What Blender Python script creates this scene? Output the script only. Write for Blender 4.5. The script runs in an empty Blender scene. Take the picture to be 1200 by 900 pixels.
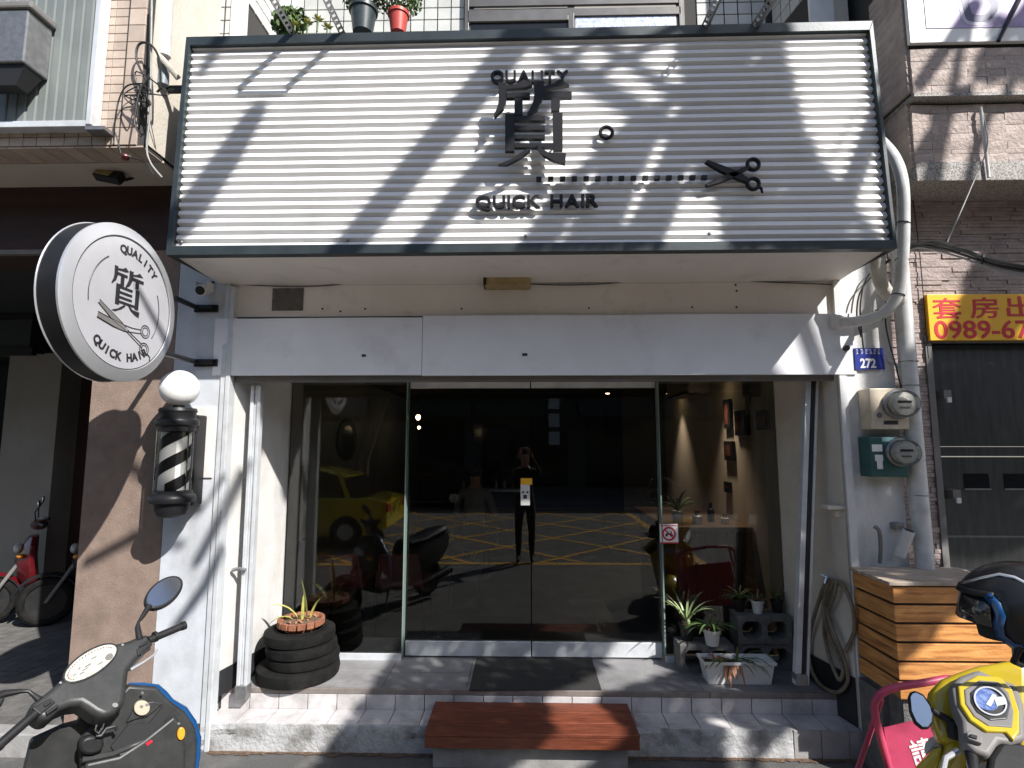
import bpy, math, random
from mathutils import Vector, Matrix, Euler
random.seed(7)
R = math.radians
scene = bpy.context.scene
COL = scene.collection

# ---------------------------------------------------------------- camera
CAM = Vector((0.0, -4.45, 1.95)); FPX = 640.0
PITCH, YAW = 6.24, 1.34
cam_d = bpy.data.cameras.new('camera'); cam = bpy.data.objects.new('camera', cam_d); COL.objects.link(cam)
cam.location = CAM; cam.rotation_euler = Euler((R(90 + PITCH), 0, R(YAW)), 'XYZ')
cam_d.sensor_width = 36; cam_d.lens = 36 * FPX / 1200; cam_d.clip_start = 0.02; cam_d.clip_end = 500
scene.camera = cam
RM = cam.rotation_euler.to_matrix()
# ---------------------------------------------------------------- sky, sun, exposure
SUNV = Vector((1.0, -1.0, 1.23))          # towards the sun
world = bpy.data.worlds.new('World'); scene.world = world; world.use_nodes = True
nt = world.node_tree; bg = nt.nodes['Background']
sky = nt.nodes.new('ShaderNodeTexSky'); sky.sky_type = 'NISHITA'; sky.sun_disc = False
sky.sun_elevation = math.asin(SUNV.normalized().z); sky.sun_rotation = math.atan2(SUNV.x, SUNV.y)
nt.links.new(sky.outputs[0], bg.inputs[0]); bg.inputs[1].default_value = 0.10
sun_d = bpy.data.lights.new('sun', 'SUN'); sun_d.energy = 5.0; sun_d.angle = R(0.5); sun_d.color = (1, .965, .92)
sun = bpy.data.objects.new('sun', sun_d); COL.objects.link(sun)
sun.rotation_euler = SUNV.to_track_quat('Z', 'Y').to_euler()
scene.view_settings.view_transform = 'Standard'; scene.view_settings.look = 'None'
scene.view_settings.exposure = 0.72; scene.view_settings.gamma = 1.0

# ---------------------------------------------------------------- helpers
def P(px, py, X=None, Y=None, Z=None):
    """point of the plane X=, Y= or Z= seen at a position of the 1200x900 photograph"""
    d = RM @ Vector(((px - 600) / FPX, -(py - 450) / FPX, -1))
    if Y is not None: t = (Y - CAM.y) / d.y
    elif X is not None: t = (X - CAM.x) / d.x
    else: t = (Z - CAM.z) / d.z
    return CAM + d * t

class MB:
    def __init__(s, M=None): s.v = []; s.f = []; s.M = M
    def add(s, vs, fs):
        n = len(s.v)
        s.v += [tuple(s.M @ Vector(p)) if s.M else tuple(p) for p in vs]
        s.f += [tuple(i + n for i in q) for q in fs]
        return s
    def hexa(s, p):
        return s.add(p, [(0,3,2,1),(4,5,6,7),(0,1,5,4),(1,2,6,5),(2,3,7,6),(3,0,4,7)])
    def box(s, x0, x1, y0, y1, z0, z1):
        return s.hexa([(x0,y0,z0),(x1,y0,z0),(x1,y1,z0),(x0,y1,z0),(x0,y0,z1),(x1,y0,z1),(x1,y1,z1),(x0,y1,z1)])
    def prism(s, pts, ext):
        pts = [Vector(p) for p in pts]; n = len(pts); e = Vector(ext)
        nrm = Vector((0,0,0))
        for i in range(n): nrm += pts[i].cross(pts[(i+1) % n])
        if nrm.dot(e) > 0: pts.reverse()
        return s.add(pts + [p + e for p in pts], [tuple(range(n)), tuple(range(2*n-1, n-1, -1))] +
                     [(i, i+n, (i+1) % n + n, (i+1) % n) for i in range(n)])
    def ring(s, rings, cap=True, closed=True):
        n = len(rings[0]); vs = [p for r in rings for p in r]; fs = []
        for k in range(len(rings)-1):
            for i in range(n if closed else n-1):
                j = (i+1) % n
                fs.append((k*n+i, k*n+j, (k+1)*n+j, (k+1)*n+i))
        if cap:
            fs.append(tuple(range(n-1, -1, -1))); fs.append(tuple(range((len(rings)-1)*n, len(rings)*n)))
        return s.add(vs, fs)
    def tube(s, path, r, n=8, cap=True):
        path = [Vector(p) for p in path]; rs = r if isinstance(r, (list, tuple)) else [r]*len(path)
        up = None; rings = []
        for i, p in enumerate(path):
            a = path[max(i-1,0)]; b = path[min(i+1,len(path)-1)]; d = (b-a).normalized()
            if up is None:
                up = d.orthogonal().normalized()
            up = (up - d*up.dot(d)).normalized(); side = d.cross(up)
            rings.append([p + (up*math.cos(2*math.pi*k/n) + side*math.sin(2*math.pi*k/n))*rs[i] for k in range(n)])
        return s.ring(rings, cap)
    def lathe(s, prof, c=(0,0,0), ax=(0,0,1), n=20, cap=True):
        ax = Vector(ax).normalized(); u = ax.orthogonal().normalized(); w = ax.cross(u); c = Vector(c)
        return s.ring([[c + ax*z + (u*math.cos(2*math.pi*k/n)+w*math.sin(2*math.pi*k/n))*max(r,1e-4) for k in range(n)] for r, z in prof], cap)
    def torus(s, c, ax, R_, r, n=24, m=8, sq=1.0):
        ax = Vector(ax).normalized(); u = ax.orthogonal().normalized(); w = ax.cross(u); c = Vector(c)
        vs = []; fs = []
        for i in range(n):
            d = u*math.cos(2*math.pi*i/n) + w*math.sin(2*math.pi*i/n)
            for j in range(m):
                a = 2*math.pi*j/m
                vs.append(c + d*(R_ + r*math.cos(a)) + ax*(r*sq*math.sin(a)))
        for i in range(n):
            for j in range(m):
                fs.append((i*m+j, ((i+1)%n)*m+j, ((i+1)%n)*m+(j+1)%m, i*m+(j+1)%m))
        return s.add(vs, fs)
    def ell(s, c, rx, ry, rz, n=16, m=10, z0=-1, z1=1):
        c = Vector(c); prof = []
        rings = []
        for i in range(m+1):
            t = z0 + (z1-z0)*i/m; a = math.asin(max(-1,min(1,t))) if z0 > -1 or z1 < 1 else -math.pi/2 + math.pi*i/m
            rings.append([c + Vector((rx*max(math.cos(a),1e-3)*math.cos(2*math.pi*k/n), ry*max(math.cos(a),1e-3)*math.sin(2*math.pi*k/n), rz*math.sin(a))) for k in range(n)])
        return s.ring(rings)

ORG = {}
def obj(name, mb, mat, parent=None, label=None, bevel=0, smooth=False, angle=35, seg=2):
    off = ORG.get(parent.name, Vector((0,0,0))) if parent else Vector((0,0,0))
    me = bpy.data.meshes.new(name)
    me.from_pydata([Vector(v) - off for v in mb.v], [], mb.f); me.update()
    if mat: me.materials.append(mat)
    if smooth:
        for p in me.polygons: p.use_smooth = True
        me.set_sharp_from_angle(angle=R(angle))
    o = bpy.data.objects.new(name, me); COL.objects.link(o)
    if parent: o.parent = parent
    ORG[o.name] = off
    if label: o['label'] = label
    if bevel:
        m = o.modifiers.new('bevel', 'BEVEL'); m.width = bevel; m.segments = seg; m.limit_method = 'ANGLE'; m.angle_limit = R(40)
    return o
def thing(name, label, cat, loc=(0,0,0), group=None):
    o = bpy.data.objects.new(name, None); COL.objects.link(o); o.empty_display_size = .1
    o.location = loc; ORG[o.name] = Vector(loc); o['label'] = label; o['category'] = cat
    if group: o['group'] = group
    return o
def tag(o, label, cat, group=None, kind=None):
    o['label'] = label
    if cat: o['category'] = cat
    if group: o['group'] = group
    if kind: o['kind'] = kind
    return o
def struct(name, mb, mat, **k):
    o = obj(name, mb, mat, **k); o['kind'] = 'structure'; return o
def piece(name, me, loc, parent, rot=None, sc=None):
    o = bpy.data.objects.new(name, me); COL.objects.link(o); o.parent = parent
    o.location = Vector(loc) - ORG.get(parent.name, Vector((0,0,0)))
    if rot: o.rotation_euler = rot
    if sc: o.scale = sc
    return o
def copy_tree(o, label, loc=None, dz=0):
    c = o.copy(); COL.objects.link(c); c['label'] = label
    if loc is not None: c.location = loc
    for ch in list(o.children):
        k = ch.copy(); COL.objects.link(k); k.parent = c
        for g in list(ch.children):
            q = g.copy(); COL.objects.link(q); q.parent = k
    return c
def mesh_of(mb, mat, bevel_none=None, smooth=False):
    me = bpy.data.meshes.new('piece'); me.from_pydata([tuple(v) for v in mb.v], [], mb.f); me.update()
    me.materials.append(mat)
    if smooth:
        for p in me.polygons: p.use_smooth = True
        me.set_sharp_from_angle(angle=R(35))
    return me
def tilebox(w, d, h, ch, mat):
    """a tile w (x) by h (z), front towards -y, with chamfered front edges; origin at the centre of its back"""
    m = MB(); x, z = w/2, h/2
    vs = [(-x,0,-z),(x,0,-z),(x,0,z),(-x,0,z),(-x,-d+ch,-z),(x,-d+ch,-z),(x,-d+ch,z),(-x,-d+ch,z),
          (-x+ch,-d,-z+ch),(x-ch,-d,-z+ch),(x-ch,-d,z-ch),(-x+ch,-d,z-ch)]
    fs = [(0,1,2,3),(8,11,10,9)]
    for i in range(4):
        j = (i+1) % 4; fs += [(i,i+4,j+4,j),(i+4,i+8,j+8,j+4)]
    m.add(vs, [tuple(reversed(f)) for f in fs]); return mesh_of(m, mat)

# ---------------------------------------------------------------- materials
def mat(name, c1, c2=None, rough=.6, metal=0, scale=6, stretch=(1,1,1), bump=0, bscale=60, c3=None, gscale=1.3, gamt=.5, gpos=.5,
        coat=0, rnd=0, ramp=(.35,.65), spec=.5, trans=0, emit=None, es=0, glow=None, detail=6, gstretch=(1,1,1)):
    m = bpy.data.materials.new(name); m.use_nodes = True; nt = m.node_tree; N = nt.nodes; L = nt.links
    b = N['Principled BSDF']
    b.inputs['Roughness'].default_value = rough; b.inputs['Metallic'].default_value = metal
    b.inputs['Coat Weight'].default_value = coat; b.inputs['Coat Roughness'].default_value = .12
    b.inputs['Specular IOR Level'].default_value = spec
    c1 = (*c1, 1)
    geo = N.new('ShaderNodeNewGeometry')
    def noise(sc, st, det=detail):
        mp = N.new('ShaderNodeMapping'); mp.inputs['Scale'].default_value = st
        L.new(geo.outputs['Position'], mp.inputs[0])
        n = N.new('ShaderNodeTexNoise'); n.inputs['Scale'].default_value = sc; n.inputs['Detail'].default_value = det
        n.inputs['Roughness'].default_value = .6
        L.new(mp.outputs[0], n.inputs['Vector']); return n.outputs['Fac']
    col = None
    if c2:
        r = N.new('ShaderNodeValToRGB'); r.color_ramp.elements[0].position = ramp[0]; r.color_ramp.elements[1].position = ramp[1]
        r.color_ramp.elements[0].color = c1; r.color_ramp.elements[1].color = (*c2, 1)
        L.new(noise(scale, stretch), r.inputs[0]); col = r.outputs[0]
    if c3:
        r = N.new('ShaderNodeValToRGB'); r.color_ramp.elements[0].position = gpos; r.color_ramp.elements[1].position = gpos+.22
        r.color_ramp.elements[0].color = (0,0,0,1); r.color_ramp.elements[1].color = (gamt,gamt,gamt,1)
        L.new(noise(gscale, gstretch, 8), r.inputs[0])
        mx = N.new('ShaderNodeMix'); mx.data_type = 'RGBA'
        L.new(r.outputs[0], mx.inputs['Factor'])
        if col: L.new(col, mx.inputs['A'])
        else: mx.inputs['A'].default_value = c1
        mx.inputs['B'].default_value = (*c3, 1); col = mx.outputs['Result']
    if rnd:
        oi = N.new('ShaderNodeObjectInfo'); hs = N.new('ShaderNodeHueSaturation')
        mr = N.new('ShaderNodeMapRange'); mr.inputs['To Min'].default_value = 1-rnd; mr.inputs['To Max'].default_value = 1+rnd
        L.new(oi.outputs['Random'], mr.inputs[0]); L.new(mr.outputs[0], hs.inputs['Value'])
        if col: L.new(col, hs.inputs['Color'])
        else: hs.inputs['Color'].default_value = c1
        col = hs.outputs[0]
    if col: L.new(col, b.inputs['Base Color'])
    else: b.inputs['Base Color'].default_value = c1
    if bump:
        bp = N.new('ShaderNodeBump'); bp.inputs['Strength'].default_value = bump; bp.inputs['Distance'].default_value = .01
        L.new(noise(bscale, (1,1,1), 4), bp.inputs['Height']); L.new(bp.outputs[0], b.inputs['Normal'])
    if emit: b.inputs['Emission Color'].default_value = (*emit, 1); b.inputs['Emission Strength'].default_value = es
    return m
def glassmat(name, tint=(.86,.9,.88), boost=1.0, rough=0.0):
    m = bpy.data.materials.new(name); m.use_nodes = True; nt = m.node_tree; N = nt.nodes; L = nt.links
    N.remove(N['Principled BSDF']); out = N['Material Output']
    tr = N.new('ShaderNodeBsdfTransparent'); tr.inputs[0].default_value = (*tint, 1)
    gl = N.new('ShaderNodeBsdfGlossy'); gl.inputs['Roughness'].default_value = rough
    fr = N.new('ShaderNodeFresnel'); fr.inputs[0].default_value = 1.5
    mu = N.new('ShaderNodeMath'); mu.operation = 'MULTIPLY'; mu.inputs[1].default_value = boost; mu.use_clamp = True
    mx = N.new('ShaderNodeMixShader')
    L.new(fr.outputs[0], mu.inputs[0]); L.new(mu.outputs[0], mx.inputs[0]); L.new(tr.outputs[0], mx.inputs[1]); L.new(gl.outputs[0], mx.inputs[2])
    L.new(mx.outputs[0], out.inputs[0]); return m
M = {}
M['white'] = mat('white_paint', (.74,.75,.76), (.62,.62,.61), .55, scale=3, bump=.15, bscale=40, c3=(.42,.40,.37), gscale=2.2, gamt=.55, gstretch=(1,1,.35))
M['plaster'] = mat('dirty_white_plaster', (.72,.72,.71), (.60,.59,.57), .75, scale=5, bump=.3, bscale=60, c3=(.30,.29,.27), gscale=3, gamt=.75, gpos=.52, gstretch=(1,1,.3))
M['pillarpaint'] = mat('glossy_blue_white_paint', (.56,.59,.63), (.48,.50,.53), .38, scale=5, bump=.12, bscale=45, c3=(.26,.26,.26), gscale=3.5, gamt=.6, gpos=.53, gstretch=(1,1,.4))
M['innerwall'] = mat('stained_white_wall', (.60,.60,.59), (.52,.51,.49), .6, scale=4, bump=.2, bscale=40, c3=(.28,.26,.24), gscale=3, gamt=.5, gpos=.54, gstretch=(1,1,.3))
M['cream'] = mat('cream_plaster', (.62,.57,.50), (.54,.49,.42), .75, scale=4, bump=.3, bscale=40, c3=(.30,.25,.2), gscale=2.5, gamt=.5, gpos=.54, gstretch=(1,1,.25))
M['soffit'] = mat('off_white_soffit_board', (.80,.75,.71), (.74,.69,.65), .6, scale=2, bump=.1, c3=(.30,.26,.22), gscale=5, gamt=.35, gpos=.58)
M['lintel'] = mat('dented_white_sheet_metal', (.80,.81,.85), (.73,.73,.76), .42, scale=2, bump=.12, bscale=6, c3=(.38,.36,.34), gscale=3, gamt=.4, gpos=.56)
M['sheet'] = mat('white_corrugated_sheet', (.78,.78,.78), (.72,.72,.72), .5, scale=2, c3=(.55,.53,.50), gscale=4, gamt=.3, gpos=.55)
M['frame'] = mat('dark_slate_metal', (.028,.038,.042), (.042,.054,.058), .42, metal=.2, scale=8, bump=.05)
M['letter'] = mat('black_acrylic', (.012,.012,.014), (.018,.018,.02), .4, scale=5, spec=.22)
M['black'] = mat('black_plastic', (.012,.012,.013), (.02,.02,.021), .45, scale=12, bump=.04, spec=.3)
M['alu'] = mat('white_aluminium', (.68,.71,.74), (.58,.60,.62), .4, metal=.25, scale=9, c3=(.35,.33,.31), gscale=6, gamt=.4)
M['steel'] = mat('galvanised_steel', (.22,.225,.23), (.30,.30,.30), .42, metal=.7, scale=30)
M['chrome'] = mat('chrome', (.7,.7,.7), rough=.12, metal=1)
M['brown'] = mat('brown_stucco', (.27,.20,.16), (.21,.152,.122), .9, scale=9, bump=.45, bscale=150, c3=(.13,.095,.08), gscale=3.5, gamt=.7, gpos=.55)
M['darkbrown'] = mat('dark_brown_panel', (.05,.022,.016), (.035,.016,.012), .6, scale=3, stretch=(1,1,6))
M['asphalt'] = mat('asphalt', (.115,.112,.107), (.072,.071,.07), .85, scale=120, bump=.9, bscale=160, c3=(.17,.165,.155), gscale=4, gamt=.7, gpos=.46)
M['yellowline'] = mat('yellow_road_paint', (.62,.36,.06), (.48,.27,.05), .7, scale=40, c3=(.12,.1,.07), gscale=16, gamt=.6)
M['whiteline'] = mat('white_road_paint', (.7,.7,.68), (.5,.5,.48), .7, scale=40)
M['paving'] = mat('grey_paving_tile', (.15,.145,.14), (.10,.097,.092), .7, scale=9, bump=.3, rnd=.15, c3=(.12,.115,.11), gscale=3, gamt=.6)
M['mortar'] = mat('dark_joint', (.05,.048,.045), rough=.9)
M['greymortar'] = mat('grey_joint', (.10,.095,.09), rough=.9)
M['steptile'] = mat('pale_step_tile', (.56,.54,.54), (.46,.44,.44), .45, scale=6, bump=.15, rnd=.06, c3=(.25,.24,.23), gscale=6, gamt=.6, gpos=.5)
M['slab'] = mat('grey_slate_floor', (.23,.225,.23), (.16,.158,.16), .5, scale=4, bump=.35, bscale=22, rnd=.05, c3=(.34,.33,.33), gscale=9, gamt=.5, gpos=.5)
M['trim'] = mat('floor_edge_trim', (.22,.19,.175), (.16,.14,.13), .45, scale=14)
M['kerb'] = mat('painted_kerb', (.46,.465,.47), (.30,.30,.295), .8, scale=7, bump=.9, bscale=40, c3=(.16,.15,.14), gscale=7, gamt=.9, gpos=.50)
M['kerbtile'] = mat('grey_kerb_tile', (.34,.335,.33), (.24,.235,.23), .6, scale=8, bump=.3, rnd=.1)
M['redwood'] = mat('red_brown_wood', (.20,.055,.026), (.11,.028,.014), .42, scale=9, stretch=(1,8,8), bump=.25, bscale=30, rnd=.08, c3=(.08,.03,.02), gscale=8, gamt=.4)
M['pine'] = mat('honey_pine_wood', (.70,.34,.11), (.46,.19,.05), .5, scale=5, stretch=(1,1,9), bump=.2, rnd=.12, c3=(.20,.06,.015), gscale=3.2, gamt=.95, gpos=.50, gstretch=(1,1,14))
M['pinetop'] = mat('weathered_pine_top', (.52,.44,.36), (.30,.22,.16), .6, scale=6, stretch=(1,7,1), bump=.3, rnd=.1)
M['rubber'] = mat('tyre_rubber', (.006,.006,.006), (.012,.012,.0115), .75, scale=14, bump=.3, bscale=50, c3=(.035,.033,.03), gscale=5, gamt=.35, spec=.15)
M['terracotta'] = mat('terracotta', (.30,.12,.065), (.20,.075,.04), .8, scale=12, bump=.5, rnd=.1)
M['soil'] = mat('soil', (.17,.105,.065), (.07,.045,.03), .95, scale=30, bump=1, bscale=60)
M['cinder'] = mat('cinder_block', (.17,.165,.155), (.115,.11,.105), .9, scale=20, bump=1, bscale=90)
M['whiteplastic'] = mat('white_plastic', (.70,.70,.68), (.62,.62,.60), .4, scale=6, c3=(.35,.32,.28), gscale=9, gamt=.35)
M['leaf'] = mat('green_leaf', (.06,.115,.03), (.11,.17,.05), .5, scale=12)
M['paleleaf'] = mat('pale_edged_leaf', (.13,.22,.06), (.42,.46,.25), .45, scale=22)
M['dryleaf'] = mat('dry_leaf', (.35,.17,.09), (.22,.11,.06), .7, scale=18)
M['yellowleaf'] = mat('yellow_leaf', (.50,.46,.12), (.26,.30,.07), .55, scale=30)
M['treeleaf'] = mat('tree_leaf', (.045,.085,.025), (.08,.12,.035), .5, scale=6)
M['bark'] = mat('bark', (.16,.13,.10), (.09,.075,.06), .9, scale=14, stretch=(1,1,.3), bump=1, bscale=30)
M['hose'] = mat('old_garden_hose', (.15,.12,.085), (.23,.19,.13), .45, scale=20)
M['darkhose'] = mat('black_garden_hose', (.05,.04,.035), rough=.4)
M['mat'] = mat('black_door_mat', (.022,.022,.021), (.04,.04,.038), .95, scale=90, bump=1, bscale=220)
M['pvc'] = mat('grey_white_pvc_pipe', (.64,.64,.63), (.52,.52,.51), .4, scale=8, c3=(.30,.28,.26), gscale=7, gamt=.5)
M['pvctape'] = mat('taped_pipe', (.60,.57,.50), (.45,.42,.36), .7, scale=12, bump=.5, bscale=30)
M['cable'] = mat('black_cable', (.02,.02,.02), rough=.45)
M['greycable'] = mat('grey_cable', (.3,.3,.28), rough=.5)
M['meterbeige'] = mat('beige_meter_case', (.60,.52,.40), (.52,.45,.34), .5, scale=9, c3=(.3,.25,.2), gscale=9, gamt=.4)
M['metergreen'] = mat('dark_green_meter_case', (.02,.085,.08), (.03,.10,.095), .45, scale=9)
M['bluesign'] = mat('blue_enamel', (.02,.035,.25), rough=.35)
M['whiteprint'] = mat('white_print', (.82,.82,.80), rough=.5)
M['yellowsign'] = mat('yellow_board', (.88,.47,.015), (.80,.42,.02), .45, scale=3)
M['redprint'] = mat('red_print', (.55,.01,.03), rough=.5)
M['blackprint'] = mat('black_print', (.02,.02,.022), rough=.5)
M['brick'] = mat('split_face_tile', (.50,.42,.38), (.40,.33,.295), .8, scale=14, bump=.9, bscale=40, rnd=.12, c3=(.22,.17,.15), gscale=5, gamt=.5)
M['strip'] = mat('split_strip_tile', (.42,.345,.32), (.32,.26,.24), .8, scale=14, bump=.9, bscale=50, c3=(.16,.12,.11), gscale=6, gamt=.5)
M['granite'] = mat('speckled_ledge', (.42,.39,.36), (.16,.15,.14), .7, scale=110, detail=2, bump=.3, ramp=(.42,.58))
M['tan'] = mat('beige_wall_tile', (.50,.41,.34), (.43,.35,.29), .55, scale=9, rnd=.12, c3=(.26,.19,.15), gscale=4, gamt=.55)
M['stainless'] = mat('dull_stainless_door', (.07,.073,.073), (.10,.103,.103), .34, metal=.8, scale=3, stretch=(8,1,1), c3=(.07,.07,.07), gscale=2, gamt=.5)
M['purple'] = mat('purple_poster', (.42,.33,.55), (.24,.18,.38), .45, scale=2.5, stretch=(1,1,3))
M['corrugated'] = mat('pale_green_grey_sheet', (.19,.215,.21), (.155,.175,.17), .5, scale=6, stretch=(1,1,.2), c3=(.22,.24,.23), gscale=3, gamt=.5)
M['whitetile'] = mat('white_glazed_tile', (.55,.56,.54), (.47,.48,.46), .3, scale=6, rnd=.06)
M['window'] = mat('window_frame_metal', (.16,.155,.15), (.12,.115,.11), .4, metal=.5)
M['frosted'] = mat('frosted_pane', (.30,.38,.60), (.62,.66,.74), .35, scale=26, bump=.5)
M['darkpane'] = mat('dark_pane', (.012,.013,.014), rough=.12)
M['greyplastic'] = mat('satin_dark_grey_plastic', (.024,.025,.025), (.034,.035,.035), .42, scale=14, bump=.06, c3=(.07,.068,.065), gscale=12, gamt=.25, spec=.35)
M['blue'] = mat('blue_paint', (.006,.055,.17), rough=.25, coat=.6)
M['yellow'] = mat('yellow_paint', (.52,.385,.014), (.46,.34,.014), .25, scale=3, coat=.7)
M['greytrim'] = mat('grey_trim', (.19,.18,.175), (.15,.145,.14), .5, spec=.3)
M['dial'] = mat('white_dial', (.50,.50,.47), (.38,.38,.38), .35, scale=60, ramp=(.5,.6))
M['lcd'] = mat('blue_lcd', (.06,.10,.30), (.20,.27,.45), .2, scale=60)
M['orange'] = mat('orange_lens', (.85,.30,.02), rough=.15, coat=.6)
M['creamcap'] = mat('cream_cap', (.42,.37,.28), rough=.6)
M['red'] = mat('dark_red_paint', (.10,.004,.008), rough=.35, coat=.3)
M['pink'] = mat('magenta_painted_metal', (.50,.06,.13), (.43,.05,.11), .45, scale=9, c3=(.28,.04,.08), gscale=9, gamt=.4)
M['maroon'] = mat('maroon_vinyl', (.17,.035,.03), (.12,.025,.022), .35, scale=7)
M['glass'] = glassmat('clear_glass', (.93,.95,.94), 1.3)
M['glassdoor'] = glassmat('tinted_door_glass', (.84,.86,.85), 1.3)
M['tube'] = glassmat('clear_tube', (.97,.97,.95), .8)
M['globe'] = mat('opal_globe', (.82,.82,.80), rough=.25, coat=.4)
M['silver'] = mat('brushed_silver', (.66,.67,.70), (.60,.61,.63), .32, metal=.65, scale=3)
M['signface'] = mat('pearl_white_sign_face', (.58,.58,.61), (.52,.52,.55), .3, metal=.3, scale=4)
M['intwall'] = mat('interior_wall', (.60,.54,.47), (.54,.48,.42), .7, scale=3)
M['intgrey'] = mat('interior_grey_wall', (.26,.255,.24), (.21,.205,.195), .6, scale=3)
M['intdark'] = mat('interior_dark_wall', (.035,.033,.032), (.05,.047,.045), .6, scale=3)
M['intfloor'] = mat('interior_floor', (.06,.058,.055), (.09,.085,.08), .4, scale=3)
M['counterwood'] = mat('dark_counter_wood', (.085,.035,.022), (.05,.02,.014), .4, scale=5, stretch=(8,8,1))
M['countertop'] = mat('counter_top', (.13,.08,.05), rough=.4)
M['picture'] = mat('red_picture', (.16,.05,.03), (.06,.02,.015), .5, scale=14)
M['bulb'] = mat('lit_bulb', (1,.8,.5), rough=.3, emit=(1,.72,.38), es=14)
M['lamp'] = mat('lamp_housing', (.30,.22,.10), (.42,.32,.16), .5, scale=20)
M['skin'] = mat('skin', (.45,.27,.19), rough=.55)
M['greyshirt'] = mat('grey_tshirt', (.30,.30,.30), (.25,.25,.25), .85, scale=10)
M['darkcloth'] = mat('dark_cloth', (.02,.02,.022), (.03,.03,.032), .85, scale=10)
M['hair'] = mat('black_hair', (.012,.01,.009), rough=.5)
M['oppwall'] = mat('opposite_wall', (.085,.08,.075), (.055,.05,.047), .8, scale=1.5)
M['oppwall2'] = mat('opposite_wall_pale', (.20,.19,.18), (.15,.14,.13), .8, scale=1.5)
M['taxi'] = mat('taxi_yellow', (.72,.55,.01), rough=.25, coat=.8)
M['arcwall'] = mat('arcade_wall', (.32,.295,.26), (.26,.24,.21), .7, scale=2)
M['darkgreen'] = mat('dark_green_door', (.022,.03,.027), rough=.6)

def text_mesh(s, size, ext=0.0, bold=0.0, mat_=None, spacing=1.0, shear=0):
    cu = bpy.data.curves.new('text', 'FONT'); cu.body = s; cu.size = size; cu.extrude = ext; cu.offset = bold
    cu.align_x = 'CENTER'; cu.align_y = 'CENTER'; cu.space_character = spacing; cu.resolution_u = 4; cu.shear = shear
    o = bpy.data.objects.new('text', cu); COL.objects.link(o)
    bpy.context.view_layer.update()
    me = bpy.data.meshes.new_from_object(o.evaluated_get(bpy.context.evaluated_depsgraph_get()))
    bpy.data.objects.remove(o); bpy.data.curves.remove(cu)
    me.materials.clear()
    if mat_: me.materials.append(mat_)
    return me
def place_mesh(name, me, Mx, parent, label=None):
    o = bpy.data.objects.new(name, me); COL.objects.link(o)
    off = ORG.get(parent.name, Vector((0,0,0))) if parent else Vector((0,0,0))
    if parent: o.parent = parent
    o.matrix_basis = Matrix.Translation(-off) @ Mx
    ORG[o.name] = off
    if label: o['label'] = label
    return o
FRONT = Matrix.Rotation(R(90), 4, 'X')                  # text facing the street (-Y)
def fit_text(s, w, h, ext, bold, m_, squash=True):
    """text mesh scaled to width w and height h, centred on its bounding box"""
    me = text_mesh(s, 1.0, 0, bold, m_)
    xs = [v.co.x for v in me.vertices]; ys = [v.co.y for v in me.vertices]
    cx, cy = (min(xs)+max(xs))/2, (min(ys)+max(ys))/2
    sx = w/(max(xs)-min(xs)) if w else None; sy = h/(max(ys)-min(ys)) if h else None
    if sx is None: sx = sy
    if sy is None: sy = sx
    me.free() if False else None
    me = text_mesh(s, 1.0, ext/1.0 if ext else 0, bold, m_)
    for v in me.vertices: v.co = Vector(((v.co.x-cx)*sx, (v.co.y-cy)*sy, v.co.z))
    return me

# the character on the signs, stroke by stroke; units: pixels of a 3.914x enlargement of the photograph from (540,40)
GLYPH = [
 [(172,222),(208,222),(209,300),(196,340),(155,380),(151,370),(168,335),(174,300)],
 [(208,252),(208,236),(262,226),(290,206),(328,232),(300,243),(250,247)],
 [(206,268),(318,268),(318,291),(206,291)],
 [(246,288),(284,288),(284,370),(246,370)],
 [(336,215),(382,215),(380,285),(352,345),(308,374),(304,364),(332,310),(338,270)],
 [(380,252),(380,238),(425,226),(455,205),(498,232),(440,241)],
 [(374,262),(509,262),(509,290),(374,290)],
 [(415,288),(456,288),(453,350),(415,352)],
 [(203,364),(246,364),(246,536),(203,536)],
 [(422,360),(467,360),(467,531),(424,531)],
 [(244,374),(386,374),(386,395),(244,395)],
 [(244,418),(386,418),(386,438),(244,438)],
 [(244,460),(386,460),(386,479),(244,479)],
 [(244,499),(424,499),(424,519),(244,519)],
 [(304,524),(320,530),(278,564),(212,598),(172,597),(240,568)],
 [(343,512),(356,512),(402,543),(483,545),(479,594),(428,580),(378,554)]]
# ================================================================ SETTING
YF = -.77; YG = 0.0; YS = -1.33; ZF = .30                # facade plane, glass plane, sign front, shop floor level
g = MB(); g.box(-60,60,-60,60,-.3,0); struct('road_ground', g, M['asphalt'])
g = MB(); g.box(-60,60,-19.0,-17.2,.0,.13); struct('far_pavement', g, M['paving'])
# yellow box junction painted on the road behind the camera (seen mirrored in the glass)
def line_quad(a, b, w, z):
    a = Vector((*a, z)); b = Vector((*b, z)); d = (b-a).normalized(); n = Vector((-d.y, d.x, 0))*w/2
    return [a-n, b-n, b+n, a+n]
g = MB(); zz = .004
x0, x1, y0, y1 = -3.6, 2.9, -11.6, -4.75
for a, b in [((x0,y0),(x1,y0)), ((x0,y1),(x1,y1)), ((x0,y0),(x0,y1)), ((x1,y0),(x1,y1))]:
    g.add(line_quad(a, b, .15, zz), [(0,1,2,3)])
import itertools
def clipseg(px_, py_, dx, dy):
    t0, t1 = -1e9, 1e9
    for p, d, lo, hi in ((px_, dx, x0, x1), (py_, dy, y0, y1)):
        a, b = (lo-p)/d, (hi-p)/d
        if a > b: a, b = b, a
        t0, t1 = max(t0, a), min(t1, b)
    return None if t0 >= t1 else ((px_+dx*t0, py_+dy*t0), (px_+dx*t1, py_+dy*t1))
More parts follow.
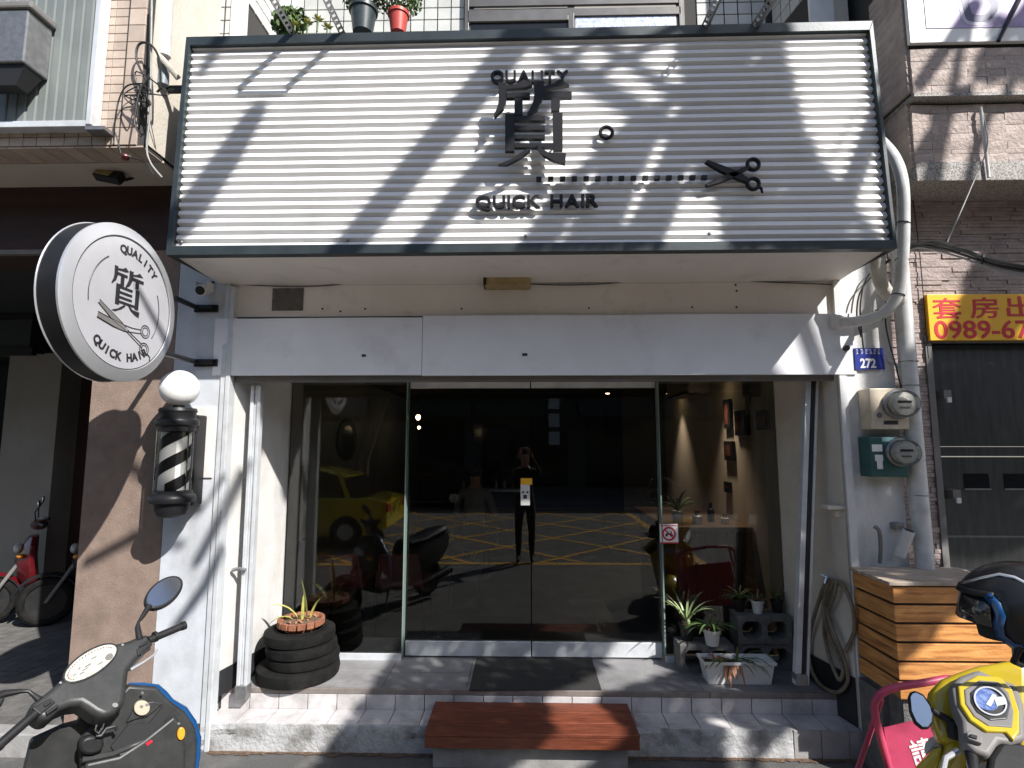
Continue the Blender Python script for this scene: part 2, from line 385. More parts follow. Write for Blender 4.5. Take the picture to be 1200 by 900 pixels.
for k in range(-8, 9):
    for sgn, dz in ((1, .002), (-1, .004)):
        s_ = clipseg((x0+x1)/2 + k*1.9, (y0+y1)/2, 1.0*sgn, 1.05)
        if s_: g.add(line_quad(s_[0], s_[1], .10, zz+dz), [(0,1,2,3)])
struct('road_marking', g, M['yellowline'])
g = MB()
for yy in (-14.2, -12.4): g.add(line_quad((-40, yy), (40, yy), .12, .004), [(0,1,2,3)])
struct('lane_line', g, M['whiteline'])

# ================================================================ SHOP BUILDING
shop = thing('shop_building', 'white painted ground floor shopfront with recessed glass doors under the corrugated sign, tiled wall above', 'building', (0, .5, 0))
XL, XR = P(262,600,Y=YF).x, P(992,600,Y=YF).x            # opening at the facade plane
GL, GR = P(344,600,Y=YG).x, P(905,600,Y=YG).x            # opening at the glass plane
XPL, XPR = P(187,673,Y=YF).x, P(1058,560,Y=YF).x
ZLB = P(600,440,Y=YF).z                                  # bottom of the lintel
ZLT = P(600,372,Y=YF).z; ZSO = P(600,331,Y=YF).z         # joint, soffit
print('XL XR', XL, XR, 'GL GR', GL, GR, 'ZLB', ZLB, ZLT, ZSO)
# left pillar and its trim strips
m = MB(); m.hexa([(XPL,YF,0),(XL-.07,YF,0),(XL-.07,.3,0),(XPL,.3,0),(XPL,YF,ZSO+1.4),(XL-.07,YF,ZSO+1.4),(XL-.07,.3,ZSO+1.4),(XPL,.3,ZSO+1.4)])
obj('left_pillar', m, M['pillarpaint'], shop, 'white painted pillar with flaking paint left of the doors')
m = MB(); m.box(XL-.068,XL-.035,YF-.012,YF+.1,0,ZSO-.002); m.box(XL-.03,XL,YF-.02,YF+.06,0,ZSO-.02)
obj('pillar_trim', m, M['alu'], shop, bevel=.003)
# inner side walls, splayed towards the glass
m = MB(); m.prism([(XL-.002,YF+.06,ZF),(GL,YG+.1,ZF),(GL-.35,YG+.1,ZF),(XL-.3,YF+.06,ZF)],(0,0,ZLB+.25-ZF)); obj('side_wall', m, M['innerwall'], shop)
m = MB(); m.prism([(XR,YF+.02,.0),(XR+.002,YF+.02,.0),(XR+.3,YF+.02,.0),(GR+.3,YG+.1,.0),(GR,YG+.1,.0)],(0,0,ZLB+.25)); obj('side_wall', m, M['cream'], shop)
# black dado at the foot of both side walls
def wallstrip(a, b, z0, z1, t, sgn):
    a = Vector((a[0],a[1],z0)); b = Vector((b[0],b[1],z0)); n = Vector((0,0,1)).cross(b-a).normalized()*t*sgn
    return MB().prism([a, b, b+n, a+n], (0,0,z1-z0))
obj('dado', wallstrip((XL,YF+.06),(GL,YG),ZF+.0,ZF+.16,.004,-1), M['blackprint'], shop)
obj('dado', wallstrip((XR,YF+.02),(GR,YG),.17,ZF+.17,.004,1), M['blackprint'], shop)
# right pillar
m = MB(); m.box(XR+.012,XPR,YF,.3,0,ZSO+1.4); obj('right_pillar', m, M['plaster'], shop, 'rough white pillar carrying the electricity meters')
m = MB(); m.box(XR+.0,XR+.05,YF-.018,YF-.002,.05,ZLB-.01); obj('pillar_trim', m, M['white'], shop, bevel=.003)
# lintel sheets (two dented sheets), beam over them, soffit under the sign
xj = P(495,400,Y=YF).x
def sheet(xa, xb, z0, z1, y, dents, seed, thick=.02):
    rnd = random.Random(seed); m = MB(); nx, nz = 60, 14; vs = []
    for k in range(nz+1):
        for i in range(nx+1):
            x = xa+(xb-xa)*i/nx; z = z0+(z1-z0)*k/nz; d = 0
            for (cx, cz, r, a) in dents:
                q = ((x-cx)**2+(z-cz)**2)/(r*r); d += a*math.exp(-q)
            vs.append((x, y-.012+d, z))
    n = (nx+1)*(nz+1); vs += [(x, y+thick, z) for x, _, z in vs]
    fs = [(k*(nx+1)+i, k*(nx+1)+i+1, (k+1)*(nx+1)+i+1, (k+1)*(nx+1)+i) for k in range(nz) for i in range(nx)]
    fs += [tuple(reversed([q+n for q in f])) for f in fs]
    for i in range(nx): fs += [(i+1, i, n+i, n+i+1), (nz*(nx+1)+i, nz*(nx+1)+i+1, n+nz*(nx+1)+i+1, n+nz*(nx+1)+i)]
    for k in range(nz): fs += [(k*(nx+1), (k+1)*(nx+1), n+(k+1)*(nx+1), n+k*(nx+1)), ((k+1)*(nx+1)+nx, k*(nx+1)+nx, n+k*(nx+1)+nx, n+(k+1)*(nx+1)+nx)]
    return m.add(vs, fs)
XLL, XRL = P(252,400,Y=YF).x, P(1000,400,Y=YF).x
lc = (ZLB+ZLT)/2
dents = [(XLL+.25,lc+.1,.22,.010),(XLL+.75,lc-.05,.3,-.008),(xj-.17,lc-.08,.16,.012),(xj-.35,lc+.08,.3,-.010),(xj+.55,lc+.1,.25,-.007),(xj+1.3,lc,.3,.009),(xj+2.0,lc-.1,.35,-.008),(XLL+1.0,lc-.12,.2,.009),(XLL+.08,lc+.12,.1,-.012)]
obj('lintel_panel', sheet(XLL, xj-.001, ZLB+.005, ZLT, YF, dents, 1), M['lintel'], shop, smooth=True)
obj('lintel_panel', sheet(xj+.003, XRL, ZLB, ZLT+.012, YF, dents, 2), M['lintel'], shop, smooth=True)
m = MB(); m.box(XLL-.02,XRL+.02,YF+.035,YF+.3,ZLT-.02,ZSO-.001); obj('beam', m, M['soffit'], shop)
m = MB(); m.box(XLL,XRL,YF+.03,YF+.28,ZLB+.03,ZLT+.02); obj('shutter_box', m, M['frame'], shop)
m = MB()
for x, z, w, h in [(P(427,417,Y=YF).x,P(427,417,Y=YF).z,.028,.016),(P(615,416,Y=YF).x,P(615,416,Y=YF).z,.036,.018)]: m.box(x-w/2,x+w/2,YF-.017,YF-.010,z-h/2,z+h/2)
obj('slot', m, M['blackprint'], shop)['kind'] = 'stuff'
for px, py in [(378,362),(399,365),(428,362),(541,362),(811,360),(862,334),(863,341),(863,360),(316,313),(690,361),(372,383)]:
    q = P(px,py,Y=YF+.035); obj('screw_hole', MB().lathe([(.007,0),(.007,.004)], (q.x,YF+.034,q.z), (0,-1,0), 8), M['blackprint'], shop)
# steel guide bar under the lintel and cover over the recess
m = MB(); m.box(XLL+.02,XRL-.0,YF+.04,YF+.09,ZLB-.035,ZLB+.004); obj('shutter_guide', m, M['greytrim'], shop)
m = MB(); m.box(XL-.25,XR+.25,YF+.1,YG+.02,ZLB+.06,ZLB+.1); obj('recess_ceiling', m, M['soffit'], shop)
# upper storey wall
UZ = P(600,40,Y=-.6).z - .25
# room behind the glass
RX0, RX1, RY1, RZ1 = GL-.02, GR+.02, 5.2, ZLB+.25
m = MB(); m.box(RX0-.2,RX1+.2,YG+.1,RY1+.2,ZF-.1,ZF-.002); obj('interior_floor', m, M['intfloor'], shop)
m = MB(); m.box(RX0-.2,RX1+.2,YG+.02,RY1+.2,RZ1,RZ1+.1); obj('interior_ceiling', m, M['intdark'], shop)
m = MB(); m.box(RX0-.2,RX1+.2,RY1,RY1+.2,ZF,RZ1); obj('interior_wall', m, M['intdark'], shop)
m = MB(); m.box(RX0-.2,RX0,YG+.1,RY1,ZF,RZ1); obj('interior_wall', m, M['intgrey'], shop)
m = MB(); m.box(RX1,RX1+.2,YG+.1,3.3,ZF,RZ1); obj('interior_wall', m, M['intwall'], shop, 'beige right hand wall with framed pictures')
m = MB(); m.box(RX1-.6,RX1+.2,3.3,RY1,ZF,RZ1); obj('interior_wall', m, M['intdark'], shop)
m = MB(); m.box(RX0-.2,RX1+.2,YG+.02,YG+.1,ZLB+.055,RZ1+.3); obj('transom', m, M['frame'], shop)
# fascia square: rough patch in the beam, vent
q0, q1 = P(320,338,Y=YF+.035), P(355,364,Y=YF+.035)
m = MB(); nx = 9
for i in range(nx):
    for k in range(6):
        x = q0.x+(q1.x-q0.x)*i/nx; z = q1.z+(q0.z-q1.z)*k/6
        m.box(x, x+(q1.x-q0.x)/nx, YF+.035-.003-random.random()*.006, YF+.036, z, z+(q0.z-q1.z)/6)
obj('mortar_patch', m, M['cinder'], shop)

# ---- platform, step and kerb (structure: floor of the entrance)
YFE = P(600,809,Z=ZF).y; ZT = ZF-.13; YK = P(600,852,Z=ZT).y
print('YFE', YFE, 'YK', YK, 'YF', YF)
base = struct('shop_platform', MB().box(XL-.1,XR+.05,YFE+.012,YG+.12,-.01,ZF-.012), M['mortar'])
sl = [-2.0,-.98,-.40,.42,1.20,1.95,XR+.04]; ymid = YG-.30
sl[0] = XL-.08
for i in range(len(sl)-1):
    for (ya, yb) in ((YFE+.015, ymid-.002), (ymid+.002, YG+.1)):
        me = MB().box(-(sl[i+1]-sl[i])/2+.002,(sl[i+1]-sl[i])/2-.002,-(yb-ya)/2,(yb-ya)/2,0,.012)
        me = mesh_of(me, M['slab'])
        piece('floor_slab', me, ((sl[i]+sl[i+1])/2,(ya+yb)/2,ZF-.012+random.random()*.0012), base)
for xa, xb in ((XL-.05, P(832,815,Y=YFE).x-.003),(P(832,815,Y=YFE).x,XR+.02)):
    obj('edge_trim', MB().box(xa,xb,YFE-.006,YFE+.013,ZF-.034,ZF+.004), M['trim'], base, bevel=.004)
tr_m = MB(); tr_m.box(XL-.1,XR+.04,YFE-.0,YFE+.03,ZT,ZF-.03); obj('riser_backing', tr_m, M['mortar'], base)
TW = P(580,826,Y=YFE).x - P(545.5,826,Y=YFE).x
x = XL-.05
rt = tilebox(TW-.005,.008,ZF-.036-ZT,.0015,M['steptile'])
k = 0
xs_r = []
while x+TW < XR+.02:
    piece('riser_tile', rt, (x+TW/2,YFE+.0,(ZT+ZF-.034)/2), base); x += TW
step = struct('step', MB().box(XL-.1,XR+.04,YK+.012,YFE-.001,-.01,ZT-.008), M['mortar'])
d_ = YFE-YK-.014
tt = MB().box(-TW/2+.003,TW/2-.003,-d_/2,d_/2,0,.008); tt = mesh_of(tt, M['steptile'])
n_ = int((XR+.04-(XL-.05))/TW); x = XL-.05
for i in range(n_+1):
    if x+TW > XR+.06: break
    piece('tread_tile', tt, (x+TW/2,(YFE+YK)/2+.004,ZT-.008+random.random()*.001), step, rot=(0,0,random.uniform(-.004,.004))); x += TW
# kerb: rough painted concrete front, last stretch tiled
def rough_kerb(xa, xb, y, z0, z1, seed):
    r = random.Random(seed); m = MB(); nx = int((xb-xa)/.03); nz = 7; vs = []
    prof = [(0,0),(.002,.2),(.001,.4),(.003,.6),(.0,.8),(.006,.95),(.016,1.0)]
    for i in range(nx+1):
        bx = xa+(xb-xa)*i/nx; wob = .006*math.sin(bx*3.1)+.003*math.sin(bx*9.7)
        for (dy, t) in prof:
            crack = max(0, 0.007*math.sin(bx*7.1+seed)*math.sin(bx*2.9)+r.uniform(-.004,.004)) if abs(t-.6) < .05 else 0
            vs.append((bx, y+dy+crack+r.uniform(-.003,.003), z0+(z1-z0)*t+(wob if t < 1 else r.uniform(-.0008,0))))
    fs = []
    for i in range(nx):
        for k in range(6): fs.append((i*7+k, (i+1)*7+k, (i+1)*7+k+1, i*7+k+1))
    m.add(vs, fs)
    n = len(vs); m.add([(xa,y+.05,z0),(xb,y+.05,z0),(xb,y+.05,z1),(xa,y+.05,z1)], [(0,3,2,1)])
    return m
XK = P(930,870,Y=YK).x
struct('kerb', rough_kerb(XL-.06, XK, YK, -.01, ZT+.001, 3), M['kerb'], smooth=True, angle=25)
kb = struct('kerb_end', MB().box(XK,XR+.06,YK+.012,YK+.05,-.01,ZT-.001), M['mortar'])
kt = tilebox(.168,.01,ZT-.004,.002,M['kerbtile'])
for i in range(3): 
    if XK+.17*i+.085 < XR+.02: piece('kerb_tile', kt, (XK+.003+.085+.172*i,YK+.012,ZT/2), kb)
# dirt line and cracked strip where kerb meets asphalt
g = MB()
for i in range(90):
    x = XL+ (XR-XL)*i/90; a = random.uniform(.015,.05)
    g.add([(x,YK+.01,.006),(x,YK-a,.005),(x+.05,YK-random.uniform(.015,.05),.005),(x+.05,YK+.01,.006)],[(0,1,2,3)])
tag(obj('kerb_grit', g, M['soil']), 'thin line of dark grit lying along the foot of the kerb', None, kind='stuff')

# ================================================================ GLASS FRONT
front = thing('glass_storefront', 'frameless glass shopfront with two swinging doors and fixed side panes on white rails', 'shopfront', (0,YG,ZF))
xs = [P(478,600,Y=YG).x, P(622,600,Y=YG).x, P(771,600,Y=YG).x]
zr1 = P(600,751,Y=YG).z; zr0 = ZF+.012; zt0 = P(600,455,Y=YG).z; zt1 = P(600,443,Y=YG).z
for i, (xa, xb) in enumerate(((xs[0],xs[1]-.003),(xs[1]+.003,xs[2]))):
    d = obj('door_rail', MB().box(xa+.004,xb,YG-.022,YG+.022,zr0,zr1), M['alu'], front, 'brushed bottom rail of the %s door' % ('left','right')[i], bevel=.003)
    obj('door_pane', MB().box(xa+.004,xb,YG-.006,YG+.006,zr1-.01,zt0+.01), M['glassdoor'], d)
    obj('top_rail', MB().box(xa+.004,xb,YG-.02,YG+.02,zt0,zt1), M['alu'], d)
obj('floor_spring', MB().box(xs[0]-.12,xs[0]-.005,YG-.05,YG+.0,ZF+.0,ZF+.012), M['steel'], front)
YP = YG-.07
for xa, xb, nm in ((GL-.02, xs[0]-.012, 'left'), (xs[2]+.012, GR+.03, 'right')):
    z1_ = P(600,766,Y=YP).z
    rl = obj('pane_rail', MB().box(xa,xb,YP-.02,YP+.02,ZF,ZF+.05), M['alu'], front, 'low rail under the %s fixed pane' % nm, bevel=.002)
    obj('fixed_pane', MB().box(xa,xb,YP-.006,YP+.006,ZF+.045,ZLB+.07), M['glassdoor'], rl)
m = MB(); m.box(xs[0]-.012,xs[0]-.004,YP-.01,YG+.02,ZF+.02,ZLB+.05); obj('pane_edge', m, mat('green_glass_edge', (.20,.27,.24), rough=.2), front)
m = MB(); m.box(xs[2]+.004,xs[2]+.014,YP-.01,YG+.02,ZF+.05,ZLB+.05); obj('pane_edge', m, bpy.data.materials['green_glass_edge'], front)
# tall thin handle and the white keypad / thermometer stuck on the glass
# sticker
q0, q1 = P(773,614,Y=YP-.008), P(795,637,Y=YP-.008)
st = thing('no_parking_sticker', 'small white no scooter parking sticker with a red circle on the right fixed pane', 'sticker', ((q0.x+q1.x)/2,YP-.008,q1.z))
obj('sheet', MB().box(q0.x,q1.x,YP-.0095,YP-.0065,q1.z,q0.z), M['whiteprint'], st)
c = (q0+q1)/2; rr = .047
obj('ring', MB().torus((c.x,YP-.010,c.z),(0,1,0),rr,.007,24,6,.3), M['redprint'], st)
m = MB(); d = Vector((-.7,0,.7)); a = Vector((c.x,YP-.0125,c.z)); n = Vector((.7,0,.7))*.005
m.prism([a+d*rr-n, a-d*rr-n, a-d*rr+n, a+d*rr+n],(0,.001,0)); m.box(q0.x,q1.x,YP-.0108,YP-.0096,q1.z,q1.z+.010)
for i in range(11): m.box(q0.x+.008+i*.0125,q0.x+.016+i*.0125,YP-.0108,YP-.0096,q0.z-.017,q0.z-.006)
obj('red_print', m, M['redprint'], st)
m = MB(); m.box(c.x-.025,c.x+.02,YP-.0116,YP-.0104,c.z-.008,c.z+.004); m.box(c.x+.012,c.x+.02,YP-.0116,YP-.0104,c.z,c.z+.018)
m.lathe([(.009,0),(.009,.0012)],(c.x-.02,YP-.0104,c.z-.012),(0,-1,0),10); m.lathe([(.009,0),(.009,.0012)],(c.x+.022,YP-.0104,c.z-.012),(0,-1,0),10)
obj('scooter_pictogram', m, M['blackprint'], st)
q0, q1 = P(610,566,Y=YG-.01), P(621,592,Y=YG-.01)
dv = thing('sensor_dispenser', 'narrow white sensor device with a yellow label where the glass doors meet', 'dispenser', (q0.x,YG-.01,q1.z))
obj('body', MB().box(q0.x,q1.x,YG-.045,YG-.007,q1.z,q0.z), M['whiteplastic'], dv, bevel=.006)
obj('label', MB().box(q0.x+.002,q1.x+.018,YG-.047,YG-.0455,q0.z-.01,q0.z+.04), M['yellowsign'], dv)
m = MB()
for dx, dz in ((.02,-.07),(.055,-.07)): m.lathe([(.009,0),(.009,.002)],(q0.x+dx,YG-.0455,q0.z+dz),(0,-1,0),10)
m.box(q0.x+.022,q0.x+.05,YG-.0475,YG-.0455,q0.z-.12,q0.z-.09); obj('sensor', m, M['blackprint'], dv)

# removable shutter posts
def post(pxt, pyt, pxb, pyb, Y, label, w=.075):
    a, b = P(pxt,pyt,Y=Y), P(pxb,pyb,Y=Y)
    t = thing('shutter_post', label, 'post', (b.x,Y,b.z), 'aluminium shutter posts')
    for dx, wd, dy in ((-w*.33,w*.30,0),(0,w*.30,.012),(w*.33,w*.30,0)):
        m = MB(); m.hexa([(b.x+dx-wd/2,Y+dy,b.z),(b.x+dx+wd/2,Y+dy,b.z),(b.x+dx+wd/2,Y+.05,b.z),(b.x+dx-wd/2,Y+.05,b.z),
                          (a.x+dx-wd/2,Y+dy,a.z),(a.x+dx+wd/2,Y+dy,a.z),(a.x+dx+wd/2,Y+.05,a.z),(a.x+dx-wd/2,Y+.05,a.z)])
        obj('rail', m, M['alu'], t, bevel=.002)
    obj('foot', MB().box(b.x-w*.55,b.x+w*.55,Y-.01,Y+.06,b.z-.0,b.z+.09), M['steel'], t, bevel=.006)
    mz = b.z+(a.z-b.z)*.40; mx = b.x+(a.x-b.x)*.4
    obj('latch', MB().tube([(mx-.09,Y-.02,mz),(mx-.05,Y-.02,mz+.01),(mx+.0,Y-.015,mz)],.012,8), M['steel'], t, smooth=True)
    return t
post(300,452,282,820,YF+.12,'white aluminium shutter post leaning just left of the tyres')
# right one is slim with a black seal
a, b = P(953,445,Y=YF+.14), P(941,803,Y=YF+.14)
t = thing('shutter_post', 'slim white shutter post with a black seal, beside the garden hose', 'post', (b.x,YF+.14,b.z), 'aluminium shutter posts')
for nm, dx, w, mm in (('rail',-.03,.035,'alu'),('seal',.003,.022,'blackprint'),('rail',.03,.018,'alu')):
    m = MB(); Y = YF+.14
    m.hexa([(b.x+dx-w/2,Y,b.z),(b.x+dx+w/2,Y,b.z),(b.x+dx+w/2,Y+.05,b.z),(b.x+dx-w/2,Y+.05,b.z),(a.x+dx-w/2,Y,a.z),(a.x+dx+w/2,Y,a.z),(a.x+dx+w/2,Y+.05,a.z),(a.x+dx-w/2,Y+.05,a.z)])
    obj(nm, m, M[mm], t, bevel=.001)
obj('foot', MB().box(b.x-.045,b.x+.03,Y-.015,Y+.05,b.z,b.z+.07), M['steel'], t, bevel=.006)

# ================================================================ SHOP SIGN
sign = thing('shop_sign', 'wide white corrugated shop sign with black raised lettering in a dark frame', 'shop sign', (0,YS,3.0))
cTL, cTR, cBL, cBR = P(218,43,Y=YS), P(1023,24,Y=YS), P(194,299,Y=YS), P(1052,291,Y=YS)
iTL, iTR, iBL, iBR = P(222,53,Y=YS), P(1019,35,Y=YS), P(202,288,Y=YS), P(1047,281,Y=YS)
print('sign', cTL, cTR, cBL, cBR)
def S(u, v, d=0):                                        # u 0..1 left-right, v 0..1 bottom-top inside the frame
    p = (iBL*(1-u)+iBR*u)*(1-v)+(iTL*(1-u)+iTR*u)*v; return Vector((p.x, YS+.045+d, p.z))
def signbar(nm, a, b, c, d, depth):                      # quad in front plane, extruded back
    m = MB(); m.prism([a,b,c,d],(0,depth,0)); return obj(nm, m, M['frame'], sign, bevel=.002)
signbar('frame_bar', cTL, cTR, iTR, iTL, .06); signbar('frame_bar', cBL, iBL, iBR, cBR, .06)
signbar('frame_bar', cTL, iTL, iBL, cBL, .06); signbar('frame_bar', cTR, cBR, iBR, iTR, .06)
m = MB(); a = .06
m.prism([cTR+Vector((-.012,a,0)),cTR+Vector((0,a,0)),cBR+Vector((0,a,.0)),cBR+Vector((-.012,a,0))],(0,.5,0)); obj('side_panel', m, M['frame'], sign)
m = MB(); m.prism([cTL+Vector((.012,a,0)),cTL+Vector((0,a,0)),cBL+Vector((0,a,.0)),cBL+Vector((.012,a,0))],(0,.5,0)); obj('side_panel', m, M['frame'], sign)
m = MB(); m.prism([cTL+Vector((.0,a,-.03)),cTR+Vector((0,a,-.03)),cTR+Vector((0,a,-.018)),cTL+Vector((0,a,-.018))],(0,.66,0)); obj('top_panel', m, M['frame'], sign)
m = MB(); m.hexa([cBL+Vector((.012,a+.001,.02)),cBR+Vector((-.012,a+.001,.02)),Vector((cBR.x-.012,YF+.035,ZSO)),Vector((cBL.x+.012,YF+.035,ZSO)),
                  cBL+Vector((.012,a+.001,.04)),cBR+Vector((-.012,a+.001,.04)),Vector((cBR.x-.012,YF+.035,ZSO+.02)),Vector((cBL.x+.012,YF+.035,ZSO+.02))])
obj('soffit', m, M['soffit'], sign)
# corrugated sheet
NC = 25; m = MB(); nu = 12; rows = []
prof = [(0,-.021),(.48,-.013),(.51,.022),(.56,.022),(1,-.021)]
for k in range(NC):
    for (t, d) in prof[:-1]: rows.append(((k+t)/NC, d+.004))
rows.append((1.0, -.017))
vs = []
for v, d in rows:
    for i in range(nu+1): vs.append(S(-.004+1.008*i/nu, v, d))
fs = [(r*(nu+1)+i, r*(nu+1)+i+1, (r+1)*(nu+1)+i+1, (r+1)*(nu+1)+i) for r in range(len(rows)-1) for i in range(nu)]
m.add(vs, fs)
cs = obj('corrugated_sheet', m, M['sheet'], sign); sm = cs.modifiers.new('thickness','SOLIDIFY'); sm.thickness = .002; sm.offset = 1
# lettering, standing off the sheet
YL = YS-.098; LD = .028
def lp(px, py): return P(px, py, Y=YL)
def g2(x, y): return 540+x/3.914, 40+y/3.914
ch = MB()
for stroke in GLYPH:
    ch = MB().prism([lp(*g2(x,y)) for x, y in stroke], (0, LD, 0))
    obj('character_stroke', ch, M['letter'], sign)
for (x, y) in ((225,450),(445,450),(265,330),(435,320),(190,260),(355,250)):
    a = lp(*g2(x,y)); obj('stand_off', MB().tube([a+Vector((0,LD,0)),Vector((a.x,YS+.05,a.z))],.006,8), M['steel'], sign)
def letters(s, px0, px1, pyc, hpx, bold, tilt=0):
    chars = [c for c in s]; n = len(s); 
    a, b = lp(px0, pyc), lp(px1, pyc+tilt); H = abs(lp(px0, pyc-hpx/2).z-lp(px0, pyc+hpx/2).z)
    mes = []; widths = []
    for c in s:
        if c == ' ': mes.append(None); widths.append(.42); continue
        me = text_mesh(c, 1.0, 0, bold, M['letter']); xs_ = [v.co.x for v in me.vertices]; ys_ = [v.co.y for v in me.vertices]
        widths.append(max(xs_)-min(xs_)+.10); mes.append((me, min(xs_), max(xs_)))
    ref = text_mesh('H', 1.0, 0, bold, M['letter']); hr = max(v.co.y for v in ref.vertices)-min(v.co.y for v in ref.vertices); yc = (max(v.co.y for v in ref.vertices)+min(v.co.y for v in ref.vertices))/2
    tot = sum(widths)-.1; W = (b-a).length; k = W/tot; x = 0; ks = H/hr
    for c, me, w in zip(s, mes, widths):
        if me:
            me3 = text_mesh(c, 1.0, LD/2/ks, bold, M['letter'])
            for v in me3.vertices: v.co = Vector(((v.co.x-me[1])*k, (v.co.y-yc)*ks, v.co.z*ks))
            p = a+(b-a)*((x+.0)/tot)
            place_mesh('letter', me3, Matrix.Translation(Vector((p.x,YL+LD/2,p.z))) @ FRONT, sign)
        x += w
YC = YL; YL = YS-.016
letters('QUALITY', 575, 666, 89, 13.5, .022)
letters('QUICK HAIR', 557, 701, 236.5, 14.5, .026, -2.5)
c = lp(711,154); obj('ring_emblem', MB().torus((c.x,YL+LD/2,c.z),(0,1,0),.036,.011,28,10,1.2), M['letter'], sign, smooth=True)
for i in range(15):
    a = lp(631.5+i*13.9,208.8-i*.14); obj('cut_line_dash', MB().box(a.x-.0155,a.x+.0155,YL+.002,YL+LD,a.z-.0115,a.z+.0115), M['letter'], sign)
# scissors
def s2(x, y): return lp(740+x/3.103, 20+y/3.103)
sc = obj('scissors', MB().prism([s2(270,526),(s2(278,519)),s2(330,538),s2(395,563),s2(425,585),s2(420,600),s2(375,582),s2(320,556)],(0,LD,0)), M['letter'], sign)
obj('blade', MB().prism([s2(272,605),s2(276,614),s2(325,600),s2(380,578),s2(430,548),s2(424,538),s2(370,562),s2(320,582)],(0,LD,0)), M['letter'], sc)
for (x, y) in ((446,532),(446,603)):
    q = s2(x,y); obj('handle_ring', MB().torus((q.x,YL+LD/2,q.z),(0,1,0),.034,.0115,24,8,1.2), M['letter'], sc, smooth=True)
obj('finger_rest', MB().tube([s2(463,612)+Vector((0,.014,0)),s2(476,620)+Vector((0,.014,0)),s2(480,636)+Vector((0,.014,0))],[.010,.009,.006],8), M['letter'], sc, smooth=True)
m = MB()
for px, py in [(213,284),(407.5,281),(616,277),(831,274)]:
    q = P(px,py,Y=YS+.03); obj('fixing_screw', MB().lathe([(.012,0),(.010,.012),(.004,.016)],(q.x,YS+.034,q.z),(0,-1,0),10), M['steel'], sign, smooth=True)
# slotted angle brackets standing out from the top of the sign
def slotted(a, b, w, name_parent):
    a, b = Vector(a), Vector(b); L = (b-a).length; d = (b-a)/L; side = d.cross(Vector((0,1,0))).normalized(); 
    if side.x < 0: side = -side
    o2 = d.cross(side).normalized(); m = MB()
    def bar(p, q, ww, tt, sd, nn):
        m.hexa([p-sd*ww/2,p+sd*ww/2,p+sd*ww/2+nn*tt,p-sd*ww/2+nn*tt,q-sd*ww/2,q+sd*ww/2,q+sd*ww/2+nn*tt,q-sd*ww/2+nn*tt])
    bar(a-side*w*.38,b-side*w*.38,w*.24,.003,side,o2); bar(a+side*w*.38,b+side*w*.38,w*.24,.003,side,o2)
    n = int(L/.035)
    for i in range(n):
        p = a+d*(i+.1)*L/n; q = a+d*(i+.35)*L/n
        m.hexa([p-side*w*.28,p+side*w*.28,p+side*w*.28+o2*.003,p-side*w*.28+o2*.003,q-side*w*.28+d*.008,q+side*w*.28+d*.008,q+side*w*.28+o2*.003+d*.008,q-side*w*.28+o2*.003+d*.008])
    bar(a+side*w*.5+o2*w*.5,b+side*w*.5+o2*w*.5,w,.003,o2,-side)
    return m
for (px, py, dx, lab) in ((349,40,-.05,'left slotted steel arm of the pair beside the black flowerpot'),(406,38,-.05,'right slotted steel arm of the pair, just left of the black flowerpot'),
                     (820,31,.05,'left slotted steel arm of the pair above the scissors'),(872,31,.10,'right slotted steel arm of the pair above the scissors')):
    a = P(px,py,Y=YS+.0)+Vector((0,-.0,.0)); b = a+Vector((dx,-.30,.03)); 
    t = thing('lamp_arm', lab, 'bracket', a, 'slotted lamp arms on top of the sign')
    obj('slotted_angle', slotted(a+Vector((0,.4,-.04)), b, .04, t), M['steel'], t)
    if px in (349, 820):
        b2 = P(406 if px == 349 else 872, 38 if px == 349 else 31, Y=YS)+Vector((dx,-.30,.03))
        obj('cross_bar', MB().box(b.x,b2.x,b.y,b.y+.02,min(b.z,b2.z)-.012,min(b.z,b2.z)+.002), M['steel'], t)
# emergency lamp in the soffit
q0, q1 = P(568,317,Y=YF-.08), P(622,335,Y=YF-.08)
t = thing('soffit_lamp', 'old brown oblong lamp fixed under the sign soffit', 'lamp', ((q0.x+q1.x)/2,YF-.04,q0.z))
obj('housing', MB().box(q0.x,q1.x,YF-.09,YF+.03,q1.z,q0.z), M['lamp'], t, bevel=.012)
obj('end_cap', MB().box(q0.x-.008,q0.x+.012,YF-.094,YF+.031,q1.z+.006,q0.z-.006), M['black'], t)
# thin wires along the soffit
def wire(name, label, pts, r, m_, cat='cable', group=None, n=6, smooth_n=6):
    pts = [Vector(p) for p in pts]; out = []
    for i in range(len(pts)-1):
        p0 = pts[max(i-1,0)]; p1 = pts[i]; p2 = pts[i+1]; p3 = pts[min(i+2,len(pts)-1)]
        for s_ in range(smooth_n):
            t = s_/smooth_n
            out.append(.5*((2*p1)+(-p0+p2)*t+(2*p0-5*p1+4*p2-p3)*t*t+(-p0+3*p1-3*p2+p3)*t*t*t))
    out.append(pts[-1])
    o = obj(name, MB().tube(out, r, n), m_, smooth=True, angle=60)
    if label: tag(o, label, cat, group)
    return o
YW = YF+.02
rw = random.Random(5)
for k, lab in ((0,'upper of the two thin dark wires sagging along the beam under the sign'),(1,'lower of the two thin dark wires sagging along the beam under the sign')):
    wire('thin_wire', lab, [P(250+i*46, 331.5+(4 if k else 0)*math.sin(i*.9)+rw.uniform(-1,1)-i*.15+ (1 if i in (3,9) else 0), Y=YW) for i in range(17)], .0035, M['cable'], 'wire', 'wires under the sign')

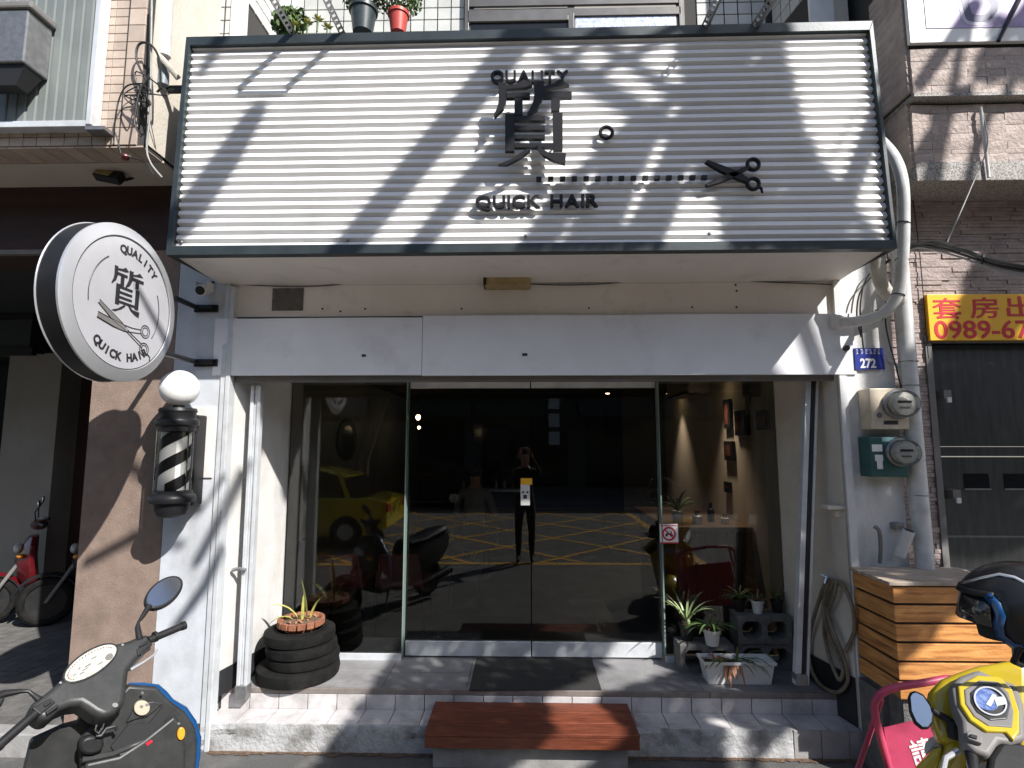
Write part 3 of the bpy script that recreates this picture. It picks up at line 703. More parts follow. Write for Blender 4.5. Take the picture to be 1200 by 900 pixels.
# ================================================================ UPPER STOREY OF THE SHOP
YB = -.08; YU = -.56; ZU0 = ZSO+.2
xa, xb = P(288,20,Y=YU).x, P(952,20,Y=YU).x; xc, xd = P(325,10,Y=YB).x, P(904,10,Y=YB).x
obj('upper_wall', MB().box(XPL-.25,xa,YU,.3,ZU0,8.0), M['cream'], shop)
obj('upper_wall', MB().box(xb,XPR,YU,.3,ZU0,8.0), M['cream'], shop)
obj('upper_wall', MB().box(xa-.1,xb+.1,YB+.012,.3,ZU0,8.0), M['mortar'], shop)
obj('balcony_floor', MB().box(xa-.0,xb+.0,YS+.1,YB+.0,4.40,4.46), M['cream'], shop)
obj('side_backing', MB().prism([(xa,YU,5.0),(xc,YB,5.0),(xa-.05,YB,5.0),(xa-.05,YU,5.0)],(0,0,3)), M['mortar'], shop)
obj('side_backing', MB().prism([(xb,YU,5.0),(xd,YB,5.0),(xb+.05,YB,5.0),(xb+.05,YU,5.0)],(0,0,3)), M['mortar'], shop)
T = .118
wt = tilebox(T-.010,.010,T*.95-.010,.001,M['whitetile'])
wx0, wx1 = P(545,20,Y=YB).x, P(801,20,Y=YB).x
z = 5.40
for r in range(6):
    x = xc
    while x+T < xd:
        if not (x+T > wx0 and x < wx1): piece('wall_tile', wt, (x+T/2,YB+.012,z+T/2), shop)
        x += T
    for (p, q) in (((xa,YU),(xc,YB)),((xb,YU),(xd,YB))):
        dv_ = Vector((q[0]-p[0],q[1]-p[1],0)); L = dv_.length; n = int(L/T); dv_.normalize()
        ang = math.atan2(dv_.y, dv_.x) if p[0] < q[0] else math.atan2(-dv_.y, -dv_.x)
        for i in range(n):
            c_ = Vector((p[0],p[1],0))+dv_*(i+.5)*T
            piece('wall_tile', wt, (c_.x,c_.y,z+T/2), shop, rot=(0,0,ang))
    z += T*.95
# tiled strip on the front, between plaster and post
x0_, x1_ = P(247,20,Y=YU).x, P(273,20,Y=YU).x
obj('strip_backing', MB().box(x0_,x1_,YU-.004,YU+.0,4.5,7.5), M['mortar'], shop)
for r in range(9):
    for c_ in range(2): piece('wall_tile', wt, (x0_+T*.55+c_*T*.9,YU-.003,4.62+r*T*.95), shop, sc=(.85,1,1))
obj('corner_post', MB().box(x1_+.0,xa+.02,YU-.03,YU-.002,4.5,7.5), M['white'], shop)
obj('corner_post', MB().box(xb-.03,P(975,20,Y=YU).x,YU-.03,YU-.002,4.5,7.5), M['white'], shop)
# window
wn = obj('window', MB().box(wx0,wx1,YB-.03,YB+.01,5.0,P(600,8,Y=YB).z+.9), M['window'], shop)
def wbox(nm, a, b, c, d, y, mm, dep=.03):
    q0, q1 = P(a,b,Y=y), P(c,d,Y=y); return obj(nm, MB().box(q0.x,q1.x,y,y+dep,q1.z,q0.z), M[mm], wn, bevel=.002)
wbox('pane', 556,-60,665,9,YB-.034,'arcwall',.003); wbox('pane', 672,-60,792,9,YB-.034,'arcwall',.003)
wbox('frame', 548,12,798,16,YB-.05,'window'); wbox('frame', 548,-2,798,3,YB-.045,'window')
wbox('pane', 552,24,666,44,YB-.036,'darkpane',.005); wbox('pane', 674,20,793,44,YB-.036,'frosted',.005)
wbox('frame', 666,15,673,44,YB-.055,'window'); wbox('frame', 549,19,666,23,YB-.055,'window')
wbox('frame', 545,-40,549,44,YB-.05,'window'); wbox('frame', 794,-40,800,44,YB-.05,'window')

# ---- pots and plants on the ledge behind the sign top
def pot(px, py, Y, r, h, m_, name, label, cat='flowerpot'):
    q = P(px,py,Y=Y)
    t = thing(name, label, cat, (q.x,Y,q.z-h))
    obj('pot', MB().lathe([(r*.72,0),(r*.95,h*.86),(r*1.06,h*.86),(r*1.08,h),(r*.95,h),(r*.9,h*.9)],(q.x,Y,q.z-h),(0,0,1),24), m_, t, smooth=True)
    obj('soil', MB().lathe([(r*.9,h*.86),(r*.88,h*.9)],(q.x,Y,q.z-h),(0,0,1),18), M['soil'], t)
    return t, q
def leafblob(c, rx, ry, rz, n, size, seed, up=0):
    r = random.Random(seed); m = MB()
    for _ in range(n):
        while True:
            p = Vector((r.uniform(-1,1),r.uniform(-1,1),r.uniform(-1,1)))
            if p.length < 1: break
        p = Vector(c)+Vector((p.x*rx,p.y*ry,p.z*rz))
        a = Vector((r.gauss(0,1),r.gauss(0,1),r.gauss(0,1)+up)).normalized(); b = a.orthogonal().normalized(); b = (Matrix.Rotation(r.uniform(0,6.28),3,a) @ b)
        s_ = size*r.uniform(.6,1.3); w = s_*.34
        m.add([p-a*s_/2,p+b*w,p+a*s_/2,p-b*w],[(0,1,2,3)])
    return m
t, q = pot(426,11,-1.17,.088,.17,mat('dark_slate_pot',(.03,.045,.05),(.045,.06,.065),.4,scale=20),'black_flowerpot','dark slate flowerpot with a bushy plant behind the top edge of the sign')
obj('foliage', leafblob((q.x,-1.17,q.z+.12),.15,.12,.15,900,.028,3), M['leaf'], t)
t, q = pot(467,16,-1.17,.066,.14,mat('coral_red_pot',(.50,.07,.05),(.42,.055,.045),.45,scale=20),'red_flowerpot','coral red flowerpot right of the dark one above the sign')
obj('foliage', leafblob((q.x,-1.15,q.z+.12),.16,.10,.14,900,.026,4), M['leaf'], t)
def rosette(c, r, n, seed, m_, parent, nm='leaf'):
    rr_ = random.Random(seed)
    for i in range(n):
        a = i*2.4; el = .25+.9*(i/n); d = Vector((math.cos(a)*math.cos(el),math.sin(a)*math.cos(el),math.sin(el))); L = r*(1-.4*i/n)
        s_ = Vector((-math.sin(a),math.cos(a),0)); u = d.cross(s_)
        m = MB(); c_ = Vector(c)
        m.add([c_,c_+d*L*.55+s_*L*.2,c_+d*L,c_+d*L*.55-s_*L*.2,c_+d*L*.55-u*L*.12],[(0,1,4),(1,2,4),(2,3,4),(3,0,4),(0,3,2,1)])
        obj(nm, m, m_, parent)
for k, (px, py, lab) in enumerate(((345,30,'yellow green succulent at the left of the ledge above the sign'),(360,28,'small succulent rosette between two taller ones above the sign'),(372,24,'tallest yellow succulent above the sign, by the steel arm'),(383,33,'low yellow succulent just left of the dark flowerpot'))):
    q = P(px,py,Y=-1.18); t = thing('succulent', lab, 'plant', (q.x,-1.18,q.z-.08), 'succulents on the ledge')
    obj('stem', MB().tube([(q.x,-1.18,q.z-.08),(q.x+.004,-1.18,q.z)],.006,6), M['leaf'], t)
    rosette((q.x,-1.18,q.z), .05, 14, k, M['yellowleaf'], t)
t = thing('ledge_bush', 'dark leafy bush spilling over the left end of the ledge above the sign', 'plant', P(335,38,Y=-1.15))
obj('foliage', leafblob(P(340,26,Y=-1.12),.13,.08,.10,500,.04,9), M['leaf'], t)

# ================================================================ LEFT BUILDING
lb = thing('left_building', 'neighbouring building on the left with brown pillar, dark beam and a dim arcade', 'building', (-4.5,-.5,0))
YT = -1.28; xe = P(171,120,Y=YT).x; zt = P(60,173,Y=YT).z; zc = P(60,190,Y=-1.1).z
ZBB = P(60,296,Y=YF).z; xbp = P(108,450,Y=YF).x
print('left', xe, zt, ZBB, xbp)
obj('pillar', MB().box(xbp,XPL-.004,YF,YF+.45,0,ZBB+.01), M['brown'], lb, 'brown stucco pillar catching the round sign shadow')
obj('beam', MB().box(-9,XPL-.004,YF+.003,YF+.4,ZBB,zt+.0), M['darkbrown'], lb)
obj('beam_lip', MB().box(-9,XPL-.2,YF-.01,YF+.03,ZBB-.012,ZBB+.02), M['trim'], lb)
obj('upper_wall', MB().box(-9,xe,YT+.012,.3,zt+.012,9), M['mortar'], lb)
obj('soffit', MB().box(-9,xe-.0,-1.09,YF+.002,zt-.003,zt+.02), M['intwall'], lb)
TX, TZ = .088, .058
lt = tilebox(TX-.005,.012,TZ-.005,.001,M['tan']); lt2 = tilebox(TX*1.25-.005,.012,TZ*2-.005,.001,M['tan'])
xq = P(145,100,Y=YT).x; n_t = 0
for r in range(26):
    z = zt+.012+r*TZ
    x = xq-TX
    lim = -3.45 if r < 5 else P(104,148,Y=YT).x-.12
    while x > lim:
        piece('facade_tile', lt, (x+TX/2,YT+.012,z+TZ/2), lb, rot=(0,random.uniform(-.01,.01),0)); x -= TX; n_t += 1
    if r % 2 == 0:
        for c_ in range(3):
            xx = xq+c_*TX*1.25
            if xx+TX*1.25 <= xe+.04: piece('facade_tile', lt2, (xx+TX*.625,YT+.012,z+TZ), lb)
obj('tile_edge', MB().box(xq-.004,xq+.0,YT-.002,YT+.01,zt,8), M['mortar'], lb)
ut = MB().box(-TX*.62+.003,TX*.62-.003,-.09+.003,.09-.003,-.010,0); ut = mesh_of(ut, M['tan'])
obj('soffit_backing', MB().box(-9,xe,YT+.01,-1.09,zt+.008,zt+.0125), M['mortar'], lb)
x = xe-TX*.62
while x > -3.7: piece('soffit_tile', ut, (x,(YT-1.09)/2+.0,zt+.010), lb); x -= TX*1.24
# return of the wall towards the shop
obj('wall_return', MB().box(xe+.0005,xe+.009,YT+.02,.3,zt+.03,9), M['cream'], lb)
# ribbed panel box
pp = [P(0,144,Y=-1.345), P(106,147,Y=-1.345)]; xr = pp[1].x; zb_ = pp[1].z
m = MB(); x = -5.2; i = 0; pts = []
while x < xr-.03:
    for dx, dy in ((0,0),(.006,.012),(.014,.012),(.02,0)): pts.append((x+dx, -1.345+dy))
    x += .062
pts.append((xr-.02,-1.345))
m.ring([[Vector((a,b,z)) for a,b in pts+[(xr-.02,-1.335),(-5.2,-1.335)]] for z in (zb_+.02, 8.5)])
pn = thing('ribbed_panel', 'pale grey green ribbed metal panel hung on the tiled wall at top left', 'metal panel', (xr-.5,-1.345,zb_))
obj('sheet', m, M['corrugated'], pn)
obj('edge_channel', MB().box(xr-.022,xr+.012,-1.36,YT-.002,zb_,8.5), M['alu'], pn, bevel=.003)
obj('bottom_channel', MB().box(-5.2,xr-.024,-1.355,YT-.002,zb_-.01,zb_+.03), M['alu'], pn, bevel=.003)
q = P(106,156,Y=-1.33)
obj('foot_bracket', MB().box(xr-.02,xr+.10,-1.36,-1.25,zb_-.035,zb_-.012), M['steel'], pn)
# grey junction box
t = thing('junction_box', 'grey weathered cabinet with a domed cap mounted on the ribbed panel', 'cabinet', P(15,75,Y=-1.36))
q0, q1 = P(-30,12,Y=-1.52), P(31,72,Y=-1.52)
obj('case', MB().box(q0.x,q1.x-.02,-1.52,-1.35,q1.z,q0.z), M['steel'], t, bevel=.008)
m = MB(); m.box(q0.x,q1.x+.005,-1.535,-1.35,q0.z+.002,q0.z+.05); obj('cap', m, M['greytrim'], t, bevel=.012)
obj('funnel', MB().ring([[Vector((q0.x+.02,-1.50,q1.z-.002)),Vector((q1.x-.03,-1.50,q1.z-.002)),Vector((q1.x-.03,-1.37,q1.z-.002)),Vector((q0.x+.02,-1.37,q1.z-.002))],
   [Vector((q0.x+.06,-1.48,q1.z-.12)),Vector((q1.x-.09,-1.48,q1.z-.12)),Vector((q1.x-.09,-1.40,q1.z-.12)),Vector((q0.x+.06,-1.40,q1.z-.12))]]), M['blackprint'], t)
obj('slot', MB().box(q0.x+.02,q0.x+.05,-1.526,-1.5185,q1.z+.03,q0.z-.05), M['blackprint'], t)
# small floodlight under the soffit
t = thing('floodlight', 'small dark floodlight fixed under the ceiling left of the sign', 'lamp', P(130,205,Y=-1.0))
q = P(130,207,Y=-.98)
obj('housing', MB(Matrix.Translation(q) @ Matrix.Rotation(R(12),4,'Y') @ Matrix.Rotation(R(-30),4,'X')).box(-.10,.08,-.03,.03,-.04,.04), M['black'], t, bevel=.01)
obj('lens', MB(Matrix.Translation(q) @ Matrix.Rotation(R(12),4,'Y') @ Matrix.Rotation(R(-30),4,'X')).box(-.085,.02,-.034,-.031,-.032,.032), M['lamp'], t)
obj('arm', MB().tube([q+Vector((.06,.05,0)),q+Vector((.09,.12,.06)),q+Vector((.06,.15,.12))],.01,8), M['black'], t)
# arcade inside
YA = 2.2; ZA = .13
ar = [-9, xbp+.0]
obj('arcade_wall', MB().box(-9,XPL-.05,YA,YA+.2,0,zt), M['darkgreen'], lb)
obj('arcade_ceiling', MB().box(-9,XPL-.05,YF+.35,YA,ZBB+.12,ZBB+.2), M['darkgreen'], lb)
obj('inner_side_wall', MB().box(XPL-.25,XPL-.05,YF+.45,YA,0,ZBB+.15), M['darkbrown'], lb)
def abox(nm, a, b, c, d, y, mm, dep=.1, dy=0):
    q0, q1 = P(a,b,Y=y), P(c,d,Y=y); return obj(nm, MB().box(q0.x,q1.x,y,y+dep,q1.z,q0.z), M[mm], lb)
abox('inner_beam', -120,300,300,334,1.2,'arcwall',.3)
abox('shop_box', -120,372,34,412,1.5,'darkgreen',.4); abox('shop_box_rim', -120,408,37,416,1.46,'black',.06); abox('shop_box_rim', -120,368,38,374,1.46,'black',.06)
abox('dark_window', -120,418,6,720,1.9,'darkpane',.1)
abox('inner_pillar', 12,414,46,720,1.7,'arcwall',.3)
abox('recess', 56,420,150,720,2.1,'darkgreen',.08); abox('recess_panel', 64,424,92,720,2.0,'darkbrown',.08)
# paving: tiles one by one where the photograph shows them
YKL = P(40,862,Z=ZA).y
pav = struct('arcade_pavement', MB().box(-9,xbp-.003,YKL+.13,YA,-.02,ZA-.006), M['mortar'])
struct('arcade_kerb', MB().box(-9,XPL-.003,YKL,YKL+.128,-.02,ZA+.006), M['kerbtile'], bevel=.008)
ptile = mesh_of(MB().box(-.0472,.0472,-.0472,.0472,0,.006), M['paving'])
rest = MB(); cnt = 0; nt_ = 0
INV = cam.rotation_euler.to_matrix().transposed()
def proj(p):
    v = INV @ (Vector(p)-CAM); return (600+FPX*v.x/-v.z, 450-FPX*v.y/-v.z) if v.z < 0 else (-9999,-9999)
y = YKL+.18
while y < YA-.05:
    x = xbp-.055 if True else 0
    while x > -5.6:
        u, v = proj((x,y,ZA))
        if -5 < u < 115 and 640 < v < 905 and y < 1.3:
            piece('paving_tile', ptile, (x,y,ZA-.006+random.random()*.002), pav, rot=(0,0,random.uniform(-.01,.01))); cnt += 1
        else: rest.box(x-.049,x+.049,y-.049,y+.049,ZA-.006,ZA)
        x -= .102
    y += .102
print('paving', cnt)
r_ = obj('paving_tile', rest, M['paving'], pav); r_['kind'] = 'stuff'
# sill stone at the foot of the brown pillar
m = MB(); m.box(xbp-.02,XPL-.01,YKL+.0,YF-.001,-.01,.11); obj('plinth', m, M['kerbtile'], lb, bevel=.01)

# ================================================================ RIGHT BUILDING
rb = thing('right_building', 'neighbouring building on the right clad in split stone tile with a steel door', 'building', (4.0,-.5,0))
XR0 = XPR+.004; YR = -.70; YR1 = -1.0; YR2 = -1.06
zc0 = P(1100,212,Y=YR1).z; zg = P(1100,190,Y=YR1).z; zl = P(1100,118,Y=YR1).z; zu = P(1100,51,Y=YR2).z
XB = P(1069,150,Y=YR1).x; XDR = P(1095,500,Y=YR).x; zd = P(1150,402,Y=YR).z
print('right', XB, zc0, zg, zl, zu, XDR, zd)
obj('lower_wall', MB().box(XR0,XDR,YR+.014,.3,0,zc0+.1), M['mortar'], rb)
obj('lower_wall', MB().box(XDR,9,YR+.014,.3,zd,zc0+.1), M['mortar'], rb)
obj('bay_core', MB().box(XB+.015,9,YR1+.015,.3,zc0,zl), M['mortar'], rb)
obj('bay_core', MB().box(XB-.015+.0,9,YR2+.015,.3,zl+.0,9), M['mortar'], rb)
obj('stone_ledge', MB().box(XB-.005,9,YR1-.012,YR1+.3,zc0-.005,zg-.003), M['granite'], rb, bevel=.004)
obj('ledge', MB().box(XB-.02,9,YR2-.01,YR1+.3,zl-.012,zl+.012), M['granite'], rb)
# split strips on the lower wall, joined: too thin to pick apart
def strips(xa, xb, z0, z1, y, seed):
    r = random.Random(seed); m = MB(); z = z0
    while z < z1:
        h = r.choice((.018,.024,.03,.036)); x = xa-r.random()*.15
        while x < xb:
            L = r.uniform(.10,.28); a, b = max(x,xa), min(x+L,xb)
            if b-a > .01:
                d = r.uniform(.002,.014); m.box(a+.0012,b-.0012,y-d,y+.014,z+.0015,min(z+h,z1)-.001)
            x += L
        z += h
    return m
o = obj('strip_cladding', strips(XR0,XDR-.03,.0,zd,YR,1), M['strip'], rb); o['kind'] = 'stuff'
o = obj('strip_cladding', strips(XR0,3.9,zd,zc0-.005,YR,2), M['strip'], rb); o['kind'] = 'stuff'
bricks = [mesh_of(MB().hexa([(-w/2,0,-h/2),(w/2,0,-h/2),(w/2,.02,-h/2),(-w/2,.02,-h/2),(-w/2,d1,h/2),(w/2,d2,h/2),(w/2,.02,h/2),(-w/2,.02,h/2)]), M['brick']) for w, h, d1, d2 in
          ((.236,.052,-.004,-.008),(.236,.052,.002,-.006),(.236,.052,-.008,.0),(.236,.026,-.002,-.004))]
def coursed(xa, xb, z0, z1, y, seed):
    r = random.Random(seed); z = z0; row = 0
    while z+.03 < z1:
        thin = r.random() < .2; h = .030 if thin else .056
        if z+h > z1: break
        x = xa+(0 if row % 2 else -.12)
        while x < xb:
            piece('stone_tile', bricks[3] if thin else bricks[r.randrange(3)], (max(x,xa)+.12,y,z+h/2), rb, sc=(1 if x >= xa else .5,1,1) if False else None) if x >= xa else piece('stone_tile', bricks[3] if thin else bricks[r.randrange(3)], (xa+.06,y,z+h/2), rb, sc=(.49,1,1))
            x += .24
        z += h; row += 1
coursed(XB, 3.9, zg, zl-.012, YR1, 4); coursed(XB-.02, 3.9, zl+.012, zu, YR2, 5)
# side faces
def sidecourse(z0, z1, xx, ya, yb, seed):
    z = z0
    while z < z1:
        h = .056; o = piece('stone_tile', bricks[seed % 3], (xx,(ya+yb)/2,z+h/2), rb, rot=(0,0,R(-90)), sc=((yb-ya)/.236,1,1)); z += h
obj('side_core', MB().box(XB+.010,XB+.03,YR1+.016,YU,zc0,zl-.02), M['mortar'], rb)
sidecourse(zc0+.1, zl-.05, XB-.008, YR1+.015, -.72, 0); sidecourse(zl+.03, zl+.9, XB-.034, YR2+.015, -.72, 1)
# poster over the bay
p0, p1 = P(1066,51,Y=YR2-.02), P(1084,35,Y=YR2-.02)
ps = thing('purple_poster', 'large purple poster in a white frame at the top right corner', 'poster', (p0.x+.5,YR2-.02,p0.z))
X3 = 4.2
obj('frame', MB().box(p0.x,X3,YR2-.03,YR2+.0,p0.z,p0.z+.9), M['whiteprint'], ps)
obj('print', MB().box(p1.x,X3-.05,YR2-.034,YR2-.031,p1.z,p0.z+.85), M['purple'], ps)
cc = P(1147,8,Y=YR2-.036)
for r_, mm, k in ((.13,'lcd',0),(.105,'greyplastic',1),(.06,'purple',2)):
    pts = [Vector((cc.x+math.cos(a)*r_*(1.1+.15*math.sin(3*a+1)),YR2-.0345-.001*k,cc.z+math.sin(a)*r_*(1.15+.12*math.cos(2*a)))) for a in [2*math.pi*i/26 for i in range(26)]]
    obj('print_blob', MB().prism(pts,(0,-.001,0)), [mat('soft_lilac_print',(.48,.44,.58),rough=.5), mat('dark_indigo_print',(.05,.05,.14),rough=.5), M['purple']][k], ps)
obj('strut', MB().tube([P(1170,48,Y=YR2-.05),P(1215,-40,Y=YR2-.05)],.012,8), M['black'], ps)
# steel door
dr = thing('steel_door', 'dull stainless roller door with two narrow slots on the right building', 'door', (XDR+.6,YR+.05,0))
obj('door_frame', MB().box(XDR-.03,XDR+.012,YR-.02,YR+.1,0,zd+.02), M['greytrim'], dr)
obj('door_frame', MB().box(XDR-.03,4.8,YR-.03,YR+.1,zd,zd+.045), M['greytrim'], dr)
YD = YR+.06
zs = [0]+[P(1150,v,Y=YD).z for v in (745,668,628,535,523,402)]
for i, (a, b, dd) in enumerate(((zs[0],zs[2]-.0,0),(zs[2]+.008,zs[3]-.004,-.012),(zs[3]+.0,zs[4]-.004,0),(zs[4]+.003,zs[5]-.003,-.012),(zs[5],zs[6]+.02,0))):
    obj('door_panel', MB().box(XDR+.013,4.8,YD+dd,YD+.04,a,b), M['stainless'], dr, bevel=.003)
for px in (1129,1176):
    q0, q1 = P(px,555,Y=YD-.003), P(px+31,572,Y=YD-.003)
    sl_ = obj('slot', MB().box(q0.x,q1.x,YD-.003,YD+.0,q1.z,q0.z), M['darkpane'], dr)
    obj('slot_rim', MB().box(q0.x-.004,q1.x+.004,YD-.010,YD-.0,q1.z-.012,q1.z-.003), M['steel'], sl_)
for py in (466,583):
    q = P(1108 if py == 466 else 1119,py,Y=YR-.02)
    obj('hasp', MB().box(q.x-.02,q.x+.03,YR-.035,YR+.05,q.z-.01,q.z+.05), M['greytrim'], dr)
    obj('padlock', MB().box(q.x-.01,q.x+.02,YR-.05,YR-.036,q.z-.035,q.z+.0), M['whiteplastic'], dr, bevel=.004)
# yellow rental board
q0, q1 = P(1086,345,Y=YR-.05), P(1092,399,Y=YR-.05)
yb = thing('rental_board', 'yellow board with red rental lettering and a phone number over the steel door', 'sign', (q0.x+.5,YR-.05,q1.z))
obj('board', MB().box(q0.x,4.3,YR-.05,YR-.02,q1.z,q0.z), M['yellowsign'], yb, bevel=.003)
def lettering(s, px0, px1, py0, py1, Y, m_, parent, bold=.02, nm='lettering', th=.001):
    a, b = P(px0,py1,Y=Y), P(px1,py0,Y=Y)
    me = fit_text(s, b.x-a.x, b.z-a.z, th, bold, m_)
    return place_mesh(nm, me, Matrix.Translation(Vector(((a.x+b.x)/2,Y,(a.z+b.z)/2))) @ FRONT, parent)
YY = YR-.0515
lettering('套', 1094,1126,349,374, YY, M['redprint'], yb, .008); lettering('房', 1138,1169,348,373, YY, M['redprint'], yb, .008); lettering('出', 1181,1211,347,372, YY, M['redprint'], yb, .008)
lettering('0989-67', 1096,1206,375,397, YY, M['redprint'], yb, .012)

# ================================================================ STREET BEHIND THE CAMERA (mirrored in the glass, shades the front)
ob = thing('opposite_building', 'dark terraced building across the street, seen mirrored in the glass doors', 'building', (0,-19,0))
obj('wall', MB().box(-40,40,-30,-19,0,9.5), M['oppwall'], ob)
ro = random.Random(11)
for i in range(-5,6):
    x = i*4.4
    obj('shop_opening', MB().box(x-1.8,x+1.8,-19.05,-18.98,.15,2.9), M['darkpane'], ob)
    obj('fascia', MB().box(x-2.1,x+2.1,-18.9,-18.6,3.1,4.1), ro.choice((M['oppwall2'],M['oppwall'],M['whiteplastic'],M['oppwall2'],M['darkgreen'])), ob)
    for f in range(2):
        w = obj('window', MB().box(x-1.4,x+1.4,-19.04,-18.97,4.6+f*2.5,5.9+f*2.5), M['darkpane'], ob)
        obj('frame', MB().box(x-.04,x+.04,-18.96,-18.94,4.6+f*2.5,5.9+f*2.5), M['oppwall2'], w)

for k in range(3): obj('vertical_sign_panel', MB().box(1.0,1.45,-18.6,-18.5,1.9+k*.75,2.45+k*.75), M['whiteplastic'], ob)
for k in range(5): obj('balcony_band', MB().box(2.6+k*2.0,4.2+k*2.0,-18.9,-18.7,4.2,4.5), M['oppwall2'], ob)

t2 = thing('shade_caster_tree', 'second unseen tree, added further back across the lane to shade the mirrored taxi', 'tree', (-4.6,-11.2,0))  # made-up tree: leaf cluster and trunk put in to dim the taxi's reflection
obj('trunk', MB().tube([(-4.6,-11.2,-.05),(-4.5,-11.0,1.5),(-3.8,-10.6,3.4),(-2.4,-10.0,4.6),(-.6,-9.6,5.6)],[.17,.14,.12,.09,.05],12), M['bark'], t2, smooth=True)
m = MB(); r2_ = random.Random(31)
for _ in range(8000):
    p = Vector((r2_.uniform(-7.6,-2.4),r2_.uniform(-8.1,-5.7),r2_.uniform(.7,1.5)))+SUNV*(3.7+r2_.uniform(-.35,.35))
    a = Vector((r2_.gauss(0,1),r2_.gauss(0,1),r2_.gauss(0,1))).normalized(); b = Matrix.Rotation(r2_.uniform(0,6.28),3,a) @ a.orthogonal().normalized(); s_ = .11*r2_.uniform(.7,1.2); w = s_*.36
    m.add([p-a*s_/2,p+b*w,p+a*s_/2,p-b*w],[(0,1,2,3)])
obj('crown', m, M['treeleaf'], t2)
# ---- unseen tree added behind the camera, limbs and leaves shaped to shade the front
tree = thing('shade_caster_tree', 'unseen leafy tree added behind the viewer, shaped so that its shade dapples the shopfront', 'tree', (7.6,-5.2,0))
obj('trunk', MB().tube([(7.6,-5.2,-.05),(7.55,-5.15,1.5),(7.4,-5.1,3.5),(7.0,-5.0,5.2),(6.4,-4.9,6.4),(5.6,-4.8,7.4)],[.2,.16,.14,.12,.09,.05],12), M['bark'], tree, smooth=True)
def inpoly(x, y, poly):
    c = False; j = len(poly)-1
    for i in range(len(poly)):
        if (poly[i][1] > y) != (poly[j][1] > y) and x < (poly[j][0]-poly[i][0])*(y-poly[i][1])/(poly[j][1]-poly[i][1])+poly[i][0]: c = not c
        j = i
    return c
def near(x, y, seg):
    (ax, ay), (bx, by), w = seg; dx, dy = bx-ax, by-ay; t = max(0,min(1,((x-ax)*dx+(y-ay)*dy)/(dx*dx+dy*dy)))
    return math.hypot(x-ax-dx*t, y-ay-dy*t) < w
crown = MB(); rt_ = random.Random(21)
def leaf_at(p, s_=.085):
    a = Vector((rt_.gauss(0,1),rt_.gauss(0,1),rt_.gauss(0,1))).normalized(); b = Matrix.Rotation(rt_.uniform(0,6.28),3,a) @ a.orthogonal().normalized()
    s_ *= rt_.uniform(.7,1.25); w = s_*.36
    crown.add([p-a*s_/2,p+b*w,p+a*s_/2,p-b*w],[(0,1,2,3)])
def shade(poly, t, gaps=(), dens=2600, spread=.3, **pl):
    pts = [P(*q, **pl) for q in poly]; A = Vector((0,0,0))
    for i in range(len(pts)): A += pts[i].cross(pts[(i+1)%len(pts)])
    nrm = (A/2); area = abs(nrm.dot(SUNV.normalized()))
    n = int(area*dens); x0_, x1_ = min(q[0] for q in poly), max(q[0] for q in poly); y0_, y1_ = min(q[1] for q in poly), max(q[1] for q in poly)
    k = 0; tries = 0
    while k < n and tries < n*20:
        tries += 1; x = rt_.uniform(x0_,x1_); y = rt_.uniform(y0_,y1_)
        if inpoly(x, y, poly) and not any(near(x,y,g_) for g_ in gaps):
            leaf_at(P(x,y,**pl)+SUNV*(t+rt_.uniform(-spread,spread))); k += 1
limbs = []
def branch(pts, t, r, **pl):
    ps = [P(*q, **pl)+SUNV*t for q in pts]
    obj('limb', MB().tube(ps, r, 7), M['bark'], tree, smooth=True); limbs.append(ps[0])
SP = dict(Y=YS+.03)
shade([(795,30),(915,36),(933,113),(946,155),(962,200),(975,250),(985,300),(850,300),(845,262),(838,226),(815,190),(797,150),(800,95)], 3.1, dens=5000, **SP)
shade([(716,160),(790,105),(800,180),(838,226),(800,222),(768,300),(600,300),(650,225)], 3.1, gaps=[((806,100),(746,226),6),((795,130),(735,262),6),((700,200),(655,285),5),((817,178),(801,213),6)], dens=4200, spread=.2, **SP)
branch([(612,40),(560,105),(490,190),(395,305)], 3.3, [.10,.10,.095,.09], **SP)
branch([(668,90),(610,150),(540,225),(482,300)], 3.3, [.06,.075,.075,.07], **SP)
branch([(790,40),(700,85),(640,112)], 3.0, [.035,.03,.02], **SP)
branch([(700,45),(655,75),(600,110)], 3.0, [.035,.03,.02], **SP)
branch([(300,130),(262,190),(205,270)], 3.2, [.06,.09,.10], **SP)
branch([(262,45),(236,85)], 3.2, [.05,.03], **SP)
branch([(1040,95),(1015,170),(968,300)], 3.0, [.05,.06,.07], **SP)
branch([(1024,96),(975,188)], 2.6, .008, **SP)
# ground
shade([(370,910),(427,815),(458,766),(560,764),(690,768),(702,790),(637,822),(645,858),(632,876),(605,910)], 3.9, dens=3600, Z=.22)
shade([(694,822),(776,797),(750,773),(800,760),(925,786),(935,850),(930,915),(710,915),(732,858)], 3.9, gaps=[((822,806),(852,816),4),((846,838),(905,862),5),((915,868),(918,905),13)], dens=3600, Z=.22)
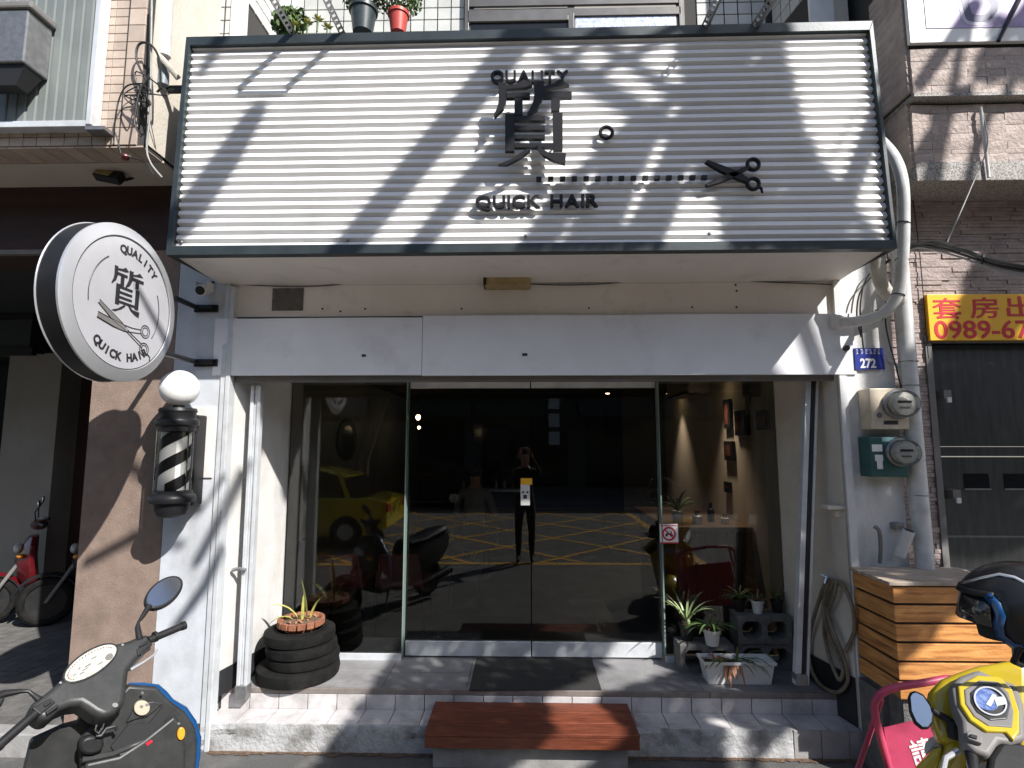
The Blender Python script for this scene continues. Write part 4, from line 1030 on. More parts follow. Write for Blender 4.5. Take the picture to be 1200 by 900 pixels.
# right building and right pillar
shade([(1160,262),(1260,262),(1260,600),(1190,640),(1000,640),(996,452),(1040,455),(1080,436)], 3.3, dens=4000, Y=YR)
BP = dict(Y=YR1)
shade([(1130,50),(1190,50),(1195,115),(1145,112),(1120,118)], 3.0, **BP)
branch([(1112,40),(1078,92),(1060,118)], 3.0, .05, **BP); branch([(1112,128),(1072,190)], 3.0, .05, **BP); branch([(1215,-20),(1160,60)], 3.0, .04, **BP)
branch([(105,560),(150,545),(235,600),(262,560)], 3.6, [.02,.03,.025,.02], Y=YF); branch([(100,660),(160,628),(215,640)], 3.6, [.03,.035,.02], Y=YF)
branch([(262,640),(238,690),(205,735)], 3.6, [.03,.035,.03], Y=YF)
branch([(300,520),(262,600),(230,660)], 3.6, [.04,.04,.03], Y=YF)
obj('crown', crown, M['treeleaf'], tree)
for i, p in enumerate(limbs):
    obj('limb', MB().tube([(6.4,-4.9,6.4),(Vector((6.4,-4.9,6.4))+p)/2+Vector((0,-.1,.5)),p],[.05,.035,.03],7), M['bark'], tree, smooth=True) if p.z > 6.2 and p.x > 2 else None

# ================================================================ ROUND BLADE SIGN
DX, DY, DZ, DR = -2.10, -1.63, 2.70, .40
q = P(136,353,X=DX); DY, DZ = q.y, q.z
qr, ql = P(203,372,X=DX), P(67,330,X=DX); print('disc', q, qr, ql); DY = (qr.y+ql.y)/2; DR = abs(qr.y-ql.y)/2
print('disc R', DR, DY, DZ)
rs = thing('round_sign', 'round white and silver blade sign with a black rim and scissors drawing', 'sign', (DX,DY,DZ))
c = Vector((DX,DY,DZ)); AX = (1,0,0)
obj('drum', MB().lathe([(DR,-.10),(DR,0)],c,AX,72), M['letter'], rs, smooth=True)
obj('back_rim', MB().torus(c+Vector((-.10,0,0)),AX,DR,.005,72,6), M['silver'], rs, smooth=True)
obj('bezel', MB().lathe([(DR+.003,-.004),(DR+.003,.006),(DR-.012,.012),(DR*.86,.022),(DR*.85,.012)],c,AX,72), M['silver'], rs, smooth=True)
fc = obj('face', MB().lathe([(DR*.86,.0),(DR*.86,.016)],c,AX,72), M['signface'], rs)
XF = .0175
obj('outline_ring', MB().torus(c+Vector((.017,0,0)),AX,DR*.845,.0022,80,6,.6), M['blackprint'], rs, smooth=True)
def fp(u, v, x=XF): return c+Vector((x,u*DR,v*DR))       # u: right as read, v: up, units of the radius
def flat(pts, name='line_print', th=.0012): return obj(name, MB().prism([fp(*p) for p in pts],(th,0,0)), M['blackprint'], rs)
def arc(a0, a1, r, w, n=14):
    a = [R(a0+(a1-a0)*i/n) for i in range(n+1)]
    m = MB(); pts = [fp(math.cos(t)*r,math.sin(t)*r) for t in a]; m.tube(pts, w*DR, 5); return obj('line_print', m, M['blackprint'], rs)
arc(125,190,.62,.006); arc(-35,25,.62,.006)
gx = [p[0] for s_ in GLYPH for p in s_]; gy = [p[1] for s_ in GLYPH for p in s_]; gcx, gcy = (min(gx)+max(gx))/2, (min(gy)+max(gy))/2; gs = .60/(max(gy)-min(gy))
for s_ in GLYPH: flat([((x-gcx)*gs*1.02, -(y-gcy)*gs+.16) for x, y in s_], 'character_stroke')
SIDE = Matrix(((0,0,1),(1,0,0),(0,1,0)))                 # text x->+Y, y->+Z, z->+X
def arctext(s, rad, a0, a1, top, size):
    n = len(s)
    for i, ch_ in enumerate(s):
        if ch_ == ' ': continue
        a = R(a0+(a1-a0)*i/(n-1)); p = fp(math.cos(a)*rad, math.sin(a)*rad)
        me = text_mesh(ch_, size*DR, .0006, .006*DR, M['blackprint']); 
        rot = (a-math.pi/2) if top else (a+math.pi/2)
        Mx = Matrix.Translation(p) @ SIDE.to_4x4() @ Matrix.Rotation(rot,4,'Z')
        place_mesh('letter', me, Mx, rs)
arctext('QUALITY', .69, 100, 48, True, .145)
arctext('QUICK HAIR', .70, 232, 304, False, .145)
def stroke(nm, pts, w, parent, x=.0178): return obj(nm, MB().tube([fp(u,v,x) for u, v in pts], w*DR, 6), M['blackprint'], parent)
sc_ = obj('scissors_blade', MB().prism([fp(-.46,-.10),fp(-.42,-.07),fp(-.05,-.27),fp(.02,-.31),fp(-.02,-.34),fp(-.2,-.27)],(.0012,0,0)), M['greytrim'], rs)
obj('scissors_blade', MB().prism([fp(-.46,-.27),fp(-.45,-.22),fp(-.02,-.29),fp(.04,-.33),fp(-.02,-.36),fp(-.2,-.33)],(.0014,0,0)), M['greytrim'], sc_)
stroke('scissors_line', [(-.46,-.10),(-.2,-.27),(0,-.34),(.34,-.52)], .005, sc_); stroke('scissors_line', [(-.44,-.06),(-.05,-.26),(.10,-.36),(.33,-.47)], .005, sc_)
stroke('scissors_line', [(-.46,-.28),(-.2,-.34),(0,-.36),(.3,-.33)], .005, sc_); stroke('scissors_line', [(-.45,-.21),(-.02,-.28),(.12,-.29),(.3,-.28)], .005, sc_)
for u, v in ((.38,-.29),(.38,-.53)):
    obj('scissors_ring', MB().torus(fp(u,v),AX,.085*DR,.007*DR,24,5,.5), M['blackprint'], sc_); obj('scissors_ring', MB().torus(fp(u,v),AX,.055*DR,.006*DR,24,5,.5), M['blackprint'], sc_)
stroke('scissors_line', [(.44,-.58),(.50,-.62),(.50,-.68)], .008, sc_)
obj('rivet', MB().lathe([(.008,0),(.008,.002)],fp(.03,-.33),AX,10), M['silver'], sc_)
# bracket arms to the pillar
for pxa, pya, pxb, pyb in ((196,340,250,360),(190,410,250,424)):
    b = P(pxb,pyb,Y=YF-.03); a = Vector((DX-.06, DY+DR*.93, P(pxa,pya,X=DX).z))
    ar_ = obj('bracket_arm', MB().tube([a, Vector((b.x-.12,b.y-.01,b.z)), b], .018, 8), M['black'], rs, smooth=True)
    obj('bracket_plate', MB().box(b.x-.14,b.x+.02,YF-.022,YF-.001,b.z-.03,b.z+.02), M['black'], ar_)

# ================================================================ BARBER POLE
YBP = YF-.20; pc = P(205,540,Y=YBP); zb0, zb1 = P(205,606,Y=YBP).z, P(205,473,Y=YBP).z
bp_ = thing('barber_pole', 'black and white striped barber pole with a white globe mounted on the left pillar', 'barber pole', (pc.x,YBP,zb0))
cx, cy = pc.x, YBP
def zz_(py): return P(205,py,Y=YBP).z
r1 = .118
obj('base_cap', MB().lathe([(.045,zb0-.0),(.085,zb0+.015),(.100,zb0+.05),(.104,zb0+.085),(.128,zb0+.095),(.134,zb0+.115),(.128,zb0+.135),(.112,zb0+.15),(.110,zb0+.165),(.10,zb0+.17)],(cx,cy,0),(0,0,1),36), M['letter'], bp_, smooth=True)
zt_ = zz_(500)
obj('top_cap', MB().lathe([(.095,zt_-.035),(.108,zt_-.03),(.110,zt_),(.124,zt_+.01),(.128,zt_+.03),(.122,zt_+.045),(.105,zt_+.055),(.105,zt_+.09),(.112,zt_+.10),(.105,zt_+.118),(.04,zt_+.125),(.035,zt_+.14)],(cx,cy,0),(0,0,1),36), M['letter'], bp_, smooth=True)
zg0 = zt_+.13; 
obj('globe', MB().ell((cx,cy,zg0+.118),.118,.118,.118,28,16), M['globe'], bp_, smooth=True, angle=80)
# striped cylinder: helical bands as separate meshes
zlo, zhi = zb0+.165, zt_-.03; rc = .088; nz = 40; na = 36
obj('core', MB().lathe([(rc-.0015,zlo),(rc-.0015,zhi)],(cx,cy,0),(0,0,1),36), M['whiteprint'], bp_, smooth=True)
pitch = .158
for b_ in range(2):
    m = MB(); rows = []
    steps = 60; a_start = b_*math.pi
    for i in range(-14, steps+14):
        z = zlo+(zhi-zlo)*i/steps
    # each stripe is a helicoidal ribbon: angle runs, z follows
    N_ = 200; turns = (zhi-zlo+.5)/(2*pitch)
    for i in range(N_+1):
        a = 2*math.pi*turns*i/N_; zc_ = zlo-.15+2*pitch*a/(2*math.pi)+b_*pitch
        z0_ = max(zlo,min(zhi,zc_-pitch*.25)); z1_ = max(zlo,min(zhi,zc_+pitch*.25))
        d_v = Vector((math.sin(a),-math.cos(a),0))
        for rr_, zz2 in ((rc,z0_),(rc,z1_)): rows.append(Vector((cx,cy,zz2))+d_v*rr_)
    fs = [(2*i,2*i+2,2*i+3,2*i+1) for i in range(N_) if abs(rows[2*i].z-rows[2*i+1].z) > 1e-5 or abs(rows[2*i+2].z-rows[2*i+3].z) > 1e-5]
    m.add(rows, fs); obj('stripe', m, M['letter'], bp_, smooth=True, angle=60)
obj('glass_tube', MB().ring([[Vector((cx+math.cos(2*math.pi*k/36)*.102,cy+math.sin(2*math.pi*k/36)*.102,z)) for k in range(36)] for z in (zlo-.01,zhi+.01)],cap=False), M['tube'], bp_, smooth=True)
for a in (200,340): obj('chrome_rod', MB().tube([(cx+math.cos(R(a))*.108,cy+math.sin(R(a))*.108,zlo-.02),(cx+math.cos(R(a))*.108,cy+math.sin(R(a))*.108,zhi+.02)],.0045,8), M['chrome'], bp_, smooth=True)
obj('back_plate', MB().box(cx-.04,cx+.085,cy+.07,YF-.012,zb0+.06,zt_+.08), M['black'], bp_, bevel=.01)
q0, q1 = P(231,477,Y=YF-.01), P(250,560,Y=YF-.01)
obj('wall_board', MB().box(q0.x-.05,q1.x-.01,YF-.012,YF-.001,q1.z,q0.z), M['whiteplastic'], bp_, bevel=.003)

# CCTV camera
q = P(237,340,Y=YF-.12)
t = thing('cctv_camera', 'small white bullet security camera under the left corner of the sign', 'camera', q)
ax = Vector((.15,-1,-.35)).normalized()
obj('body', MB().lathe([(.03,-.12),(.037,-.10),(.038,.03),(.034,.035)],q,ax,20), M['whiteplastic'], t, smooth=True)
obj('lens', MB().lathe([(.030,.034),(.030,.037),(.012,.042)],q,ax,20), M['blackprint'], t, smooth=True)
for sx in (-1,1): obj('hood_wing', MB().box(q.x+sx*.042-.003,q.x+sx*.042+.003,q.y-.02,q.y+.06,q.z-.0,q.z+.06), M['whiteplastic'], t)
obj('mount', MB().tube([q+Vector((0,.08,.03)),q+Vector((0,.12,.09))],.012,8), M['black'], t)

# ================================================================ PIPES, METERS, CABLES AT THE RIGHT PILLAR
YP1 = YF-.22; YP2 = YF-.07
pr = wire('bundled_pipe', 'white taped air conditioner pipe curving into the lintel at the sign right corner', [P(1024,158,Y=YF-.12),P(1046,182,Y=YF-.30),P(1057,212,Y=YF-.38),P(1059,260,Y=YF-.36),P(1057,310,Y=YF-.32),P(1052,345,Y=YF-.28),P(1036,366,Y=YF-.22),P(1008,376,Y=YF-.13),P(982,378,Y=YF-.03)], .035, M['pvc'], 'pipe', None, 14, 7)
t = thing('pipe_stub', 'lumpy sealed plaster collar where the taped pipe enters the lintel', 'pipe collar', P(980,378,Y=YF-.02))
obj('collar', MB().ell(P(981,378,Y=YF-.02),.055,.05,.055,14,8), M['plaster'], t, smooth=True)
for k, (px, py, dy) in enumerate(((1058,262,-.36),(1057,305,-.32),(1052,346,-.28),(1030,369,-.20))):
    o = obj('tie', MB().torus(P(px,py,Y=YF+dy),(P(px,py,Y=YF+dy)-P(px+2 if k<3 else px+12,py-12 if k<3 else py-5,Y=YF+dy)),.036,.004,16,6), M['cable'], pr)
dp = thing('drain_pipe', 'tall grey drain pipe running down the edge of the tiled wall', 'pipe', P(1083,664,Y=YP1+.04))
a, b = P(1059,375,Y=YF-.06), P(1084,664,Y=YF-.06)
obj('pipe', MB().tube([Vector((b.x,YF-.06,b.z-.55)),b,Vector(((a.x+b.x)/2,YF-.06,(a.z+b.z)/2)),Vector((a.x,YF-.06,a.z+.6))],[.052,.052,.052,.052],18), M['pvc'], dp, smooth=True)
for py in (424,452,580): 
    q = P(1060+(py-375)*.087,py,Y=YF-.06); obj('clip', MB().torus(q,(0,0,1),.054,.004,20,6), M['steel'], dp)
wire('elbow_pipe', 'short cream taped elbow pipe tucked under the right end of the sign', [P(1028,303,Y=YF-.25),P(1030,325,Y=YF-.22),P(1040,344,Y=YF-.16),P(1054,352,Y=YF-.08)], .042, M['pvctape'], 'pipe', None, 12, 6)
t = wire('grey_conduit', 'grey conduit dropping behind the meters and bending near the planter', [P(1040,420,Y=YF-.02),P(1056,440,Y=YF-.02),P(1062,520,Y=YF-.02),P(1064,560,Y=YF-.02),P(1068,605,Y=YF-.02)], .010, M['pvc'], 'conduit')
q = P(1058,640,Y=YF-.08)
t = thing('open_pipe', 'short open ended white pipe tilted below the green meter', 'pipe', q)
obj('pipe', MB().tube([P(1054,651,Y=YF-.06),P(1065,622,Y=YF-.10)],.034,16,True), M['pvc'], t, smooth=True)
obj('bore', MB().tube([P(1065,622.5,Y=YF-.10),P(1065.4,621.3,Y=YF-.102)],.026,16,True), M['blackprint'], t)
obj('clamp', MB().box(*(lambda p:(p.x-.03,p.x+.02,YF-.06,YF-.002,p.z-.02,p.z+.02))(P(1052,616,Y=YF-.03))), M['steel'], t)
wire('rising_hose', 'thin grey hose looping up beside the planter', [P(1031,660,Y=YF-.03),P(1032,640,Y=YF-.05),P(1030,622,Y=YF-.06),P(1024,617,Y=YF-.05)], .012, M['greytrim'], 'hose')
for k, (pts, lab) in enumerate((
   ([(1050,300),(1018,322),(1008,360),(1012,410)], 'outer black cable dropping from the sign corner beside the elbow pipe'),
   ([(1044,304),(1012,335),(1004,365),(1009,395)], 'inner black cable hanging down the right pillar'),
   ([(1040,335),(1038,380),(1050,430),(1060,470)], 'black cable running behind the white bundled pipe'))):
    wire('pillar_cable', lab, [P(x,y,Y=YF-.04-.01*k) for x,y in pts], .005, M['cable'], 'cable', 'black cables on the right pillar')
for k, (dz, r_, lab) in enumerate(((0,.013,'thickest black cable of the bundle crossing the tiled wall'),(5,.008,'middle cable of the bundle crossing the tiled wall'),(9,.006,'lowest thin greenish cable of the bundle crossing the tiled wall'))):
    wire('overhead_cable', lab, [P(1052,292+dz,Y=YR-.1),P(1075,286+dz*.5,Y=YR-.2),P(1102,286+dz,Y=YR-.4),P(1130,294+dz,Y=YR-.6),P(1165,306+dz,Y=YR-.8),P(1230,318+dz,Y=YR-1.1)], r_, M['greycable' if k == 2 else 'cable'], 'cable', 'cables crossing the right wall')
for px, py in ((1103,287),(1151,303)): pass
t = thing('cable_clip', 'black clip binding the cable bundle on the tiled wall', 'clip', P(1151,305,Y=YR-.72))
obj('band', MB().torus(P(1151,304.5,Y=YR-.72),(1,-.6,-.2),.026,.006,16,6), M['cable'], t)
wire('drop_wire', 'thin pale wire hanging diagonally from the stone bay to the cable bundle', [P(1151,130,Y=YR1-.03),P(1157,170,Y=YR1-.06),P(1140,215,Y=YR1-.08),P(1110,284,Y=YR-.42)], .004, M['greycable'], 'wire')
wire('wall_conduit', 'white conduit stub running down the stone bay', [P(1149,126,Y=YR1-.03),P(1153,160,Y=YR1-.03),P(1159,208,Y=YR1-.03)], .010, M['pvc'], 'conduit')
wire('joint_wire', 'thin black wire running straight down the strip tiles left of the rental board', [P(1069,228,Y=YR-.03),P(1078,300,Y=YR-.03),P(1088,420,Y=YR-.03)], .0035, M['cable'], 'wire')
# electricity meters
def meter(px0, py0, px1, py1, m_, label, mc, Mr):
    Y1 = YF-.12; q0, q1 = P(px0,py0,Y=Y1), P(px1,py1,Y=Y1)
    t = thing('electricity_meter', label, 'meter', ((q0.x+q1.x)/2,YF,q1.z), 'electricity meters on the right pillar')
    obj('case', MB().box(q0.x,q1.x,Y1,YF-.002,q1.z,q0.z), m_, t, bevel=.006)
    c_ = P(*mc,Y=Y1)
    obj('rim', MB().lathe([(Mr*1.12,0),(Mr*1.12,.02),(Mr,.03)],c_,(0,-1,0),28), M['steel'], t, smooth=True)
    obj('dial', MB().lathe([(Mr*.86,.03),(Mr*.86,.075)],c_,(0,-1,0),24), M['dial'], t, smooth=True)
    obj('glass_cover', MB().lathe([(Mr,.02),(Mr,.09),(Mr*.93,.105)],c_,(0,-1,0),28), M['tube'], t, smooth=True)
    dd = P(mc[0],mc[1],Y=Y1)
    obj('digit_window', MB().box(dd.x-Mr*.5,dd.x+Mr*.5,Y1-.0775,Y1-.0752,dd.z+.005,dd.z+.02), M['blackprint'], t)
    obj('name_plate', MB().box(dd.x-Mr*.4,dd.x+Mr*.35,Y1-.0775,Y1-.0752,dd.z-.03,dd.z-.018), M['greytrim'], t)
    return t, q0, q1, Y1
t, q0, q1, Y1 = meter(1018,455,1066,503,M['meterbeige'],'upper electricity meter in a beige case on the right pillar',(1051,474),.085)
obj('seal_plate', MB().box(q0.x+.08,q0.x+.17,Y1-.002,Y1+.0,q1.z+.03,q1.z+.055), M['blackprint'], t)
obj('disc_mark', MB().lathe([(.018,0),(.018,.002)],(q0.x+.055,Y1,q1.z+.09),(0,-1,0),14), M['greytrim'], t)
t, q0, q1, Y1 = meter(1018,512,1066,559,M['metergreen'],'lower electricity meter in a dark green case with worn stickers',(1053,530),.080)
for a_, b_, w, h in ((.015,.16,.065,.045),(.03,.10,.05,.04),(.04,.05,.035,.05)): obj('worn_sticker', MB().box(q0.x+a_,q0.x+a_+w,Y1-.0015-a_*.01,Y1+.0,q1.z+b_,q1.z+b_+h), M['whiteprint'], t)
obj('pale_cover', MB().box(q0.x+.08,q0.x+.16,Y1-.003,Y1+.0,q0.z-.03,q0.z-.002), mat('pale_teal',(.25,.42,.42),rough=.4), t)
# number plate
q0, q1 = P(1001,408,Y=YF-.02), P(1037,433,Y=YF-.02)
t = thing('house_number_plate', 'small blue enamel house number plate reading 272 on the right pillar', 'plate', ((q0.x+q1.x)/2,YF-.02,q1.z))
obj('plate', MB().box(q0.x,q1.x,YF-.02,YF-.012,q1.z,q0.z), M['bluesign'], t)
lettering('272', 1008.5,1026,420,431.5, YF-.021, M['whiteprint'], t, .03, 'number')
m = MB(); rr2 = random.Random(3)
for i in range(6):
    x = q0.x+.01+i*.028; 
    for k in range(4): m.box(x+rr2.uniform(0,.008),x+rr2.uniform(.014,.022),YF-.0212,YF-.0198,q0.z-.012-k*.009,q0.z-.009-k*.009)
o = obj('fine_print', m, M['whiteprint'], t); o['kind'] = 'stuff'
q = P(992,408,Y=YF-.02); obj('cable_hole', MB().lathe([(.022,0),(.018,.02)],(q.x,YF-.012,q.z),(0,-1,0),9), M['blackprint'], shop)

# ================================================================ PLANTER BOX (slatted wood) in front of the right pillar
fx0 = P(1050,740,Y=-1.18).x; pb_t = P(1050,686,Y=-1.18).z; pb_b = P(1059,821,Y=-1.18).z; YPB = -1.18; YPE = YF-.03; fx1 = P(1140,672,Y=YPE).x-.12
print('planter', fx0, fx1, pb_t, pb_b)
pb = thing('wooden_cabinet', 'slatted honey wood cabinet standing in front of the drain pipe', 'cabinet', ((fx0+fx1)/2,(YPB+YPE)/2,0))
obj('dark_liner', MB().box(fx0+.02,fx1-.02,YPB+.02,YPE-.005,pb_b+.01,pb_t-.02), M['blackprint'], pb)
ns = 6; hh = (pb_t-pb_b)/ns
for i in range(ns):
    z0_ = pb_b+i*hh; 
    obj('front_slat', MB().box(fx0,fx1,YPB-.0,YPB+.018,z0_+.006,z0_+hh-.009), M['pine'], pb, bevel=.002)
    obj('side_slat', MB().box(fx0,fx0+.018,YPB+.019,YPE,z0_+.006,z0_+hh-.009), M['pine'], pb, bevel=.002)
for k in range(4):
    ya, yb_ = YPB-.02+(YPE-YPB+.02)*k/4, YPB-.02+(YPE-YPB+.02)*(k+1)/4
    obj('top_board', MB().box(fx0-.03,fx1+.02,ya+.002,yb_-.002,pb_t+.002,pb_t+.022), M['pinetop'], pb, bevel=.002)
for x in (fx0+.03,fx1-.09): obj('leg', MB().box(x,x+.05,YPB+.03,YPE-.02,0,pb_b+.0), M['cinder'], pb)
obj('plinth', MB().box(fx0-.01,fx0+.03,YPB+.16,YPE,0,pb_b-.03), M['cinder'], pb)

# ================================================================ ENTRANCE THINGS
# wooden step
q = [P(512,822,Z=.235),P(738,829,Z=.235),P(750,866,Z=.235),P(496,857,Z=.235)]
xa, xb = (q[3].x+q[0].x)/2, (q[1].x+q[2].x)/2; ya, yb_ = (q[2].y+q[3].y)/2, YFE-.03
zh = .24
ws = thing('wooden_step', 'low red brown slatted wooden step in front of the entrance', 'step', ((xa+xb)/2,(ya+yb_)/2,0))
nb = 3
for k in range(nb):
    a_, b_ = ya+(yb_-ya)*k/nb, ya+(yb_-ya)*(k+1)/nb
    obj('board', MB().box(xa,xb,a_+.003,b_-.003,zh-.022,zh), M['redwood'], ws, bevel=.004)
obj('front_board', MB().box(xa+.002,xb-.002,ya+.006,ya+.026,zh-.088,zh-.023), M['redwood'], ws, bevel=.003)
for x in (xa+.02,xb-.04): obj('runner', MB().box(x,x+.02,ya+.03,yb_-.0,ZT+.001,zh-.023), M['redwood'], ws)
obj('support_block', MB().box(xa+.04,xb-.06,ya+.09,YK-.02,0.0,zh-.092), M['kerbtile'], ws)
# mat
mp_ = [P(557,770,Z=ZF+.01),P(691,770,Z=ZF+.01),P(705,808,Z=ZF+.01),P(550,808,Z=ZF+.01)]
dm = MB().prism([mp_[3],mp_[2],Vector((mp_[2].x,YG-.03,ZF+.01)),Vector((mp_[3].x,YG-.03,ZF+.01))],(0,0,-.009))
tag(obj('door_mat', dm, M['mat'], bevel=.002), 'black rectangular door mat lying before the glass doors', 'door mat')
# stacked tyres
tyc = P(353,775,Z=ZF+.1)
yt_ = -.36; cols = [(P(350,780,Y=yt_).x,yt_,.098,.215,.092),(P(356,750,Y=yt_).x+.0,yt_+.01,.075,.195,.072),(P(355,733,Y=yt_).x,yt_,.075,.19,.07),(P(352,715,Y=yt_).x-.0,yt_+.01,.085,.185,.08)]
labs = ['bottom tyre of the stack, the widest','second tyre from the bottom of the stack','third tyre from the bottom of the stack','top tyre of the stack, carrying the terracotta pot']
z = ZF
for (x, y, h, R_, r_), lab in zip(cols, labs):
    m = MB(); prof_ = [(R_-r_*.55,0.0),(R_-r_*.1,-h*.5),(R_+r_*.45,-h*.5),(R_+r_*.72,-h*.36),(R_+r_*.78,-h*.0),(R_+r_*.72,h*.36),(R_+r_*.45,h*.5),(R_-r_*.1,h*.5),(R_-r_*.55,.0)]
    rings = [[Vector((x+math.cos(2*math.pi*k/40)*a_,y+math.sin(2*math.pi*k/40)*a_,z+h/2+b_)) for k in range(40)] for a_, b_ in prof_]
    m.ring(rings, cap=False)
    t = thing('old_tyre', lab, 'tyre', (x,y,z), 'old tyres stacked left of the doors')
    obj('tyre', m, M['rubber'], t, smooth=True, angle=50)
    obj('bead', MB().torus((x,y,z+h-.006),(0,0,1),R_*.86,.005,36,6), M['rubber'], t)
    z += h-.002
px_, py_ = cols[3][0]+.005, cols[3][1]
tp = thing('terracotta_pot', 'low terracotta bowl of dry soil and yellowing stems on the tyres', 'flowerpot', (px_,py_,z))
obj('bowl', MB().lathe([(.10,z-.03),(.15,z+.045),(.155,z+.06),(.14,z+.06),(.13,z+.045)],(px_,py_,0),(0,0,1),30), M['terracotta'], tp, smooth=True)
for k in range(16):
    a_ = 2*math.pi*k/16; obj('rim_piece', MB(Matrix.Translation((px_+math.cos(a_)*.155,py_+math.sin(a_)*.155,z+.05)) @ Matrix.Rotation(a_,4,'Z')).box(-.008,.008,-.026,.026,-.028,.016), M['terracotta'], tp, bevel=.004)
obj('soil', MB().lathe([(.145,z+.03),(.13,z+.045),(.05,z+.058),(.0,z+.06)],(px_,py_,0),(0,0,1),20), M['soil'], tp, smooth=True)
def blade(base, d, L, w, droop, m_, parent, nm='leaf', n=7, curl=0):
    d = Vector(d).normalized(); p = Vector(base); side = d.cross(Vector((0,0,1)))
    side = side.normalized() if side.length > 1e-3 else Vector((1,0,0)); vs = []
    for i in range(n+1):
        t_ = i/n; ww = w*(math.sin(math.pi*min(1,.15+t_*.85))**.6 if t_ < 1 else .02)
        up = side.cross(d).normalized()
        vs += [p-side*ww/2+up*ww*.18, p.copy(), p+side*ww/2+up*ww*.18]
        p = p+d*L/n; d = (d+Vector((0,0,-droop/n))).normalized()
    fs = []
    for i in range(n): fs += [(3*i,3*i+1,3*i+4,3*i+3),(3*i+1,3*i+2,3*i+5,3*i+4)]
    return obj(nm, MB().add(vs, fs), m_, parent, smooth=True, angle=80)
for (u, v, ang, L, w, dr_) in ((-.02,0,140,.26,.03,1.6),(.04,.0,100,.32,.035,.8),(.06,.02,60,.24,.03,1.5),(-.06,.01,165,.22,.025,1.9),(.02,-.03,85,.2,.02,.5)):
    a_ = R(ang); blade((px_+u,py_+v,z+.05),(math.cos(a_)*.55,-.1,math.sin(a_)*1.1),L,w,dr_,M['yellowleaf'],tp,'stem_leaf')
for k in range(26):
    a_ = random.uniform(0,6.28); r_ = random.uniform(0,.11)
    blade((px_+math.cos(a_)*r_,py_+math.sin(a_)*r_,z+.055),(math.cos(a_*3),math.sin(a_*3),.5),.05,.02,1.4,M['dryleaf'],tp,'dry_scrap',3)

# cinder blocks
def cblock(cx_, cy_, z0_, rz, label, w=.39, d=.19, h=.19):
    t = thing('cinder_block', label, 'block', (cx_,cy_,z0_), 'hollow cinder blocks by the right pane')
    Mx = Matrix.Translation((cx_,cy_,z0_)) @ Matrix.Rotation(R(rz),4,'Z'); m = MB(Mx); wl = .032
    # lies on its side: the two hollows open to the street
    m.box(-w/2,w/2,-d/2,d/2,0,wl); m.box(-w/2,w/2,-d/2,d/2,h-wl,h)
    m.box(-w/2,-w/2+wl,-d/2,d/2,wl,h-wl); m.box(w/2-wl,w/2,-d/2,d/2,wl,h-wl); m.box(-.02,.02,-d/2,d/2,wl,h-wl)
    for sx, x0_ in ((1,-w/2+wl),(-1,-.02),(1,.02),(-1,w/2-wl)):
        for z0b, sz in ((wl,1),(h-wl,-1)): m.prism([(x0_,-d/2,z0b),(x0_+sx*.028,-d/2,z0b),(x0_,-d/2,z0b+sz*.028)],(0,d,0))
    obj('web', m, M['cinder'], t); return t
yb1 = -.22
p_ = P(845,780,Y=yb1); zb2 = ZF
bx = P(895,760,Y=-.20).x+.01
cblock(bx, -.12, ZF, 0, 'bottom cinder block under the upper one at the right pane')
cblock(bx-.005, -.13, ZF+.192, 0, 'upper cinder block carrying the small white pot')
cblock(P(826,770,Y=-.2).x, -.17, ZF, 0, 'left single cinder block under the variegated plant')
# long white trough
tx0, tx1 = P(823,790,Y=-.42).x, P(906,790,Y=-.42).x; ty0, ty1 = -.47, -.32
tr = thing('white_trough', 'long white plastic trough planter standing in front of the cinder blocks', 'planter', ((tx0+tx1)/2,-.40,ZF))
zt2 = ZF+.155; m = MB()
o_ = [Vector((tx0+.03,ty0+.015,ZF+.002)),Vector((tx1-.03,ty0+.015,ZF+.002)),Vector((tx1-.03,ty1-.015,ZF+.002)),Vector((tx0+.03,ty1-.015,ZF+.002))]
r0 = [[o_[0],o_[1],o_[2],o_[3]],
      [Vector((tx0+.008,ty0,zt2-.022)),Vector((tx1-.008,ty0,zt2-.022)),Vector((tx1-.008,ty1,zt2-.022)),Vector((tx0+.008,ty1,zt2-.022))],
      [Vector((tx0-.004,ty0-.01,zt2-.02)),Vector((tx1+.004,ty0-.01,zt2-.02)),Vector((tx1+.004,ty1+.01,zt2-.02)),Vector((tx0-.004,ty1+.01,zt2-.02))],
      [Vector((tx0-.006,ty0-.012,zt2)),Vector((tx1+.006,ty0-.012,zt2)),Vector((tx1+.006,ty1+.012,zt2)),Vector((tx0-.006,ty1+.012,zt2))],
      [Vector((tx0+.008,ty0+.004,zt2)),Vector((tx1-.008,ty0+.004,zt2)),Vector((tx1-.008,ty1-.004,zt2)),Vector((tx0+.008,ty1-.004,zt2))],
      [Vector((tx0+.02,ty0+.012,zt2-.05)),Vector((tx1-.02,ty0+.012,zt2-.05)),Vector((tx1-.02,ty1-.012,zt2-.05)),Vector((tx0+.02,ty1-.012,zt2-.05))]]
m.ring(r0); obj('trough', m, M['whiteplastic'], tr, bevel=.003)
obj('soil', MB().box(tx0+.022,tx0+(tx1-tx0)*.55,ty0+.014,ty1-.014,zt2-.052,zt2-.03), M['soil'], tr)
rp = random.Random(8)
for k in range(14):
    a_ = rp.uniform(-.2,3.3); blade((tx0+rp.uniform(.18,.30),-.40+rp.uniform(-.03,.03),zt2-.03),(math.cos(a_),-.55+rp.uniform(-.3,.3),rp.uniform(.5,1.3)),rp.uniform(.18,.28),.018,rp.uniform(1.4,2.4),M['leaf'],tr,'leaf')
